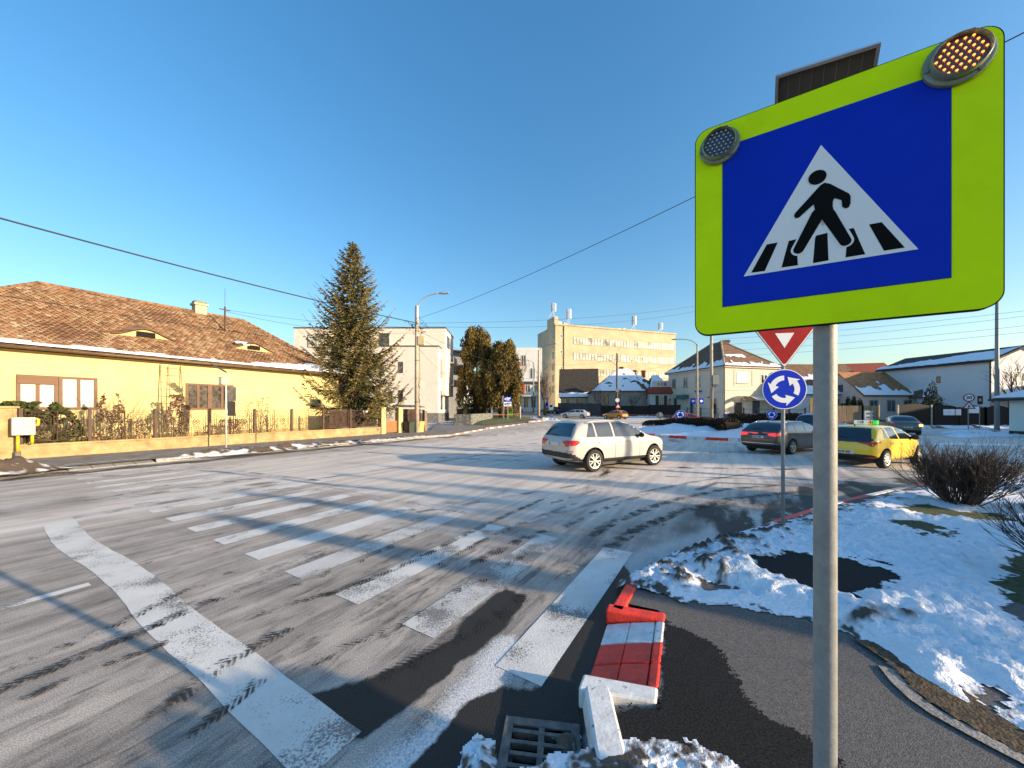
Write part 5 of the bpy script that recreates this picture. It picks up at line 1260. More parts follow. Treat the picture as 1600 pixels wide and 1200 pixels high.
q.box(-.05, W_, .003, .08, 5.0, 5.2, M); q.box(0, D_2, .003, .06, 4.7, 4.85, M2)
for x0, x1, zA, zB in ((1.8, 5.4, 5.7, 5.8), (1.8, 5.4, 8.2, 8.3), (1.8, 1.9, 5.8, 8.2), (5.3, 5.4, 5.8, 8.2)): q.box(x0, x1, .003, .05, zA, zB, M)
q.build('cornice', mat('cornice_plaster', (.55, .5, .43), rough=.9), t)
win(t, O, ex, nv, 2.3, 4.6, 6.2, 7.9, M_WFRAME, M_CURT, .12, 3, sill=M_STONE)
win(t, O, ex, nv, 7.0, 8.4, 6.2, 7.7, M_WFRAME, M_PANE, .12, 2)
M_STF = mat('stone_surround', (.42, .39, .35), rough=.9)
for a in (1.6, 5.0, 8.0, 11.0): win(t, O, bk, -ex, a, a + 1.1, 6.0, 7.8, M_STF, M_PANE, .16, 2, sill=M_DST)
for a, z0 in ((1.4, 1.2), (6.4, .9), (10.6, 1.6)): win(t, O, bk, -ex, a, a + 1.1, z0, z0 + 2.7, M_STF, M_PANE, .18, 1)
q = MB(); q.box(1.9, 3.3, 0, .08, .5, 3.1, M); q.build('door', mat('dark_door', (.035, .03, .026), rough=.5), t)
win(t, O, ex, nv, 5.4, 6.8, 1.1, 3.4, M_DFRAME, M_PANE, .1, 1)
q = MB(); k = 10
for i in range(k):
    a0_, a1_ = math.pi * i / k, math.pi * (i + 1) / k
    p = [(2.6 + 1.3 * math.cos(x), 3.25 + .95 * math.sin(x)) for x in (a0_, a1_)]
    q.add([(p[0][0], .02, p[0][1]), (p[1][0], .02, p[1][1]), (2.6 + (p[1][0] - 2.6) * .9, 1.4, p[1][1] - .1), (2.6 + (p[0][0] - 2.6) * .9, 1.4, p[0][1] - .1)], [(0, 1, 2, 3)], M)
q.build('arched_canopy', mat('canopy_plastic', (.5, .42, .28), rough=.4), t, recalc=False)
q = MB(); q.slab([P(4.9, -1.5, 3.5), P(8.2, -1.5, 3.5), P(8.2, -.02, 4.2), P(4.9, -.02, 4.2)], .06); q.build('awning', mat('white_awning', (.62, .6, .55), rough=.6), t)
MB().box(7.7, 10.0, .02, .9, 3.9, 4.6, M2).build('shop_awning', mat('teal_awning', (.02, .14, .14), rough=.6), t)
for bx_ in ((4.6, 6.2, .065, .12, 4.95, 5.25), (2.5, 3.4, .004, .07, 3.9, 4.15)):
    q = MB(); q.box(*bx_, M2); q.build('blue_wall_sign', mat('blue_enamel', (.015, .06, .28), rough=.4), t)
sv1 = (r0 - a_.lerp(b_, .5)); snowpatch(t, a_ + Vector((0, 0, .03)), ex, sv1, W_ + .9, sv1.length, lambda a, b, n: np.minimum(b - 1.0 - n * 2.2, np.hypot((a - 4.6) / 2.2, (b - 3.2) / .5) - 1 + n * 2), clip=[(0, 0), (W_ + .9, 0), (W_ / 2 + .45, sv1.length)], off=.06, seed=9)
sv2 = (r0 - a_.lerp(d_, .5)); sv2 = (r0 + bk * 1.5 - (a_ + bk * 7.9)); snowpatch(t, a_ + Vector((0, 0, .03)), bk, sv2, D_2 + .9, sv2.length, lambda a, b, n: b - 1.1 - n * 3, clip=[(0, 0), (D_2 + .9, 0), (9, sv2.length), (6.5, sv2.length)], off=.06, seed=2)
q = MB(); q.tube([P(-.1, -.12, .5), P(-.1, -.12, ze - .2)], .07, 6); q.build('downpipe', M_GUT, t)
# tiled wing to its right, low snowy house behind the pole
t, (P, ex, bk, nv, ro, K_) = gable_house('low pale house with patchy snow on its brown roof behind the wooden fence', (42.6, 55), (1, .05), 13.5, 9.5, .4, 4.7, 9.6, wallm('pale_house_render', (.5, .5, .5)), M_TILEF)
for a in (3.2, 7.5): win(t, P(0, 0, 0), ex, nv, a, a + 1.2, 2.3, 3.8, M_WFRAME, M_PANE, .12, 2)
sv = K_['r0'] - K_['a']; snowpatch(t, K_['a'] + Vector((0, 0, .02)), ex, sv, 14.3, sv.length, lambda a, b, n: np.minimum(b - 2.0 - n * 3, np.abs(b - 3.9 - n * 2) - .5), off=.05, seed=11)
t, _ = gable_house('brown tiled house roof rising behind the low pale house', (43.5, 66), (1, .1), 8, 9, .5, 7.6, 13.0, wallm('pale_house_render', (.5, .5, .5)), M_TILEF, hip=3)
# pink house with its two roofs
M_PINK = wallm('pink_render', (.58, .45, .40), var=.1)
t, (P, ex, bk, nv, ro, K_) = gable_house('pink bungalow with thawing snow on an orange tiled roof beyond the saloon', (50.8, 51.8), (.995, .06), 8.2, 7.2, .3, 4.35, 7.8, M_PINK, mat('orange_house_tile', (.34, .16, .065), rough=.9, var=.4, scale=3, bump=.6, bscale=9), ridge='x', ov=.35)
for a in (.9, 3.6, 6.2): win(t, P(0, 0, 0), ex, nv, a, a + 1.3, 1.7, 3.4, mat('pink_house_frame', (.3, .26, .22)), M_PANE, .1, 2)
win(t, P(0, 0, 0), bk, -ex, 3.0, 4.0, 4.7, 5.8, M_DFRAME, M_PANE, .1, 1)
sv = K_['r0'] - K_['a']; snowpatch(t, K_['a'] + Vector((0, 0, .02)), ex, sv, 8.9, sv.length, lambda a, b, n: b - (2.0 - a * .12 + np.where((a > 3.8) & (a < 5.2), 1.1, 0)) - n * 3.2, off=.06, seed=6)
t, (P, ex, bk, nv, ro, K_) = gable_house('white bungalow with a hipped snowy roof between the pink and the tall house', (58.0, 50.6), (.99, -.12), 8.4, 7, .3, 4.15, 7.5, wallm('bungalow_white', (.55, .55, .56)), M_TILEF, hip=3.4, ov=.45)
win(t, P(0, 0, 0), ex, nv, 2.2, 3.8, 1.6, 3.5, M_DFRAME, M_PANE, .1, 2)
sv = K_['r0'] - P(3.4, -.4, K_['e']); snowpatch(t, K_['a'] + Vector((0, 0, .02)), ex, sv, 9.2, sv.length, lambda a, b, n: b - 2.2 - n * 3, clip=[(0, 0), (9.2, 0), (5.2, sv.length), (3.8, sv.length)], off=.06, seed=5)
t, (P, ex, bk, nv, ro, K_) = gable_house('distant white gabled house with a plain red roof', (69.5, 76), (.96, -.28), 9.5, 8, 1, 9.4, 12.1, wallm('far_white', (.55, .52, .5)), M_TILER, ridge='x', ov=.3)
# tall white house on the right
t = thing('house', (60, 45, .2), 'tall plain white house with a blank shaded gable wall and snowy roof', 'house')
O = Vector((60, 45, 0)); bk = Vector((-.17, .985, 0)).normalized(); ex = Vector((bk.y, -bk.x, 0)); nv = -bk
P = lambda a, b, z: O + ex * a + bk * b + Vector((0, 0, z))
M_TW = wallm('tall_house_white', (.60, .60, .62), var=.03)
walls(t, [P(0, 0, 0), P(11, 0, 0), P(11, 11.5, 0), P(0, 11.5, 0)], .2, 8.3, M_TW, gables=[[P(0, 0, 8.3), P(11, 0, 8.3), P(5.5, 0, 10.15)]])
k0, k1, k2, k3 = P(-.5, -.5, 8.15), P(-.5, 12, 8.15), P(5.5, 12, 10.25), P(5.5, -.5, 10.25); k4, k5 = P(11.5, -.5, 8.15), P(11.5, 12, 8.15)
ro = roof(t, [[k0, k1, k2, k3], [k3, k2, k5, k4]], M_TILED, .22)
snowpatch(t, k0 + Vector((0, 0, .02)), bk, k3 - k0, 12.4, (k3 - k0).length, lambda a, b, n: np.maximum(b - 5.2 + a * .3 - n * 1.6, .12 - b + n * .3), off=.08, thick=.1, seed=8)
win(t, P(0, 0, 0), ex, nv, 3.6, 5.6, 5.0, 6.9, M_WFRAME, M_CURT, .14, 2, sill=M_WHITE)
win(t, P(0, 0, 0), ex, nv, 3.0, 5.2, 1.6, 3.0, M_DFRAME, M_PANE, .12, 2)
win(t, P(0, 0, 0), bk, -ex, 4.6, 5.0, 5.7, 6.6, M_DFRAME, M_PANE, .08, 1)
q = MB(); q.slab([P(.6, -1.6, 3.4), P(7, -1.6, 3.4), P(7, -.02, 3.75), P(.6, -.02, 3.75)], .2); q.build('balcony', M_TW, t)
q = MB(); q.tube([P(-.12, -.1, 8.1), P(-.12, -.1, 3.2), P(.6, -.5, 2.5), P(.6, -.5, .3)], .09, 6); q.build('downpipe', M_DFRAME, t)
# pale kiosk at the right edge
t, (P, ex, bk, nv, ro, K_) = gable_house('low pale kiosk with a flat overhanging snowy roof by the tall pole', (39.45, 22.0), (1, .11), 7, 6, .0, 3.15, 4.6, wallm('kiosk_green_white', (.55, .6, .56), var=.04), M_TILED, hip=2.6, ov=.75, name='kiosk', cat='kiosk')
MB().box(-.03, 7.03, -.03, 6.0, 0, .35, frameM(P(0, 0, 0), ex, bk)).build('base_course', M_TILED, t)
MB().box(-.72, 7.7, -.72, 6.7, 2.72, 2.86, frameM(P(0, 0, 0), ex, bk)).build('roof_edge', M_DFRAME, t)
sv = K_['r0'] - P(2.6, -.75, K_['e']); snowpatch(t, K_['a'] + Vector((0, 0, .03)), ex, sv, 8.5, sv.length, lambda a, b, n: n * 1.2 - .5 + (.4 - b) * (a < 2) , clip=[(.2, .1), (8.5, .1), (5.5, sv.length), (3.4, sv.length)], off=.06, seed=3)
sv = K_['r0'] - (K_['a'] + bk * 3.75); snowpatch(t, K_['a'] + Vector((0, 0, .03)), bk, sv, 7.5, sv.length, lambda a, b, n: n * 1.2 - .4, clip=[(.2, .15), (7.5, .15), (3.75, sv.length)], off=.06, seed=3)
# ================================================================ TREES, SHRUBS, HEDGES
M_BARK = mat('conifer_bark', (.09, .06, .04), rough=.95, var=.4, scale=9, bump=.8, bscale=20, stretch=((1, 1, .2), (0, 0, 0)))
M_TWIG = mat('bare_twig', (.075, .05, .036), rough=.9, var=.35, scale=6)
M_TWIGO = mat('reddish_twig', (.15, .08, .045), rough=.9, var=.3, scale=6)
def leafmat(name, c, c2, hi=.9):
    m = mat(name, c, rough=.8, var=.3, scale=1.2, spec=.25)
    attr_mix(m, 'tint', c2, .3, hi)
    return m
M_SPR = leafmat('spruce_needles', (.06, .062, .018), (.20, .155, .055))
M_YEW = leafmat('yew_foliage', (.052, .046, .013), (.21, .145, .04))
M_IVY = leafmat('ivy_leaves', (.03, .045, .012), (.10, .11, .03))
M_HEDGE = leafmat('brown_hedge', (.028, .018, .013), (.075, .045, .03))
M_CYP = leafmat('cypress_foliage', (.018, .024, .012), (.05, .055, .025))
M_DRY = leafmat('dry_creeper_leaves', (.12, .05, .03), (.30, .22, .15))
def quads(name, C, A, B, m, parent, tint):
    """many small leaf faces: centre, half axis a, half axis b"""
    C = np.asarray(C); A = np.asarray(A); B = np.asarray(B); n = len(C)
    inv = np.array(root_of(parent).matrix_basis.inverted().translation) if parent is not None else np.zeros(3)
    P = np.stack([C - A, C - B * .9 + A * .15, C + A, C + B * .9 + A * .15], 1).reshape(-1, 3) + inv
    me = bpy.data.meshes.new(name); me.from_pydata(P.tolist(), [], np.arange(4 * n).reshape(-1, 4).tolist())
    me.materials.append(m); a = me.attributes.new('tint', 'FLOAT', 'FACE'); a.data.foreach_set('value', np.asarray(tint, np.float32))
    o = bpy.data.objects.new(name, me); COL.objects.link(o); o.parent = parent; return o
def rv(rg, n): 
    v = rg.normal(size=(n, 3)); return v / np.linalg.norm(v, axis=1, keepdims=True)

def spruce(base, Ht, Rb, label, seed=1, z_low=1.1, group=None, dens=1.0):
    rg = np.random.RandomState(seed); rr = random.Random(seed); base = Vector(base)
    t = thing('spruce_tree', base, label, 'tree', group)
    MB().tube([base, base + Vector((.02, 0, Ht * .3)), base + Vector((-.03, .02, Ht * .65)), base + Vector((0, 0, Ht * .99))], [Ht * .016 + .05, Ht * .013, Ht * .007, .012], 10).build('trunk', M_BARK, t, smooth=True)
    C, A, B, T = [], [], [], []; wood = MB()
    z = z_low
    while z < Ht - .15:
        f = z / Ht; R_ = Rb * (1 - f) ** .86 * (1.0 if f > .12 else .82 + f * 1.5) + .10
        n = 7 if f < .85 else 6
        a0 = rr.uniform(0, 6.3)
        for k in range(n):
            if rr.random() < .07: continue
            a = a0 + 2 * math.pi * k / n + rr.uniform(-.3, .3); L = R_ * rr.choice((rr.uniform(.45, .8), rr.uniform(.75, 1.0), rr.uniform(.9, 1.02 if f < .35 else 1.22))); rise = lerp(-.28, .95, f ** 1.1) + rr.uniform(-.1, .1)
            d = Vector((math.cos(a), math.sin(a), 0)); zz = z + rr.uniform(-.12, .12); sw_ = Vector((-d.y, d.x, 0)) * rr.uniform(-.12, .12) * L
            pts = []
            for i in range(9):
                s = i / 8; pts.append(base + d * (L * s) + sw_ * s * s + Vector((0, 0, zz + L * (rise * s * .55 - .26 * math.sin(s * math.pi * .9) * (1 - f) + .30 * s ** 3 * (1.1 - f)))))
            wood.tube(pts[::2], [.012 + .011 * L * (1 - i / 4.5) for i in range(5)], 4, cap=False)
            m = max(5, int(L / .115 * dens))
            for j in range(m):
                s = .12 + .88 * (j + rr.random()) / m; i = min(7, int(s * 8)); p = pts[i].lerp(pts[i + 1], s * 8 - i); bd = (pts[min(8, i + 1)] - pts[i]).normalized()
                for sd in (1, -1):
                    tl = (L * .34 * (1 - s) + .20) * rr.uniform(.55, 1.15); 
                    td = (bd * rr.uniform(.55, .95) + Vector((-bd.y, bd.x, 0)) * sd * rr.uniform(.6, 1.0) + Vector((0, 0, rr.uniform(-.55, .08)))).normalized()
                    q = max(2, int(tl / .14))
                    for u in range(q):
                        c = p + td * (tl * (u + .5) / q) + Vector((0, 0, -.25 * tl * ((u + .5) / q) ** 2)); ll = tl / q * .85 + .045
                        ax = (td + Vector((rr.uniform(-.3, .3), rr.uniform(-.3, .3), rr.uniform(-.5, .12)))).normalized(); wv = ax.cross(Vector((rr.uniform(-1, 1), rr.uniform(-1, 1), rr.uniform(-.3, 1)))).normalized()
                        C.append(tuple(c)); A.append(tuple(ax * ll * .75)); B.append(tuple(wv * rr.uniform(.03, .06))); T.append(rr.random() * .75 + .3 * s)
            for u in range(4):
                p = pts[8] + (pts[8] - pts[7]) * (.35 * u); ax = (pts[8] - pts[7]).normalized() + Vector((rr.uniform(-.3, .3), rr.uniform(-.3, .3), .1)); C.append(tuple(p)); A.append(tuple(ax * .13)); B.append(tuple(ax.cross(Vector((.2, .3, 1))).normalized() * .03)); T.append(.9)
        z += lerp(.37, .20, f) * rr.uniform(.8, 1.2)
    for u in range(10):
        C.append(tuple(base + Vector((rr.uniform(-.04, .04), rr.uniform(-.04, .04), Ht - .4 + u * .055)))); A.append((rr.uniform(-.05, .05), rr.uniform(-.05, .05), .14)); B.append((.03, .02, 0)); T.append(.7)
    wood.build('branches', M_BARK, t, recalc=False)
    cr = quads('crown', C, A, B, M_SPR if dens >= .9 else M_CYP, t, T)
    return t
sp = G(553, 0, 0) if False else Vector(((551 - CX) / F * 28.3, 28.3, 0.0))
spruce(sp, 15.1, 5.7, 'tall loose branched spruce standing behind the iron fence beside the yellow house', seed=5, z_low=2.6)
x_ = (1272 - CX) / F * 70; spruce((x_, 70, .8), 9.0, 2.2, 'dark fir top showing between the corner house and the sign pole', seed=8, dens=.5)

def crown_cloud(name, blobs, n, size, m, parent, seed, up=.3, shell=.55):
    """leaf faces through the volume of several overlapping clumps (centre, radii)"""
    rg = np.random.RandomState(seed); w = np.array([b[1][0] * b[1][1] + b[1][2] * b[1][0] for b in blobs]); w = w / w.sum()
    k = rg.choice(len(blobs), n, p=w); c = np.array([b[0] for b in blobs])[k]; r = np.array([b[1] for b in blobs])[k]
    d = rv(rg, n); rad = shell + (1 - shell) * rg.rand(n, 1) ** .6
    C = c + d * r * rad + rg.normal(size=(n, 3)) * size * .5
    A = rv(rg, n) * (1 - up) + np.array([0, 0, up]) * (1 + rg.rand(n, 1)); A = A / np.linalg.norm(A, axis=1, keepdims=True); B = np.cross(A, rv(rg, n)); s = size * (.6 + .8 * rg.rand(n, 1))
    tn = np.array([rg.rand() for _ in blobs])[k] * .5 + rg.rand(n) * .55
    return quads(name, C, A * s, B * s * .5, m, parent, tn)
def yew(label, c, Ht, Rr, seed, lean=0):
    rg = random.Random(seed); x, y = c; z0 = gz(x, y) + .4
    t = thing('yew_tree', (x, y, z0), label, 'tree', 'two yew trees on the verge')
    for k in range(3):
        MB().tube([(x + (k - 1) * .25, y + .1 * k, z0 - .2), (x + (k - 1) * .4, y, z0 + Ht * .3), (x + (k - 1) * .9, y, z0 + Ht * .75)], [.28, .2, .05], 8).build('trunk' if k == 1 else 'stem', M_BARK, t, smooth=True)
    bl = []
    for k in range(95):
        f = rg.random() ** .8; z = z0 + 1.4 + f * (Ht - 2.4); rr_ = Rr * (math.sin(min(1, f * 1.4 + .38) * math.pi / 2) * (1 - max(0, f - .45) * 1.25))
        a = rg.uniform(0, 6.3); q = rr_ * math.sqrt(rg.uniform(.25, 1)); s = rg.uniform(.75, 1.35)
        bl.append(((x + q * math.cos(a) + lean * f, y + q * math.sin(a), z), (s * .62, s * .62, s * 1.25)))
    for k in range(14):
        a = rg.uniform(0, 6.3); q = Rr * rg.uniform(.2, .8); z = z0 + Ht * rg.uniform(.72, 1.0) * (1.04 - .25 * q / Rr); bl.append(((x + q * math.cos(a), y + q * math.sin(a), z), (.28, .28, .85)))
    crown_cloud('crown', bl, 30000, .19, M_YEW, t, seed, up=.45)
yew('large dense olive brown yew tree on the grass verge, taller of the pair', ((745 - CX) / F * 55, 55), 14.0, 3.35, 3)
yew('smaller rounded yew tree beside the direction signs', ((787 - CX) / F * 53, 53), 11.4, 2.75, 4)

def twigs(mb, p, d, L, r, depth, rg, up=.25, spread=.5, droop=0.0, kids=(2, 3)):
    n = 3; pts = [p]; q = p; dd = d
    for i in range(n):
        dd = (dd + Vector((rg.uniform(-.22, .22), rg.uniform(-.22, .22), rg.uniform(-.12, .12) + up * .25))).normalized(); q = q + dd * (L / n); pts.append(q)
    mb.tube(pts, [r * (1 - .4 * i / n) for i in range(n + 1)], 3 if r < .012 else 5, cap=False)
    if depth <= 0: return
    for k in range(rg.randint(*kids)):
        i = rg.choice((1, 2, 2, 3, 3)); s = Vector((rg.uniform(-1, 1), rg.uniform(-1, 1), rg.uniform(-.4, .8)))
        twigs(mb, pts[i], (dd + s * spread).normalized(), L * rg.uniform(.55, .85), r * .62, depth - 1, rg, up, spread, droop, kids)
def bare_tree(name, label, base, Ht, seed, m=M_TWIG, depth=5, trunk=.16, spread=.55, group=None, n0=1, kids=(2, 3)):
    rg = random.Random(seed); base = Vector(base); t = thing(name, base, label, 'tree', group)
    q = MB(); q.tube([base - Vector((0, 0, .2)), base + Vector((.05, 0, Ht * .15)), base + Vector((0, .05, Ht * .32))], [trunk * 1.2, trunk, trunk * .8], 8); q.build('trunk', m, t, smooth=True)
    c = MB()
    for k in range(6): 
        a = k * 1.05 + rg.uniform(-.3, .3)
        twigs(c, base + Vector((0, .05 * 1, Ht * (.22 + .02 * k))), Vector((math.cos(a) * .6, math.sin(a) * .6, 1)).normalized(), Ht * .26, trunk * .5, depth - 1, rg, .3, spread, kids=kids)
    c.build('crown', m, t, recalc=False); return t
def bare_bush(label, base, Ht, Rr, seed, stems=34, depth=3, m=M_TWIG, group='bare twiggy bushes on the snowy verge', name='bare_bush'):
    rg = random.Random(seed); base = Vector(base); t = thing(name, base, label, 'bush', group); b = MB()
    for k in range(stems):
        a = rg.uniform(0, 6.283); f = math.sqrt(rg.random()); o = f * .24 * Rr
        d = Vector((math.cos(a) * f * Rr * .98, math.sin(a) * f * Rr * .98, Ht * rg.uniform(.55, .95))).normalized()
        L = math.hypot(Ht, Rr * f) * .42
        twigs(b, base + Vector((math.cos(a) * o, math.sin(a) * o, -.03)), d, L, rg.uniform(.008, .014), depth, rg, .18, .42, kids=(3, 4))
    b.build('twigs', m, t, recalc=False); return t
bare_bush('broad bare brown bush in the snow behind the footpath, clipped to a dome', (8.75, 7.0, .1), 1.15, .66, 11, stems=90)
bare_bush('bare bush at the right edge, nearest of the three to the footpath', (6.05, 3.7, .1), 1.0, .62, 12, stems=30)
bare_bush('bare bush at the right edge behind the nearest bush', (12.75, 7.85, .1), 1.15, .8, 13, stems=36)
# creepers and garden plants behind the iron fence
def creeper(name, label, base, w, h, n, m, seed, leaf=.07, depth=.35, cat='shrub', col=M_TWIG, group=None):
    rg = random.Random(seed); base = Vector(base); t = thing(name, base, label, cat, group); b = MB()
    for k in range(int(10 + n / 90)):
        p = base + U * rg.uniform(-w * .3, w * .3) + N * rg.uniform(-depth, depth) * .5
        twigs(b, p, (Vector((0, 0, 1)) + U * rg.uniform(-.5, .5)).normalized(), h * rg.uniform(.35, .6), .009, 2, rg, .3, .4)
    b.build('stems', col, t, recalc=False)
    rn2 = np.random.RandomState(seed); f = rn2.rand(n) ** .8; wd = w * .5 * np.sqrt(np.clip(1 - f ** 2 * .85, 0.08, 1))
    s = rn2.uniform(-1, 1, n) * wd; d = rn2.uniform(-1, 1, n) * depth * .6; z = f * h + .05
    cc = fbm(s * 2.5 + seed, z * 2.5, 3); kp = cc > .46; s, d, z = s[kp], d[kp], z[kp]; n = len(s)
    C = np.stack([base.x + U.x * s + N.x * d, base.y + U.y * s + N.y * d, base.z + z], 1); A = rv(rn2, n) * leaf; B = np.cross(A / leaf, rv(rn2, n)) * leaf
    quads('leaves', C, A, B * .9, m, t, rn2.rand(n)); return t
creeper('ivy_bush', 'green leafy creeper spilling over the fence beside the gas box', S(2.2, 23.5, .5), 2.9, 1.75, 5200, M_IVY, 1, .075, .8)
creeper('dry_shrub', 'dry reddish brown creeper on the iron fence near the roller shutter window', S(4.35, 23.4, .5), 1.0, 2.2, 1200, M_DRY, 2, .055, .3)
creeper('dry_shrub', 'dry brown creeper below the leaning ladder', S(6.55, 23.5, .5), 1.0, 2.2, 900, M_DRY, 3, .055, .3)
creeper('dry_shrub', 'sparse tall dry shrub against the yellow wall beside the spruce', S(10.9, 24.2, .4), 1.3, 2.3, 260, M_DRY, 4, .05, .3)
creeper('dry_shrub', 'low dry garden plants behind the fence in front of the patterned windows', S(9.0, 23.8, .5), 2.6, .9, 700, M_DRY, 5, .05, .3)
creeper('dry_shrub', 'low dry garden plants behind the middle of the iron fence', S(5.3, 23.7, .5), 1.2, 1.3, 400, M_DRY, 6, .05, .3)
# hedges on the island and by the streets
def hedge(label, pl, w, h, n, m, seed, name='hedge', ramp=0, group='clipped brown hedges', size=.07, z=None, cat='hedge', taper=0.85):
    rn2 = np.random.RandomState(seed); pl = [Vector(p) for p in pl]; seg = [(b - a).length for a, b in zip(pl, pl[1:])]; tot = sum(seg)
    c0 = pl[len(pl) // 2]; t = thing(name, (c0.x, c0.y, gz(c0.x, c0.y) if z is None else z), label, cat, group)
    C = []
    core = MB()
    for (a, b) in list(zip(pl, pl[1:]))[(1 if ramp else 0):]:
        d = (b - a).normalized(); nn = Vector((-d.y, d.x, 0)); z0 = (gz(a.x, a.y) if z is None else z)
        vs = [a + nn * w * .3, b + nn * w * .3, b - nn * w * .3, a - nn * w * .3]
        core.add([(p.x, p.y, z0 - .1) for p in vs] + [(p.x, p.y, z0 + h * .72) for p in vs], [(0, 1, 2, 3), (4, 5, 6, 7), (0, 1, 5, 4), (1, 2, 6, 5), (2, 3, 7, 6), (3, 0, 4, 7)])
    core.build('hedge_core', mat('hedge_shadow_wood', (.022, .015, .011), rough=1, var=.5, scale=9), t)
    for i in range(n):
        r_ = rn2.rand() * tot; k = 0; rq = (.5 + .5 * min(1, r_ / ramp)) if ramp else 1
        while k < len(seg) - 1 and r_ > seg[k]: r_ -= seg[k]; k += 1
        a, b = pl[k], pl[k + 1]; p = a.lerp(b, r_ / seg[k]); d = (b - a).normalized(); nn = Vector((-d.y, d.x, 0)); z0 = (gz(p.x, p.y) if z is None else z)
        f = rn2.rand(); s = rn2.choice((-1, 1))
        if rn2.rand() < .55: o, zz = s * w * .5 * math.sqrt(max(.05, 1 - (f * .95) ** 3)) * (.7 + .34 * rn2.rand()), h * f
        else:
            o = rn2.uniform(-.5, .5) * w; zz = h * (1.0 - .35 * abs(2 * o / w) ** 3) * (.82 + .2 * rn2.rand())
        zz *= (1 + .06 * math.sin(r_ * 2.7 + k)) * rq ; C.append((p.x + nn.x * o, p.y + nn.y * o, z0 + zz))
    C = np.array(C); A = rv(rn2, n) + np.array([0, 0, .5]); A /= np.linalg.norm(A, axis=1, keepdims=True); s = size * (.5 + rn2.rand(n, 1)); B = np.cross(A, rv(rn2, n)) * s * .38
    quads('foliage', C, A * s, B, m, t, rn2.rand(n)); return t
hz = .62
hedge('dark brown clipped hedge on the snowy roundabout, longer one in front of the red hatchback', [(13.2, 34.5, 0), (14.6, 30.6, 0), (15.2, 28.0, 0), (15.6, 25.3, 0)], 1.7, .86, 14000, M_HEDGE, 1, z=hz - .15, size=.09, ramp=5.0)
hedge('dark brown clipped hedge on the roundabout behind the grey estate car', [(19.0, 31.5, 0), (22.4, 30.2, 0), (25, 31.5, 0)], 1.7, 1.0, 9000, M_HEDGE, 2, z=hz, size=.09)
hedge('long clipped evergreen hedge beside the white apartment block', [(-7.6, 52, 0), (-4.6, 58.5, 0)], 1.6, 2.5, 5000, M_CYP, 3, size=.11)
def cypress(label, x, y, h, r, seed, group='small cypresses behind the wooden fence', m=M_CYP):
    rg = random.Random(seed); z0 = gz(x, y); t = thing('cypress', (x, y, z0), label, 'tree', group)
    MB().tube([(x, y, z0 - .1), (x, y, z0 + h * .8)], [.07, .02], 6).build('trunk', M_BARK, t)
    bl = [((x + rg.uniform(-.3, .3) * r * (1 - f), y + rg.uniform(-.3, .3) * r * (1 - f), z0 + .3 + f * (h - .5)), (r * (1 - f * .88) + .06,) * 2 + (h * .12,)) for f in [i / 14 for i in range(15)]]
    crown_cloud('crown', bl, 3600, .12, m, t, seed, up=.6, shell=.7)
for i, (px, Y, h) in enumerate(((1276, 47, 2.9), (1316, 47, 2.4), (1325, 46.5, 3.1), (1334, 47.2, 3.2), (1344, 46.8, 3.0))):
    cypress(['pointed cypress left of the sign pole above the wooden fence', 'short cypress directly right of the sign pole', 'second pointed cypress right of the sign pole', 'tallest cypress of the row above the wooden fence', 'cypress at the right end of the row by the white cabinet'][i], (px - CX) / F * Y, Y, h + .2, .62, 30 + i)
cypress('broad dark cypress in front of the pink bungalow beside the saloon', (1456 - CX) / F * 45.5, 45.5, 5.2, 1.6, 41, group=None)
bare_tree('bare_tree', 'bare reddish tree top rising behind the yew trees', ((788 - CX) / F * 62, 62, 1), 13.5, 3, M_TWIGO, 5, .2)
bare_tree('bare_tree', 'bare dark tree behind the lamp post and the side street', ((851 - CX) / F * 68, 68, .9), 9.5, 5, M_TWIG, 5, .2)
bare_tree('bare_tree', 'bare leaning shrub tree before the snow roofed house', ((935 - CX) / F * 66, 66, .8), 6.2, 6, M_TWIG, 5, .1, .8)
bare_tree('bare_tree', 'bare shrub tree by the dark fence right of the wooden pole', ((990 - CX) / F * 66, 66, .8), 5.0, 9, M_TWIG, 5, .08, .9)
bare_tree('bare_tree', 'bare tree with thin crooked limbs in front of the tall white house', ((1592 - CX) / F * 37, 37, 0), 9.2, 12, M_TWIG, 5, .12, .7)
bare_tree('bare_tree', 'small bare tree behind the white bungalow roof', ((1478 - CX) / F * 53, 53, .3), 7.4, 14, M_TWIGO, 5, .1, .5)
bare_tree('bare_tree', 'bare climber against the pink bungalow wall', ((1432 - CX) / F * 49, 49, .3), 4.6, 15, M_TWIG, 4, .06, .5)
# ================================================================ SIGNS, POLES, FENCES, WIRES, PEOPLE
M_GALV = mat('galvanised_steel', (.25, .255, .25), rough=.55, metal=.1, var=.14, scale=22, bump=.08, bscale=120)
M_SBLUE = mat('sign_blue', (.001, .03, .50), rough=.5, var=.05, scale=3, spec=.12)
M_SGREEN = mat('fluorescent_yellow_green', (.66, .93, .0), rough=.5, var=.06, scale=5, spec=.12)
M_SWHITE = mat('sign_white', (.82, .83, .85), rough=.5, var=.03, spec=.15)
M_SBLACK = mat('sign_black', (.004, .004, .004), rough=.6, spec=.1)
M_SRED = mat('sign_red', (.36, .012, .012), rough=.4, var=.15, scale=4, spec=.2)
M_SBACK = mat('sign_back_grey', (.24, .25, .25), rough=.5, metal=.3, var=.1)
M_CONC = mat('concrete_pole', (.42, .36, .27), rough=.9, var=.25, scale=3, bump=.2, bscale=30)
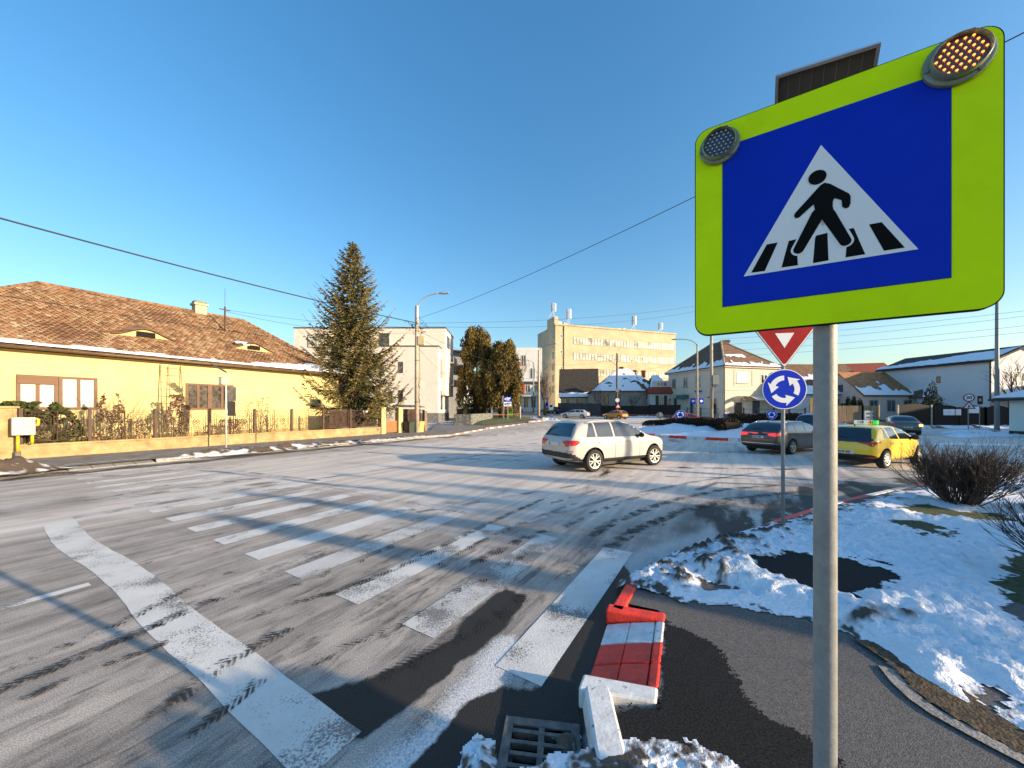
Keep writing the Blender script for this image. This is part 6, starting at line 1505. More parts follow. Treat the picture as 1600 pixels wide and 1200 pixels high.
# ---- the big pedestrian crossing sign
SO, SX, SZ = Vector((.7928, 1.349, 2.386)), Vector((.4772, -.312, -.004)), Vector((0, 0, .6))
sx, sn = SX.normalized(), None
sn = Vector((sx.y, -sx.x, 0)).normalized(); SWd = SX.length
def z8(x, y):                           # a measured point of the sign face -> metres along and up the panel
    px, py = 1080 + .45 * x - CX, .45 * y
    s = (px * .004016 * 336 / F - SO.x * 1.0) if False else (px * .004016 - 1.3213) / (.795 + .00093 * px)
    d = 1.349 - .312 * s
    return s * SWd, 2 + (HY - py) / F * d + .004 * s - SO.z
MS = frameM(SO, sx, sn)                 # local x along, y towards the viewer, z up
def flat(mb, poly, y0, y1): return mb.prism([(a, b) for a, b in poly], y0, y1, MS @ Matrix(((1, 0, 0, 0), (0, 0, 1, 0), (0, 1, 0, 0), (0, 0, 0, 1))))
pb = SO + sx * (.528 * SWd) - sn * .055; pb.z = .06
t = thing('crossing_sign', pb, 'large yellow green bordered pedestrian crossing sign on a grey steel pole', 'road sign')
q = MB(); q.tube([(pb.x, pb.y, .05), (pb.x, pb.y, 3.06)], .032, 28); smooth_angle(q.build('pole', M_GALV, t), 40)
def rrect(x0, x1, y0, y1, r, n=8):
    out = []
    for cx, cy, a0 in ((x1 - r, y0 + r, -90), (x1 - r, y1 - r, 0), (x0 + r, y1 - r, 90), (x0 + r, y0 + r, 180)):
        out += [(cx + r * math.cos(R(a0 + 90 * i / n)), cy + r * math.sin(R(a0 + 90 * i / n))) for i in range(n + 1)]
    return out
X0_, X1_, Z0_, Z1_ = -.159 * SWd, 1.168 * SWd, -.098, .690
q = MB(); flat(q, rrect(X0_ - .003, X1_ + .003, Z0_ - .003, Z1_ + .003, .048), -.022, -.0015); q.build('backing_panel', M_SBLACK, t)
q = MB(); flat(q, rrect(X0_, X1_, Z0_, Z1_, .046), -.001, .0); q.build('sign_border', M_SGREEN, t)
q = MB(); flat(q, [(-.001, -.001), (SWd + .001, -.001), (SWd + .001, .601), (-.001, .601)], .0004, .0009); q.build('border_gap', M_SBLACK, t)
q = MB(); flat(q, [(0, 0), (SWd, 0), (SWd, .6), (0, .6)], .001, .002); q.build('sign_field', M_SBLUE, t)
tri = [z8(182, 961), z8(787, 866), z8(450, 505)]
q = MB(); flat(q, tri, .0022, .003); sym = q.build('white_triangle', M_SWHITE, t)
q = MB()
for bar in ([(262, 850), (300, 843), (255, 942), (208, 948)], [(338, 838), (364, 832), (370, 922), (313, 930)], [(430, 820), (472, 810), (476, 905), (422, 915)], [(543, 797), (563, 793), (603, 884), (535, 895)], [(616, 781), (660, 773), (740, 861), (668, 872)]):
    flat(q, [z8(*p) for p in bar], .0032, .0036)
q.build('crossing_bars', M_SBLACK, sym)
def capsule(a, b, r0, r1, n=8):
    (ax, ay), (bx, by) = z8(*a), z8(*b); an = math.atan2(by - ay, bx - ax)
    return [(bx + r1 * math.cos(an - math.pi / 2 + math.pi * i / n), by + r1 * math.sin(an - math.pi / 2 + math.pi * i / n)) for i in range(n + 1)] + [(ax + r0 * math.cos(an + math.pi / 2 + math.pi * i / n), ay + r0 * math.sin(an + math.pi / 2 + math.pi * i / n)) for i in range(n + 1)]
q = MB(); k_ = .6 / 690
flat(q, capsule((440, 760), (372, 868), .026, .021), .0038, .0041); flat(q, capsule((478, 760), (534, 838), .026, .021), .0038, .0041); q.build('leg_outline', M_SWHITE, sym)
q = MB()
hc = z8(437, 618); flat(q, [(hc[0] + .0235 * math.cos(a), hc[1] + .0235 * math.sin(a)) for a in [2 * math.pi * i / 28 for i in range(28)]], .0043, .0048)
flat(q, [z8(*p) for p in [(448, 645), (462, 637), (480, 640), (546, 674), (552, 684), (552, 708), (546, 722), (534, 726), (523, 720), (521, 697), (496, 690), (491, 700), (490, 718), (497, 745), (476, 762), (458, 752), (440, 765), (418, 752), (428, 730), (425, 711), (374, 757), (362, 760), (356, 752), (360, 742), (418, 678)]], .0043, .0048)
flat(q, capsule((440, 745), (372, 868), .0185, .0145), .0049, .0052); flat(q, capsule((474, 748), (534, 840), .0185, .0145), .0053, .0056)
q.build('walking_figure', M_SBLACK, sym)
M_LENSD = mat('dark_lens', (.03, .035, .05), rough=.25, coat=.8); M_LENSA = mat('amber_lens', (.10, .03, .015), rough=.25, coat=.8); M_RING = mat('clear_plastic_ring', (.17, .20, .14), rough=.25, coat=.5, var=.2, scale=12)
M_LEDOFF = mat('unlit_led', (.55, .6, .7), rough=.2); M_LEDON = mat('lit_amber_led', (1, .5, .1), rough=.3, emit=((1, .42, .06), .75)); M_LEDHOT = mat('amber_led_cone', (.6, .1, .02), rough=.3, emit=((1, .2, .02), .25))
for (cx, cy), lit in ((z8(98, 512), False), (z8(921, 215), True)):
    Ml = MS @ Matrix.Translation((cx, 0, cy)) @ Matrix.Rotation(-math.pi / 2, 4, 'X') 
    rr0 = .066 if not lit else .071
    q = MB(); q.lathe([(rr0, .003), (rr0, .013), (rr0 * .93, .016), (rr0 * .84, .016), (rr0 * .83, .034), (rr0 * .79, .038), (rr0 * .76, .034), (rr0 * .76, .02)], 44, Ml)
    for k in range(3):
        a = 2.1 * k + .9; q.cyl((rr0 * .92 * math.cos(a), rr0 * .92 * math.sin(a)), .006, .014, .021, 8, M=Ml)
    lo = q.build('warning_lamp', M_RING, t, smooth=False); smooth_angle(lo, 45)
    if lit: lo['label'] = 'amber warning lamp, lit'
    q = MB(); q.lathe([(rr0 * .77, .024), (.001, .026)], 40, Ml); q.build('lens', M_LENSA if lit else M_LENSD, lo)
    q = MB(); st_ = rr0 * .222
    for i in range(-4, 5):
        for j in range(-4, 5):
            x, y = (i + (j % 2) * .5) * st_, j * st_ * .87
            if math.hypot(x, y) > rr0 * .70: continue
            rad = .0034 if lit else .0035
            if lit: q.mat(1).add([(x - rad * .8, y, .0268), (x + rad * .8, y, .0268), (x, y + rad * 2.6, .0268)], [(0, 1, 2)], Ml); q.mat(0)
            q.lathe([(rad, .0265), (rad * .7, .0285), (.0003, .0295)], 10, Ml @ Matrix.Translation((x, y, .0004)))
    q.build('led', [M_LEDON if lit else M_LEDOFF, M_LEDHOT], lo, recalc=False)['kind'] = 'stuff'
# solar panel on the pole top
pa, pbb = Vector((1.0745, 1.45, 3.345)), Vector((1.318, 1.291, 3.312)); dn = (-sn) * .20 + Vector((0, 0, -.20))
pu = (pbb - pa).normalized(); pvv = dn.normalized(); pn = pu.cross(pvv)
if pn.z < 0: pn = -pn
Mp = frameM(pa, pu, pvv, pn); LL = (pbb - pa).length
q = MB(); q.box(0, LL, 0, .30, -.004, .010, Mp); sp_ = q.build('solar_panel', mat('solar_panel_back', (.07, .06, .05), rough=.6, var=.15), t)
q = MB()
for x0, x1, y0, y1 in ((-.006, LL + .006, -.008, .002), (-.006, LL + .006, .298, .308), (-.006, .004, .002, .298), (LL - .004, LL + .006, .002, .298)): q.box(x0, x1, y0, y1, -.02, .016, Mp)
q.build('panel_frame', mat('aluminium', (.55, .56, .57), rough=.35, metal=.8), sp_)
q = MB()
for k in range(1, 8): q.box(LL * k / 8 - .0012, LL * k / 8 + .0012, .01, .29, -.0062, -.0041, Mp)
q.build('cell_lines', mat('cell_line', (.17, .15, .12), rough=.6), sp_)
q = MB(); cpt = pa + pu * LL * .5 + pvv * .15; q.bar((pb.x, pb.y, 3.05), cpt, .03); q.build('panel_bracket', M_GALV, t)
MB().box(-.06, .06, -.05, .09, 2.8, 2.98, rotz(0, (pb.x, pb.y, 0)) @ Matrix.Translation((0, .03, 0))).build('battery_box', M_SBACK, t)

# ---- roundabout signs
def disc_arrows(mb, Mx, r, y):
    for k in range(3):
        a0 = R(92 + 120 * k); a1 = a0 + R(66); a2 = a1 + R(40); ri, ro, hi, ho = .44, .68, .28, .84
        pts = [(ro * math.cos(a0 + (a1 - a0) * i / 8), ro * math.sin(a0 + (a1 - a0) * i / 8)) for i in range(9)] + [(ho * math.cos(a1 - .06), ho * math.sin(a1 - .06)), (.62 * math.cos(a2), .62 * math.sin(a2)), (hi * math.cos(a1 - .05), hi * math.sin(a1 - .05))] + [(ri * math.cos(a1 - (a1 - a0) * i / 8), ri * math.sin(a1 - (a1 - a0) * i / 8)) for i in range(9)]
        mb.prism([(x * r, z * r) for x, z in pts], y, y + .002, Mx)
SW = Matrix(((1, 0, 0, 0), (0, 0, 1, 0), (0, 1, 0, 0), (0, 0, 0, 1)))
def circ(r, n=40): return [(r * math.cos(2 * math.pi * i / n), r * math.sin(2 * math.pi * i / n)) for i in range(n)]
def sign_frame(p, face):                # face = horizontal direction the sign looks to
    nv = Vector((face[0], face[1], 0)).normalized(); ex = Vector((-nv.y, nv.x, 0)); return frameM(p, ex, nv) @ SW
def roundabout_sign(label, base, zc, r, face, tri=False, pr=.03, ztop=None, group='blue roundabout signs'):
    base = Vector(base); t = thing('roundabout_sign', base, label, 'road sign', group)
    nv = Vector((face[0], face[1], 0)).normalized()
    q = MB(); q.tube([base - Vector((0, 0, .1)), Vector((base.x, base.y, ztop or zc + r))], pr, 16); q.build('pole', M_GALV, t, smooth=True)
    Mx = sign_frame(Vector((base.x, base.y, zc)) + nv * (pr + .012), face)
    q = MB(); q.prism(circ(r), -.012, .0, Mx); q.build('sign_back', M_SBACK, t)
    q = MB(); q.prism(circ(r * .995), .0005, .002, Mx); d_ = q.build('sign_disc', M_SWHITE, t)
    q = MB(); q.prism(circ(r * .955), .0025, .004, Mx); q.build('sign_field', M_SBLUE, d_)
    q = MB(); disc_arrows(q, Mx, r, .0045); q.build('arrows', M_SWHITE, d_)
    if tri:
        zb, zt, hs = 2.665, 3.44, .54
        Mt = sign_frame(Vector((base.x, base.y, 0)) + nv * (pr + .012), face)
        def T(k, dz=0): 
            c = zb + (zt - zb) * .66
            return [(x * k, c + (z - c) * k) for x, z in ((0, zb), (hs, zt), (-hs, zt))]
        def rt(k, r=.03):
            p = T(k); out = []
            for i in range(3):
                a, b, c = Vector(p[i - 1]), Vector(p[i]), Vector(p[(i + 1) % 3]); u, v = (a - b).normalized() * r * 1.7, (c - b).normalized() * r * 1.7
                for j in range(5): s = j / 4; out.append(tuple(b + u * (1 - s) ** 2 + v * s ** 2))
            return out
        q = MB(); q.prism(rt(1.03), -.012, .0, Mt); q.build('triangle_back', M_SBACK, t)
        q = MB(); q.prism(rt(1.0), .0005, .002, Mt); y_ = q.build('give_way_triangle', M_SWHITE, t)
        q = MB(); q.prism(rt(.945), .0025, .004, Mt); q.build('red_border', M_SRED, y_)
        q = MB(); c = 3.08; q.prism([(0, 2.965), (.135, 3.20), (-.135, 3.20)], .0045, .006, Mt); q.build('white_centre', M_SWHITE, y_)
    return t
roundabout_sign('blue roundabout sign under a red give way triangle on a thin pole in the snow', (4.28, 5.66, .1), 2.32, .315, (-.18, -1), True, .026, 3.4, None)
roundabout_sign('small blue roundabout sign standing in the island snow', (14.55, 31.0, .45), 1.55, .42, (-.3, -1))
roundabout_sign('small blue roundabout sign seen over the roof of the grey estate car', (20.6, 28.4, .5), 1.6, .36, (-.9, -.6))
def round_back(label, px, Y, zc, r):
    x = (px - CX) / F * Y; t = thing('road_sign', (x, Y, gz(x, Y)), label, 'road sign', 'backs of round road signs')
    MB().tube([(x, Y, gz(x, Y)), (x, Y, zc + r)], .04, 8).build('pole', M_GALV, t)
    Mx = sign_frame(Vector((x, Y + .05, zc)), (-.3, -1)); q = MB(); q.prism(circ(r, 24), -.01, .01, Mx); q.build('sign_back', M_SBACK, t); MB().box(-.05, .05, -r * .9, r * .9, .011, .05, Mx).build('stiffener', M_GALV, t)
round_back('round grey sign back behind the roundabout, by the dark fence', 1031, 46, 1.25, .42); round_back('round dark sign back between hedge and corner house', 1124, 44, 1.05, .42)
# speed limit and warning triangle, black info sign
x, Y = (1513 - CX) / F * 34, 34.0
t = thing('road_sign', (x, Y, 0), '30 speed limit sign over a warning triangle by the dark fence', 'road sign')
MB().tube([(x, Y, 0), (x, Y, 3.5)], .035, 10).build('pole', M_GALV, t)
Mx = sign_frame(Vector((x, Y - .05, 3.13)), (-.5, -1)); q = MB(); q.prism(circ(.39), -.01, .0, Mx); d_ = q.build('speed_disc', M_SRED, t); q = MB(); q.prism(circ(.30), .001, .004, Mx); q.build('disc_field', M_SWHITE, d_)
vs, fs = text_mesh('30', .40, .012); q = MB(); q.add([Mx @ Vector((a, b, .007)) for a, b, c in vs], fs); q.build('digits', M_SBLACK, d_, recalc=False)
Mx = sign_frame(Vector((x, Y - .05, 2.32)), (-.5, -1)); q = MB(); q.prism([(-.46, -.26), (.46, -.26), (0, .5)], -.01, 0, Mx); tr_ = q.build('warning_triangle', M_SRED, t); q = MB(); q.prism([(-.31, -.17), (.31, -.17), (0, .34)], .001, .004, Mx); q.build('triangle_field', M_SWHITE, tr_)
q = MB(); q.prism(circ(.045, 12), .005, .007, Mx @ Matrix.Translation((0, .12, 0))); q.prism([(-.05, .06), (.05, .06), (.1, -.14), (.04, -.14), (0, -.02), (-.04, -.14), (-.1, -.14)], .005, .007, Mx); q.build('pictogram', M_SBLACK, tr_)
x, Y = (1530.5 - CX) / F * 37, 37.0
t = thing('road_sign', (x, Y, 0), 'square black sign back on a thin post before the tall white house', 'road sign')
MB().tube([(x, Y, 0), (x, Y, 3.4)], .03, 8).build('pole', M_GALV, t); MB().box(-.42, .42, -.03, .03, 2.55, 3.4, rotz(.3, (x, Y - .05, 0))).build('sign_panel', M_SBLACK, t); MB().box(-.34, .1, -.05, -.032, 2.85, 3.15, rotz(.3, (x, Y - .05, 0))).build('panel_print', M_SBACK, t)
# direction signs by the yews
t = thing('direction_sign', ((791 - CX) / F * 49, 49, .2), 'blue and white direction signs on two grey posts in front of the yews', 'road sign')
for px in (787, 793.5):
    x = (px - CX) / F * 49; MB().tube([(x, 49, .1), (x, 49, 3.85 if px < 790 else 3.6)], .05, 8).build('post', M_GALV, t)
x0, x1 = (787 - CX) / F * 49, (799 - CX) / F * 49
for z0, z1, mm in ((3.15, 3.75, M_SBLUE), (2.45, 3.05, M_SWHITE)):
    q = MB(); q.box(x0, x1, 48.86, 48.92, z0, z1); p_ = q.build('sign_panel', mm, t)
    q = MB(); c = M_SWHITE if mm is M_SBLUE else M_SBLUE
    q.box(x0 + .35, x1 - .1, 48.84, 48.858, z0 + .33, z1 - .12); q.box(x0 + .35, x1 - .25, 48.84, 48.858, z0 + .12, z0 + .24); q.prism([(x0 + .06, (z0 + z1) / 2), (x0 + .28, z1 - .12), (x0 + .28, z0 + .12)], 48.84, 48.858, SW); q.build('sign_print', c, p_)
MB().box(x0 - .2, x0 + .05, 48.86, 48.95, 2.9, 3.9).build('side_panel', M_SBACK, t)
t = thing('waste_container', ((796 - CX) / F * 57, 57, .4), 'bright green container behind the direction signs', 'container')
xg = (796 - CX) / F * 57; q = MB(); q.box(xg - .7, xg + .6, 56.5, 57.5, .35, 1.9); q.build('bin_body', mat('green_plastic', (.03, .25, .03), rough=.5), t, bevel=.08); q = MB(); q.slab([(xg - .75, 56.4, 1.95), (xg + .65, 56.4, 1.95), (xg + .65, 57.5, 2.25), (xg - .75, 57.5, 2.25)], .08); q.build('lid', mat('green_plastic', (0, 0, 0)), t)
# blue parking / arrow signs on the street by the corner house
x, Y = (853 - CX) / F * 72, 72
t = thing('road_sign', (x, Y, 1), 'blue pedestrian sign by the black SUV', 'road sign'); MB().tube([(x, Y, .8), (x, Y, 4.4)], .05, 8).build('pole', M_GALV, t); q = MB(); q.box(x - .45, x + .45, Y - .1, Y - .06, 2.6, 4.4); p_ = q.build('sign_panel', M_SBLUE, t); q = MB(); q.prism([(x - .3, 3.5), (x + .3, 3.5), (x, 4.2)], Y - .12, Y - .102, SW); q.build('sign_print', M_SWHITE, p_)
x = (861 - CX) / F * 71; t = thing('notice_board', (x, 71, .9), 'white notice board with dark print beside the black SUV', 'notice board'); MB().tube([(x, 71.05, .8), (x, 71.05, 2.2)], .05, 6).build('post', M_GALV, t); q = MB(); q.box(x - .45, x + .45, 70.95, 71, 1.9, 3.1); p_ = q.build('board', M_SWHITE, t); q = MB(); q.box(x - .25, x + .25, 70.93, 70.948, 2.5, 2.9); q.build('print', M_SBLACK, p_)

# ---- lamp posts and poles
M_LAMPG = mat('lamp_grey', (.34, .34, .33), rough=.5, metal=.3)
def lamp_post(label, base, hp, tip, r0, r1, m, group='street lamp posts', extra=None, arm_r=.05):
    base = Vector(base); tip = Vector(tip); t = thing('street_lamp', base, label, 'street lamp', group)
    MB().tube([base - Vector((0, 0, .2)), Vector((base.x, base.y, hp))], [r0, r1], 14).build('pole', m, t, smooth=True)
    top = Vector((base.x, base.y, hp)); pts = []
    for i in range(9):
        s = i / 8; h = 1 - (1 - s) ** 2
        pts.append(Vector((lerp(top.x, tip.x, s ** 1.6), lerp(top.y, tip.y, s ** 1.6), lerp(top.z - .5, tip.z, h ** .8))))
    MB().tube(pts, arm_r, 8).build('arm', M_LAMPG, t, smooth=True)
    d = (tip - top); d.z = 0; d.normalize(); M = frameM(tip, d, Vector((-d.y, d.x, 0)))
    q = MB(); q.add([(-.1, -.07, -.03), (.15, -.14, -.05), (.68, -.12, -.02), (.72, .12, -.02), (.15, .14, -.05), (-.1, .07, -.03), (-.1, -.06, .05), (.15, -.12, .09), (.66, -.09, .08), (.7, .09, .08), (.15, .12, .09), (-.1, .06, .05)],
                    [(0, 5, 4, 3, 2, 1), (6, 7, 8, 9, 10, 11)] + [(i, (i + 1) % 6, 6 + (i + 1) % 6, 6 + i) for i in range(6)], M)
    q.build('lamp_head', M_LAMPG, t); return t
lb = Vector((-7.8, 29.4, .13))
t = lamp_post('tall concrete street lamp with tangled cables at the end of the iron fence', lb, 10.4, (-5.85, 29.3, 11.5), .20, .15, M_CONC)
q = MB(); q.cyl((lb.x, lb.y), .17, 9.3, 10.5, 12, .15); q.build('pole_cap', M_LAMPG, t)
q = MB(); q.box(lb.x + .12, lb.x + .62, lb.y - .2, lb.y + .1, 7.3, 8.0); q.build('junction_box', mat('cream_box', (.5, .42, .26), rough=.6), t)
q = MB()
for z in (2.6, 6.0, 8.4, 9.0): q.cyl((lb.x, lb.y), .215 - .005 * z, z, z + .06, 12)
q.build('steel_bands', M_DFRAME, t)
q = MB(); rg = random.Random(3)
for k in range(14):
    a = Vector((lb.x + rg.uniform(-.3, .4), lb.y - .15, rg.uniform(8.0, 9.3))); pts = [a]; 
    for i in range(5): a = a + Vector((rg.uniform(-.35, .25), rg.uniform(-.1, .1), rg.uniform(-.35, .3))); pts.append(a)
    q.tube(pts, .014, 4, cap=False)
q.tube([(lb.x + .2, lb.y - .1, 7.4), (lb.x + .28, lb.y - .1, 5), (lb.x + .2, lb.y - .1, 3.2), (lb.x + .33, lb.y - .1, 1.4), (lb.x + .2, lb.y - .1, .6)], .016, 4)
q.build('loose_cables', M_SBLACK, t, recalc=False)
q = MB()
for z in (4.05, 3.0): q.prism(circ(.36, 20), -.02, .02, sign_frame(Vector((lb.x + .42, lb.y + .15, z)), (.55, -.4)))
q.build('sign_backs', M_SBACK, t)
def pxp(px, Y, z=None): x = (px - CX) / F * Y; return Vector((x, Y, gz(x, Y) if z is None else z))
lamp_post('street lamp with a curved arm by the snow heap in front of the side street', pxp(842, 58), 11.6, pxp(863, 57, 12.4), .2, .14, M_CONC)
lamp_post('farther street lamp in the side street before the shop building', pxp(833.5, 82), 12.8, pxp(818, 84, 13.5), .17, .12, M_GALV)
lamp_post('slim street lamp with an arm reaching left before the corner house', pxp(1089.5, 48), 10.8, pxp(1058, 49, 11.6), .14, .10, M_CONC)
t = thing('utility_pole', pxp(1111.5, 46), 'thick concrete pole with a grey box in front of the corner house', 'pole'); c = pxp(1111.5, 46)
MB().tube([c, (c.x, c.y, 16.5)], [.22, .15], 12).build('pole', M_CONC, t, smooth=True); MB().box(c.x - .05, c.x + .75, c.y - .45, c.y - .15, 5.2, 6.4).build('meter_box', mat('box_green_grey', (.12, .15, .14), rough=.6), t)
q = MB(); q.tube([(c.x - .1, c.y - .25, 5.3), (c.x + .2, c.y - .25, 4.8), (c.x + .5, c.y - .25, 5.1)], .03, 6); q.tube([(c.x + .02, c.y - .24, 5.2), (c.x - .02, c.y - .24, 2)], .03, 6); q.build('cable_loop', M_SBLACK, t)
q = MB()
for z in (15.6, 16.2): q.box(c.x - .9, c.x + .9, c.y - .08, c.y + .08, z, z + .1)
q.build('cross_arm', M_GALV, t)
c = pxp(964, 61); t = thing('utility_pole', c, 'weathered wooden pole with a lamp arm and small signs by the snowy roofed house', 'pole')
MB().tube([c, (c.x, c.y, 11.6)], [.2, .13], 8).build('pole', mat('weathered_wood', (.10, .085, .07), rough=.95, var=.4, scale=4), t, smooth=True)
q = MB(); q.tube([(c.x, c.y, 9.5), (c.x - 1.6, c.y, 10.6), (c.x - 2.6, c.y, 11.0)], .05, 6); q.box(c.x - 3.2, c.x - 2.5, c.y - .12, c.y + .12, 10.95, 11.1); q.build('lamp_arm', M_LAMPG, t)
for z, mm in ((3.6, M_SWHITE), (5.3, M_SBACK)): q = MB(); q.prism(circ(.35, 16), -.02, .02, sign_frame(Vector((c.x, c.y - .25, z)), (-.2, -1))); q.build('round_sign', mm, t)
q = MB(); q.prism([(-.5, -.35), (.5, -.35), (0, .5)], -.02, .02, sign_frame(Vector((c.x + .1, c.y - .25, 2.6)), (-.2, -1))); sg = q.build('warning_triangle', M_SRED, t); q = MB(); q.prism([(-.3, -.24), (.3, -.24), (0, .27)], .022, .03, sign_frame(Vector((c.x + .1, c.y - .25, 2.6)), (-.2, -1))); q.build('triangle_field', M_SWHITE, sg)
c = Vector((43.3, 32, 0)); t = thing('utility_pole', c, 'tall smooth grey pole beside the pale kiosk', 'pole'); MB().tube([c, (c.x, c.y, 12.6)], [.17, .10], 12).build('pole', M_GALV, t, smooth=True); MB().cyl((c.x, c.y), .26, 0, .12, 12).build('pole_base', M_CONC, t)
c = pxp(1090, 47); sgn = thing('road_sign', pxp(1083, 47), 'blue arrow signs on a bracket by the slim street lamp', 'road sign'); q = MB(); q.tube([pxp(1083, 47), pxp(1083, 47, 3.7)], .04, 8); q.build('pole', M_GALV, sgn)
for a, b in ((1079, 1086.5), (1092, 1099)):
    q = MB(); A_, B_2 = pxp(a, 46.9, 2.7), pxp(b, 46.9, 3.55); q.box(A_.x, B_2.x, 46.86, 46.9, 2.75, 3.5); p_ = q.build('sign_panel', M_SBLUE, sgn)
    q = MB(); mxx = (A_.x + B_2.x) / 2; q.prism([(mxx - .2, 3.12), (mxx + .02, 3.36), (mxx + .02, 3.2), (mxx + .2, 3.2), (mxx + .2, 3.04), (mxx + .02, 3.04), (mxx + .02, 2.88)], 46.84, 46.858, SW); q.build('arrow', M_SWHITE, p_)
q = MB(); q.bar(pxp(1079, 46.95, 3.1), pxp(1099, 46.95, 3.1), .05); q.build('bracket', M_GALV, sgn)

# ---- overhead cables
M_CABLE = mat('black_cable', (.02, .02, .022), rough=.7)
def cable(label, a, b, sag, r, group='overhead cables'):
    a, b = Vector(a), Vector(b); pts = [a.lerp(b, i / 24) - Vector((0, 0, sag * 4 * (i / 24) * (1 - i / 24))) for i in range(25)]
    q = MB(); q.tube(pts, r, 5); o = q.build('overhead_cable', M_CABLE, origin=tuple(a), smooth=True); tag(o, label, 'cable', group)
lt = Vector((lb.x, lb.y, 9.1))
cable('thick black cable above the yellow house roof to the concrete lamp post', S(-14.5, 21.9, 9.4), lt, .55, .034)
cable('upper of two thin cables from the yellow house roof mast to the lamp', S(10.4, 28.5, 8.6), lt - Vector((0, 0, .35)), .25, .010); cable('lower of two thin cables from the yellow house roof mast to the lamp', S(10.4, 28.5, 8.5), lt - Vector((0, 0, .8)), .5, .010)
cable('long cable crossing the sky behind the crossing sign from the lamp post', lt + Vector((0, 0, .35)), (11.0, 2.9, 8.55), .55, .011)
cable('cable from the lamp post towards the yew trees and the curved street lamp', lt - Vector((0, 0, .6)), pxp(842, 58, 8.0), .7, .014); cable('lower cable from the lamp post sagging past the white apartment block', lt - Vector((0, 0, 1.1)), pxp(842, 58, 7.2), 1.3, .014); cable('third cable from the lamp post across the white apartment wall', lt - Vector((0, 0, 1.9)), pxp(715, 56, 6.3), .5, .012)
cable('cable running level from the lamp post in front of the office block, upper', lt, pxp(1111.5, 46, 15.6), .6, .012); cable('cable running level from the lamp post in front of the office block, lower', lt - Vector((0, 0, .25)), pxp(1111.5, 46, 15.0), .9, .012)
for i, (z0, z1) in enumerate(((9.4, 9.9), (9.1, 9.5), (7.8, 8.7), (7.2, 8.2))):
    cable(['topmost of four cables crossing the sky right of the sign pole', 'second from top of four cables right of the sign pole', 'third of four cables crossing the sky right of the sign pole', 'lowest of four cables crossing the sky right of the sign pole'][i], pxp(1111.5, 46, 11.0 - i * .75), (46 + i * .2, 28.5, z1 + .6), .35, .012)
cable('cable from the wooden pole to the slim street lamp', pxp(964, 61, 8.6), pxp(1089.5, 48, 8.9), .5, .014)
cable('faint cable from the curved street lamp to the wooden pole', pxp(842, 58, 9.5), pxp(964, 61, 10.6), .6, .014)

# ---- the iron fence of the yellow house: plinth, posts, panels, gate
M_PLIN = wallm('fence_plinth_plaster', (.36, .262, .125), var=.34, scale=2.2); M_FRE = mat('rusty_fence_iron', (.075, .04, .025), rough=.7, var=.35, scale=7)
FN = 23.0
t = thing('iron_fence', S(7, FN, 0), 'wrought iron garden fence on a low tan plinth in front of the yellow house', 'fence')
Mf = frameM(S(0, FN), U, -N)
for a, b in ((1.9, 9.78), (9.81, 18.25)): MB().box(a, b, -.15, .15, 0, .60, Mf).build('plinth', M_PLIN, t, bevel=.02); MB().box(a, b, -.18, .18, .602, .68, Mf).build('plinth_cap', M_PLIN, t, bevel=.015)
def motif(mb, x0, x1, z0, z1, w=.014):
    def rect(a, b, c, d): 
        for p, r_ in (((a, c), (b, c)), ((b, c), (b, d)), ((b, d), (a, d)), ((a, d), (a, c))): seg(p, r_)
    def seg(p, r_): mb.bar(Mf @ Vector((p[0], 0, p[1])), Mf @ Vector((r_[0], 0, r_[1])), w)
    def arc(cx, cz, r, a0, a1, n=7):
        pp = [(cx + r * math.cos(R(a0 + (a1 - a0) * i / n)), cz + r * math.sin(R(a0 + (a1 - a0) * i / n))) for i in range(n + 1)]
        for p, r_ in zip(pp, pp[1:]): seg(p, r_)
    L, Hh = x1 - x0, z1 - z0; xm, zm = (x0 + x1) / 2, (z0 + z1) / 2
    seg((x0, z1 - .03), (x1, z1 - .03)); seg((x0, z0 + .04), (x1, z0 + .04)); seg((x0, z0), (x0, z1)); seg((x1, z0), (x1, z1))
    i1, i2 = .13, .25
    for ii in (i1, i2):
        a, b, c, d = x0 + ii * L * .8, x1 - ii * L * .8, z0 + ii * Hh * .62, z1 - ii * Hh * .62; k = .07
        for p, r_ in (((a + k, c), (b - k, c)), ((b, c + k), (b, d - k)), ((b - k, d), (a + k, d)), ((a, d - k), (a, c + k)), ((a + k, c), (a + k, c + k)), ((a, c + k), (a + k, c + k)), ((b - k, c), (b - k, c + k)), ((b, c + k), (b - k, c + k)), ((a + k, d), (a + k, d - k)), ((a, d - k), (a + k, d - k)), ((b - k, d), (b - k, d - k)), ((b, d - k), (b - k, d - k))): seg(p, r_)
    seg((x0, zm + Hh * .2), (x0 + .1 * L, zm + Hh * .2)); seg((x1 - .1 * L, zm + Hh * .2), (x1, zm + Hh * .2)); seg((x0, zm - Hh * .2), (x0 + .1 * L, zm - Hh * .2)); seg((x1 - .1 * L, zm - Hh * .2), (x1, zm - Hh * .2))
    g = .17 * L
    seg((xm - g, zm), (xm, zm + Hh * .24)); seg((xm, zm + Hh * .24), (xm + g, zm)); seg((xm + g, zm), (xm, zm - Hh * .24)); seg((xm, zm - Hh * .24), (xm - g, zm))
    for s in (-1, 1):
        arc(xm + s * .06, zm + .06, .055, 0, 360); arc(xm + s * .06, zm - .06, .055, 0, 360); arc(xm + s * g * .9, zm + Hh * .22, .06, 0, 360); arc(xm + s * g * .9, zm - Hh * .22, .06, 0, 360)
posts = [-3.3, -1.35, .55, 2.35, 4.1, 5.85, 7.6, 9.35, 11.05, 12.75, 14.4, 15.75]
posts = [1.95, 3.67, 5.69, 7.73, 9.8, 11.8, 13.8, 15.8, 18.2]
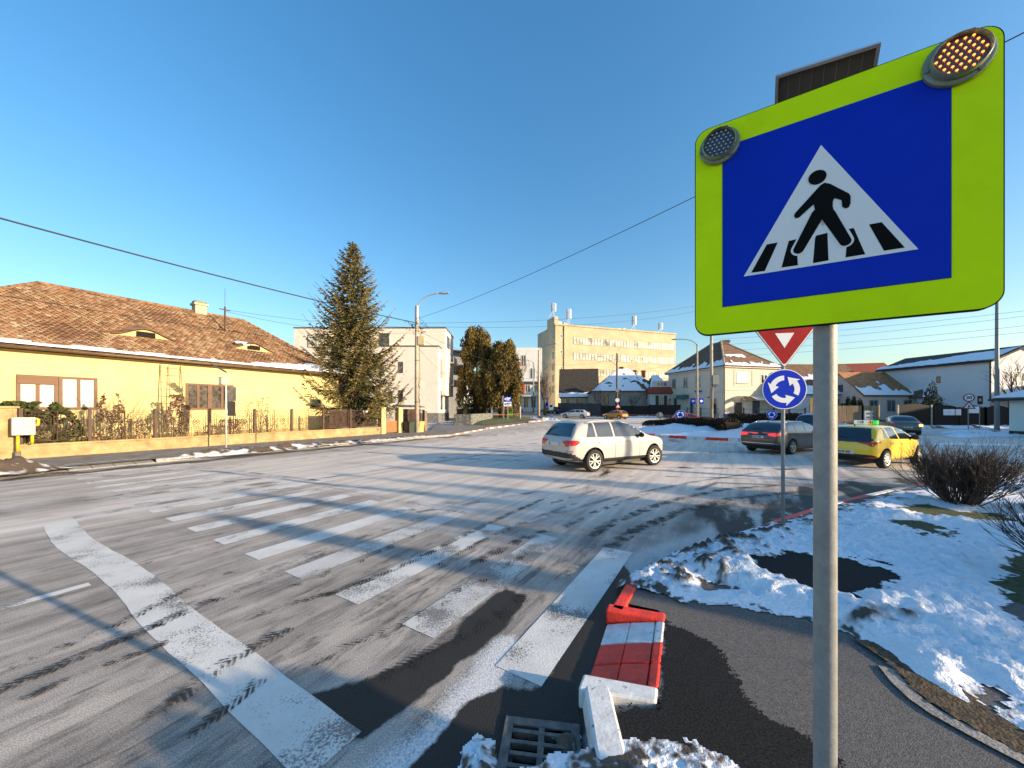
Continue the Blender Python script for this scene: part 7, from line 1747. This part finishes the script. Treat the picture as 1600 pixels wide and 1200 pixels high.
for p in posts[:-1]:
    q = MB(); q.box(p - .05, p + .05, -.05, .05, .66, 2.02, Mf); q.box(p - .065, p + .065, -.065, .065, 2.02, 2.05, Mf); q.build('post', M_FRE, t)
for i, (a, b) in enumerate(zip(posts, posts[1:])):
    n = 2 if b - a > 1.5 else 1
    for k in range(n):
        x0, x1 = a + .1 + (b - a - .16) * k / n, a + .08 + (b - a - .16) * (k + 1) / n
        q = MB(); motif(q, x0, x1, .74, 1.97,   .017 if i < 6 else .026)
        q.build('fence_panel', M_FRE, t, recalc=False)
q = MB(); q.box(14.4, 18.2, -.28, -.25, .72, 2.0, Mf); q.build('dark_backing', mat('dark_backing_sheet', (.05, .028, .018), rough=.8), t)
x0 = 15.1; MB().box(16.75, 17.2, .07, .09, 1.80, 1.95, Mf).build('house_number_plate', M_SWHITE, t)
for a in (18.28, 19.95): q = MB(); q.box(a, a + .42, -.22, .22, 0, 2.12, Mf); q.box(a - .03, a + .45, -.25, .25, 2.12, 2.19, Mf); q.build('gate_pillar', wallm('yellow_pillar', (.52, .42, .2), var=.15), t, bevel=.01)
q = MB(); motif(q, 18.75, 19.9, 1.12, 2.1, .024); g_ = q.build('garden_gate', M_FRE, t, recalc=False)
MB().box(18.75, 19.9, -.03, .03, .2, 1.1, Mf).build('gate_panel', mat('orange_wood_panel', (.34, .12, .035), rough=.6, var=.2, scale=5), g_)
q = MB(); q.box(20.4, 22.6, -.1, -.06, .2, 2.05, Mf); g_ = q.build('driveway_gate', mat('brown_gate_sheet', (.06, .035, .025), rough=.7), t)
for k in range(2): q = MB(); motif(q, 20.45 + 1.1 * k, 21.5 + 1.1 * k, .25, 2.0, .022); q.build('gate_ironwork', M_FRE, g_, recalc=False)
q = MB(); q.slab([S(20.3, FN - .4, 2.25), S(22.7, FN - .4, 2.25), S(22.7, FN + .9, 2.4), S(20.3, FN + .9, 2.4)], .06); q.build('gate_canopy', M_DFRAME, t)
# end pillar, gas box
t = thing('wall_pillar', S(1.0, FN, 0), 'smooth tan masonry pillar at the left end of the iron fence', 'pillar')
MB().box(-1.5, 1.86, -.2, .2, 0, 2.05, Mf).build('pillar_shaft', M_PLIN, t, bevel=.02); MB().box(-1.55, 1.92, -.25, .25, 2.05, 2.13, Mf).build('pillar_cap', M_PLIN, t, bevel=.015)
t = thing('gas_meter_box', S(1.97, FN - .45, 0), 'pale grey gas meter box on yellow pipes in front of the fence', 'meter box')
M_YP = mat('yellow_gas_pipe', (.62, .42, .02), rough=.4, var=.15); Mg2 = frameM(S(1.97, FN - .45), U, -N)
MB().box(-.265, .265, -.14, .14, 1.05, 1.71, Mg2).build('box', mat('gas_box_grey', (.50, .45, .38), rough=.6, var=.08), t, bevel=.015)
q = MB(); q.tube([Mg2 @ Vector((-.12, 0, 0)), Mg2 @ Vector((-.12, 0, .45))], .075, 10); q.build('pipe_sleeve', mat('grey_sleeve', (.17, .15, .12), rough=.7), t, smooth=True)
for pts in (((-.12, 0, .4), (-.12, 0, 1.05)), ((.2, .02, .72), (.2, .02, 1.05)), ((.27, .05, 1.4), (.33, .05, 1.42), (.34, .05, 1.62), (.27, .05, 1.66))): q = MB(); q.tube([Mg2 @ Vector(p) for p in pts], .045, 8); q.build('gas_pipe', M_YP, t, smooth=True)
q = MB(); q.box(.05, .2, .141, .146, 1.36, 1.44, Mg2); q.build('box_label', M_SBACK, t)
t = thing('crossing_sign', Vector((-14.2, 17.8, .13)), 'pedestrian crossing sign seen from behind, on a thin white pole with a solar panel', 'road sign')
c = Vector((-14.2, 17.8, .13)); q = MB(); q.tube([c, c + Vector((0, 0, 3.75))], .036, 10); q.build('pole', mat('white_pole', (.6, .57, .5), rough=.5), t, smooth=True)
Ms = frameM(c, Vector((.93, .36, 0)).normalized(), Vector((.36, -.93, 0)).normalized())
q = MB(); q.box(-.10, .38, -.10, -.075, 2.3, 3.0, Ms); q.build('sign_panel', mat('mirrored_sign_back', (.14, .125, .11), rough=.4, metal=.3, var=.5, scale=5), t)
q = MB(); q.add([(-.52, -.1, 4.06), (.02, -.1, 3.70), (.02, .3, 3.70), (-.52, .3, 4.06), (-.5, -.1, 4.10), (.04, -.1, 3.74), (.04, .3, 3.74), (-.5, .3, 4.10)], [(0, 1, 2, 3), (4, 7, 6, 5), (0, 4, 5, 1), (1, 5, 6, 2), (2, 6, 7, 3), (3, 7, 4, 0)], Ms); q.build('solar_panel', M_DFRAME, t)
MB().box(-.18, .10, -.09, .06, 3.12, 3.45, Ms).build('battery_box', mat('pale_box', (.5, .48, .43), rough=.5), t); MB().box(-.3, -.17, -.12, .04, 3.1, 3.5, Ms).build('side_box', M_SBACK, t)
MB().box(.04, .36, -.09, -.07, 1.55, 2.28, Ms).build('lower_panel', mat('dark_sign_back', (.035, .028, .022), rough=.6), t)
t = thing('ladder', S(6.85, HN - .8, .1), 'grey metal ladder leaning against the yellow wall', 'ladder')
q = MB(); Ml_ = frameM(S(6.85, 0), U, N)
for s in (-.42, .38): q.bar(Ml_ @ Vector((s * 1.15, HN - .6, .3)), Ml_ @ Vector((s, HN - .08, 4.35)), .035)
for i in range(11): q.bar(Ml_ @ Vector((-.48 + .006 * i, HN - .57 + .045 * i, .6 + .36 * i)), Ml_ @ Vector((.435 - .006 * i, HN - .57 + .045 * i, .6 + .36 * i)), .022)
q.bar(Ml_ @ Vector((-.12, HN - .62, .3)), Ml_ @ Vector((-.12, HN - .11, 4.3)), .03)
q.build('ladder_frame', mat('ladder_grey', (.30, .25, .16), rough=.6), t, recalc=False)
t = thing('roof_mast', S(10.4, 28.5, 7.0), 'rusty cable mast with insulators standing on the yellow house roof', 'mast')
q = MB(); q.tube([S(10.4, 28.5, 7.0), S(10.4, 28.5, 8.8)], .05, 8); q.build('mast_pole', M_FRE, t); MB().tube([S(10.4, 28.5, 8.7), S(10.4, 28.5, 10.0)], .012, 5).build('aerial', M_FRE, t)
q = MB(); q.bar(S(10.1, 28.5, 8.6), S(10.7, 28.5, 8.6), .06); q.bar(S(9.9, 28.1, 7.4), S(10.38, 28.45, 7.2), .03); q.build('cross_arm', M_FRE, t)
t = thing('garden_wall', (-4.6, 41.2, .2), 'low grey stone wall at the edge of the grass verge', 'wall')
q = MB(); a_, b_ = Vector((-4.75, 41.0, 0)), Vector((-2.85, 50, 0)); dd = (b_ - a_).normalized(); q.box(0, (b_ - a_).length, -.2, .2, -.1, 1.5, frameM(a_, dd, Vector((-dd.y, dd.x, 0)))); q.build('stone_wall', mat('rubble_stone', (.15, .155, .14), rough=.9, var=.75, scale=3.5, bump=1.0, bscale=4), t, bevel=.05)
q = MB(); q.box(-1.9, .15, -.2, .2, -.1, 1.45, frameM(a_, Vector((1, -.1, 0)).normalized(), Vector((.1, 1, 0)).normalized())); q.build('wall_return', mat('rubble_stone', (0, 0, 0)), t, bevel=.05)
t = thing('chain_barrier', (.2, 49, .2), 'low barrier of tan posts with an orange rail below the yews', 'barrier')
for px, Y in ((768.5, 50), (812.5, 52)): c = pxp(px, Y); q = MB(); q.tube([c, c + Vector((0, 0, 2.1))], .13, 8); q.build('post', M_CONC, t, smooth=True)
q = MB(); q.tube([pxp(768.5, 50, 1.3), pxp(790, 51, 1.25), pxp(812.5, 52, 1.4)], .05, 6); q.build('rail', mat('orange_rail', (.4, .16, .05), rough=.6), t)
# bins beside the gate
for s, lab, cm, w_ in ((20.65, 'dark green waste bin in front of the brown driveway gate', (.025, .04, .03), .7), (21.6, 'yellowish plastered meter cabinet beside the concrete lamp post', (.45, .34, .12), .8)):
    p = S(s, FN - .7, 0); t = thing('waste_bin' if s < 21 else 'meter_cabinet', p, lab, 'bin' if s < 21 else 'cabinet'); M = frameM(p, U, -N)
    q = MB(); q.add([(-w_ * .42, -.3, .1), (w_ * .42, -.3, .1), (w_ * .42, .3, .1), (-w_ * .42, .3, .1), (-w_ * .5, -.36, .95), (w_ * .5, -.36, .95), (w_ * .5, .36, .95), (-w_ * .5, .36, .95)], [(0, 3, 2, 1), (4, 5, 6, 7), (0, 1, 5, 4), (1, 2, 6, 5), (2, 3, 7, 6), (3, 0, 4, 7)], M); q.build('body', mat('bin_' + str(int(s)), cm, rough=.6, var=.15), t, bevel=.02)
    q = MB(); q.box(-w_ * .54, w_ * .54, -.4, .4, .955, 1.02, M); q.build('lid', mat('bin_' + str(int(s)), cm), t, bevel=.02)
t = thing('fence_post', S(23.0, FN, 0), 'short brown wooden fence post right of the concrete lamp post', 'post'); q = MB(); q.box(22.9, 23.2, -.15, .15, 0, 1.9, Mf); q.build('post_shaft', mat('old_wood', (.2, .15, .1), rough=.9, var=.3), t); q = MB(); q.box(22.85, 23.25, -.2, .2, 1.9, 1.98, Mf); q.build('post_cap', M_CONC, t)

# ---- far fences and walls
def far_fence(label, pts, h, m, name='fence', cat='fence', post_m=None, step=2.4, wavy=0.0, base=None, board=None):
    c = Vector(pts[0]); t = thing(name, (c.x, c.y, gz(c.x, c.y)), label, cat)
    for (a, b) in zip(pts, pts[1:]):
        a, b = Vector((*a[:2], 0)), Vector((*b[:2], 0)); L = (b - a).length; d = (b - a) / L; n = max(1, round(L / step)); nn = Vector((-d.y, d.x, 0))
        for i in range(n):
            p0, p1 = a + d * (L * i / n + .06), a + d * (L * (i + 1) / n - .06); z0 = gz(p0.x, p0.y); q = MB(); prof = []
            k = 8 if wavy else 1
            for j in range(k + 1):
                s = j / k; prof.append((s * (p1 - p0).length, h + wavy * math.sin(s * math.pi)))
            M = frameM(Vector((p0.x, p0.y, z0)), d, nn, ZV)
            q.prism([(0, (.5 if base else .05))] + [((p1 - p0).length, (.5 if base else .05))] + prof[::-1], -.03, .03, M @ SW)
            q.build('fence_panel', m, t)
        for i in range(n + 1):
            p = a + d * (L * i / n); z0 = gz(p.x, p.y); q = MB(); q.box(p.x - .08, p.x + .08, p.y - .08, p.y + .08, z0, z0 + h + .12); q.build('post', post_m or m, t)
        if base: q = MB(); q.box(0, L, -.12, .12, -.1, .5, frameM(Vector((a.x, a.y, gz(*((a + b) / 2)[:2]))), d, nn)); q.build('base_wall', base, t)
    return t
M_DKF = mat('dark_brown_fence', (.008, .0065, .0055), rough=.8, var=.35, scale=1.5, stretch=((9, 9, .3), (0, 0, 0))); M_WDF = mat('weathered_board_fence', (.27, .19, .11), rough=.9, var=.4, scale=1.2, stretch=((6, 6, .3), (0, 0, 0))); M_DKW = mat('dark_grey_wall', (.05, .055, .058), rough=.85, var=.2, scale=2); M_RBW = mat('reddish_base_wall', (.23, .09, .06), rough=.9, var=.45, scale=3)
far_fence('dark grey sheet wall behind the silver estate car', [(10.2, 79), (16.5, 66.5)], 2.35, M_DKW, step=3.1)
far_fence('dark grey fence panels on a red brown base behind the orange hatchback', [(16.6, 66.3), (24.4, 63.8)], 2.0, M_DKF, base=M_RBW, step=2.4)
far_fence('dark fence on a red brown base in front of the white cottage', [(24.5, 63.7), (28.6, 61)], 2.2, M_DKF, base=M_RBW, step=2.0)
far_fence('weathered board fence on a pinkish brick base beyond the sign pole', [(37.8, 45.4), (43.2, 44.2), (44.6, 43.6)], 2.35, M_WDF, base=mat('pinkish_brick_base', (.30, .16, .11), rough=.9, var=.35, scale=4), step=2.6)
far_fence('dark wooden gate with an arched top behind the saloon', [(46.6, 43.3), (50.4, 43.1)], 2.35, M_DKF, name='gate', cat='gate', wavy=.25, step=3.8, post_m=M_CONC)
far_fence('long dark wavy topped fence before the white bungalow and the tall house', [(50.8, 43.1), (56, 42.4), (66, 41.4)], 2.1, M_DKF, wavy=.32, step=2.6)
t = thing('iron_railing', (31, 53.8, .4), 'thin dark iron railing with tall posts in front of the corner house', 'fence')
for i in range(9): x = 28.6 + i * 1.9; y = 58.5 - i * .62; q = MB(); q.box(x - .08, x + .08, y - .08, y + .08, gz(x, y), gz(x, y) + 1.9); q.build('post', M_DFRAME, t)
for z in (.9, 1.6): q = MB(); q.bar((28.6, 58.5, .55 + z), (43.8, 53.54, .40 + z), .05); q.build('rail', M_DFRAME, t)
t = thing('electricity_cabinet', pxp(1360, 44), 'pale grey electricity cabinet with small dark vents before the wooden gate', 'cabinet')
c = pxp(1360, 44); Mc = frameM(c, Vector((.98, -.2, 0)).normalized(), Vector((-.2, -.98, 0)).normalized())
q = MB(); q.box(-.75, .78, -.2, .2, 0, 1.75, Mc); q.build('cabinet_body', mat('cabinet_pale', (.5, .5, .49), rough=.6, var=.06), t, bevel=.02)
for x in (-.5, .1):
    for z in (.85, 1.3): q = MB(); q.box(x, x + .3, .2, .22, z, z + .18, Mc); q.build('vent', M_DFRAME, t)
for k, px in enumerate((1478, 1487, 1497)):
    p = pxp(px, 41.6); q = MB(); q.box(p.x - .3, p.x + .3, p.y - .05, p.y + .0, 1.35, 2.05); o = q.build('notice_sheet', M_SWHITE, origin=tuple(p)); tag(o, ['white notice sheet on the dark fence, left one of a row of three', 'white notice sheet on the dark fence, middle one of a row of three', 'white notice sheet on the dark fence, right one of a row of three'][k], 'notice', 'white notices on the fence')
p = pxp(1521, 40.5); q = MB(); q.box(p.x - .65, p.x + .65, p.y - .05, p.y, 1.6, 2.35); tag(q.build('notice_sheet', M_SWHITE, origin=tuple(p)), 'larger white notice board on the fence right of the 30 sign', 'notice')
for k, (px, Y) in enumerate(((1140, 50), (1177, 49))):
    c = pxp(px, Y); t = thing('waste_bin', c, ['blue waste bin left of the corner house door', 'blue waste bin right of the corner house door'][k], 'bin', 'blue waste bins')
    q = MB(); q.box(c.x - .7, c.x + .7, c.y - .35, c.y + .35, .35, 1.3); q.build('body', mat('blue_bin_plastic', (.012, .05, .26), rough=.5), t, bevel=.05); q = MB(); q.box(c.x - .75, c.x + .75, c.y - .4, c.y + .4, 1.305, 1.42); q.build('lid', mat('blue_bin_plastic', (0, 0, 0)), t, bevel=.04)

# ---- two pedestrians far down the side street
def person(label, px, Y, coat, hair, step, group=None):
    c = pxp(px, Y); t = thing('person', c, label, 'person', group)
    J = [((0, 0, .93), .13), ((0, 0, 1.12), .14), ((0, 0, 1.38), .17), ((0, 0, 1.5), .06), ((0, .0, 1.62), .10), ((0, 0, 1.72), .08),
         ((.1, step * .05, .88), .095), ((.11, step * .18, .48), .065), ((.11, step * .22, .08), .045), ((.11, step * .22 - .12, .035), .035),
         ((-.1, -step * .05, .88), .095), ((-.11, -step * .10, .48), .065), ((-.11, -step * .28, .10), .045), ((-.11, -step * .28 - .12, .035), .035),
         ((.2, 0, 1.4), .065), ((.25, -step * .1, 1.12), .05), ((.24, -step * .2, .88), .04), ((.24, -step * .22, .78), .035), ((-.2, 0, 1.4), .065), ((-.25, step * .1, 1.12), .05), ((-.24, step * .15, .88), .04), ((-.24, step * .17, .78), .035)]
    E = [(0, 1), (1, 2), (2, 3), (3, 4), (4, 5), (0, 6), (6, 7), (7, 8), (8, 9), (0, 10), (10, 11), (11, 12), (12, 13), (2, 14), (14, 15), (15, 16), (16, 17), (2, 18), (18, 19), (19, 20), (20, 21)]
    me = bpy.data.meshes.new('body'); me.from_pydata([j[0] for j in J], E, []); o = bpy.data.objects.new('body', me); COL.objects.link(o); o.parent = t
    md = o.modifiers.new('s', 'SKIN'); o.modifiers.new('ss', 'SUBSURF').render_levels = 1
    for v, j in zip(me.skin_vertices[0].data, J): v.radius = (j[1], j[1])
    me.skin_vertices[0].data[0].use_root = True
    dg = bpy.context.evaluated_depsgraph_get(); m2 = bpy.data.meshes.new_from_object(o.evaluated_get(dg)); o.modifiers.clear(); o.data = m2; m2.materials.clear()
    for nm, cc in ((coat[0], coat[1]), ('dark_trousers', (.02, .02, .025)), ('skin', (.45, .26, .18))): m2.materials.append(mat(nm, cc, rough=.8))
    for p in m2.polygons: z = p.center.z; p.material_index = 1 if z < .84 else (2 if z > 1.5 or (z < .86 and abs(p.center.x) > .2) else 0); p.use_smooth = True
    q = MB(); q.lathe([(.105, 1.60), (.115, 1.68), (.09, 1.78), (.001, 1.81)], 12, Matrix.Translation((0, .02, 0))); q.build('hair', mat('dark_hair', (.03, .02, .015), rough=.9), t, local=True, smooth=True)
    return t
person('person in a pale coat walking down the side street', 815.5, 80, ('pale_coat', (.55, .53, .5)), 1, 1.0)
person('person in dark clothes walking ahead of the pale coat', 809.5, 81, ('dark_coat', (.03, .03, .035)), 1, -1.0)
# ================================================================ unseen houses, trees and bushes added beyond the right edge to shade the junction
M_OFF = wallm('side_street_render', (.5, .45, .38))
for i, (q0, q1, h) in enumerate(((19.4, 27.6, 11.6), (28, 41, 11.2), (42, 55, 10.8), (56, 75, 11.0))):
    p0 = 46 if i < 3 else 64; O = PQ(p0, q0); e = -SUN        # ridge runs along q
    t = thing('house', PQ(p0 + 4, (q0 + q1) / 2), ['gabled house beyond the right edge, nearest the junction', 'gabled house beyond the right edge, second of four', 'gabled house beyond the right edge, third of four', 'gabled house beyond the right edge, farthest of four'][i], 'house', 'houses along the side street')  # unseen house added so its roof shades the road and fences
    A = [PQ(p0, q0), PQ(p0, q1), PQ(p0 + 9, q1), PQ(p0 + 9, q0)]
    z1 = h - 3.6; walls(t, [(p.x, p.y) for p in A], 0, z1, M_OFF, gables=[[PQ(p0, q0, z1), PQ(p0 + 9, q0, z1), PQ(p0 + 4.5, q0, h - .1)], [PQ(p0, q1, z1), PQ(p0 + 9, q1, z1), PQ(p0 + 4.5, q1, h - .1)]])
    roof(t, [[PQ(p0 - .5, q0 - .3, z1 - .3), PQ(p0 - .5, q1 + .3, z1 - .3), PQ(p0 + 4.5, q1 + .3, h), PQ(p0 + 4.5, q0 - .3, h)], [PQ(p0 + 9.5, q0 - .3, z1 - .3), PQ(p0 + 9.5, q1 + .3, z1 - .3), PQ(p0 + 4.5, q1 + .3, h), PQ(p0 + 4.5, q0 - .3, h)]], M_TILEF)
    for k in range(4): win(t, PQ(p0, q0), SQ, -SUN, 1.2 + k * 2.6, 2.4 + k * 2.6, 1.4, 3.0, M_WFRAME, M_PANE, .1, 2)
for i, (p, q, h, r) in enumerate(((24, 8.1, 6.8, 1.05), (25, 9.9, 7.4, .95), (20, 6.3, 5.0, .8), (13, 4.0, 4.3, .3), (15, 5.45, 5.0, .36), (19, 3.2 + 3.8, 5.4, .3))):
    c = PQ(p, q); cypress(['tall thuja beyond the right edge, first of three', 'tall thuja beyond the right edge, second of three', 'shorter thuja beyond the right edge', 'slim thuja beyond the right edge, nearest', 'slim thuja beyond the right edge, second', 'slim thuja beyond the right edge, third'][i], c.x, c.y, h, r, 60 + i, group='thujas beyond the right edge')  # unseen trees added to lay shade bands over the crossing
c = PQ(16.5, 12.75); lamp_post('street lamp beyond the right edge', c, 6.5, (c.x - 1, c.y + 1, 7.2), .17, .12, M_CONC)
for i, (p, q, h, r, n) in enumerate(((9.5, 7.3, 3.0, 1.0, 60), (9.5, 5.9, 2.8, 1.0, 60), (8.0, 4.45, 1.6, .6, 40), (12, 6.6, 3.4, 1.1, 60), (11, 5.0, 2.5, .8, 50))):
    c = PQ(p, q); bare_bush(['tall bare bush beyond the right edge, first of five', 'tall bare bush beyond the right edge, second of five', 'low sparse bush beyond the right edge', 'tall bare bush beyond the right edge, fourth of five', 'thin bare bush beyond the right edge'][i], (c.x, c.y, .1), h, r, 70 + i, stems=n, group='bare bushes beyond the right edge')  # unseen bushes added to dapple the snow and footpath with shade
hedge('clipped hedge behind the viewer on the right', [PQ(4.6, .85), PQ(4.6, 1.95)], .9, 1.45, 3000, M_HEDGE, 80, z=.1, group='clipped hedges off the view')  # added out of view to shade the road by the stop line
c = PQ(40, 15.7); spruce((c.x, c.y, 0), 13.2, 1.6, 'tall fir with a bare lower trunk beyond the right edge', seed=21, z_low=8.0, dens=.7)  # unseen tree added, its high crown throws one shade patch on the road
# ================================================================ CAMERA, SKY, SUN
cam = bpy.data.cameras.new('camera'); co = bpy.data.objects.new('camera', cam); COL.objects.link(co)
co.location = (0, 0, H); co.rotation_euler = (R(90), 0, 0)
cam.sensor_width = 36; cam.sensor_fit = 'HORIZONTAL'; cam.lens = F / 1600 * 36; cam.shift_y = (HY - 600) / 1600
cam.clip_start = .05; cam.clip_end = 3000
sc.camera = co
w = bpy.data.worlds.new('World'); sc.world = w; w.use_nodes = True
nt = w.node_tree; bg = nt.nodes['Background']
sky = nt.nodes.new('ShaderNodeTexSky'); sky.sky_type = 'NISHITA'; sky.sun_disc = False
sky.sun_elevation = ELEV
sky.sun_rotation = math.atan2(SUN.x, SUN.y)
sky.altitude = 400; sky.air_density = 1.3; sky.dust_density = 1.9; sky.ozone_density = 3.0
ga = nt.nodes.new('ShaderNodeGamma'); ga.inputs[1].default_value = 0.85
hs = nt.nodes.new('ShaderNodeHueSaturation'); hs.inputs['Saturation'].default_value = 1.36; hs.inputs['Value'].default_value = 1.0; hs.inputs['Hue'].default_value = 0.503
nt.links.new(sky.outputs[0], ga.inputs[0]); nt.links.new(ga.outputs[0], hs.inputs['Color']); nt.links.new(hs.outputs[0], bg.inputs['Color']); bg.inputs['Strength'].default_value = 0.145
sl_ = bpy.data.lights.new('sun', 'SUN'); sl_.energy = 3.8; sl_.angle = R(.5); sl_.color = (1.0, .78, .52)
so = bpy.data.objects.new('sun', sl_); COL.objects.link(so)
d = Vector((SUN.x * math.cos(ELEV), SUN.y * math.cos(ELEV), math.sin(ELEV)))
so.rotation_euler = d.to_track_quat('Z', 'Y').to_euler(); so.location = d * 60
sc.view_settings.view_transform = 'Standard'; sc.view_settings.look = 'None'; sc.view_settings.exposure = 1.3; sc.view_settings.gamma = 1
sc.cycles.max_bounces = 6; sc.cycles.transparent_max_bounces = 12
sc.cycles.use_denoising = True
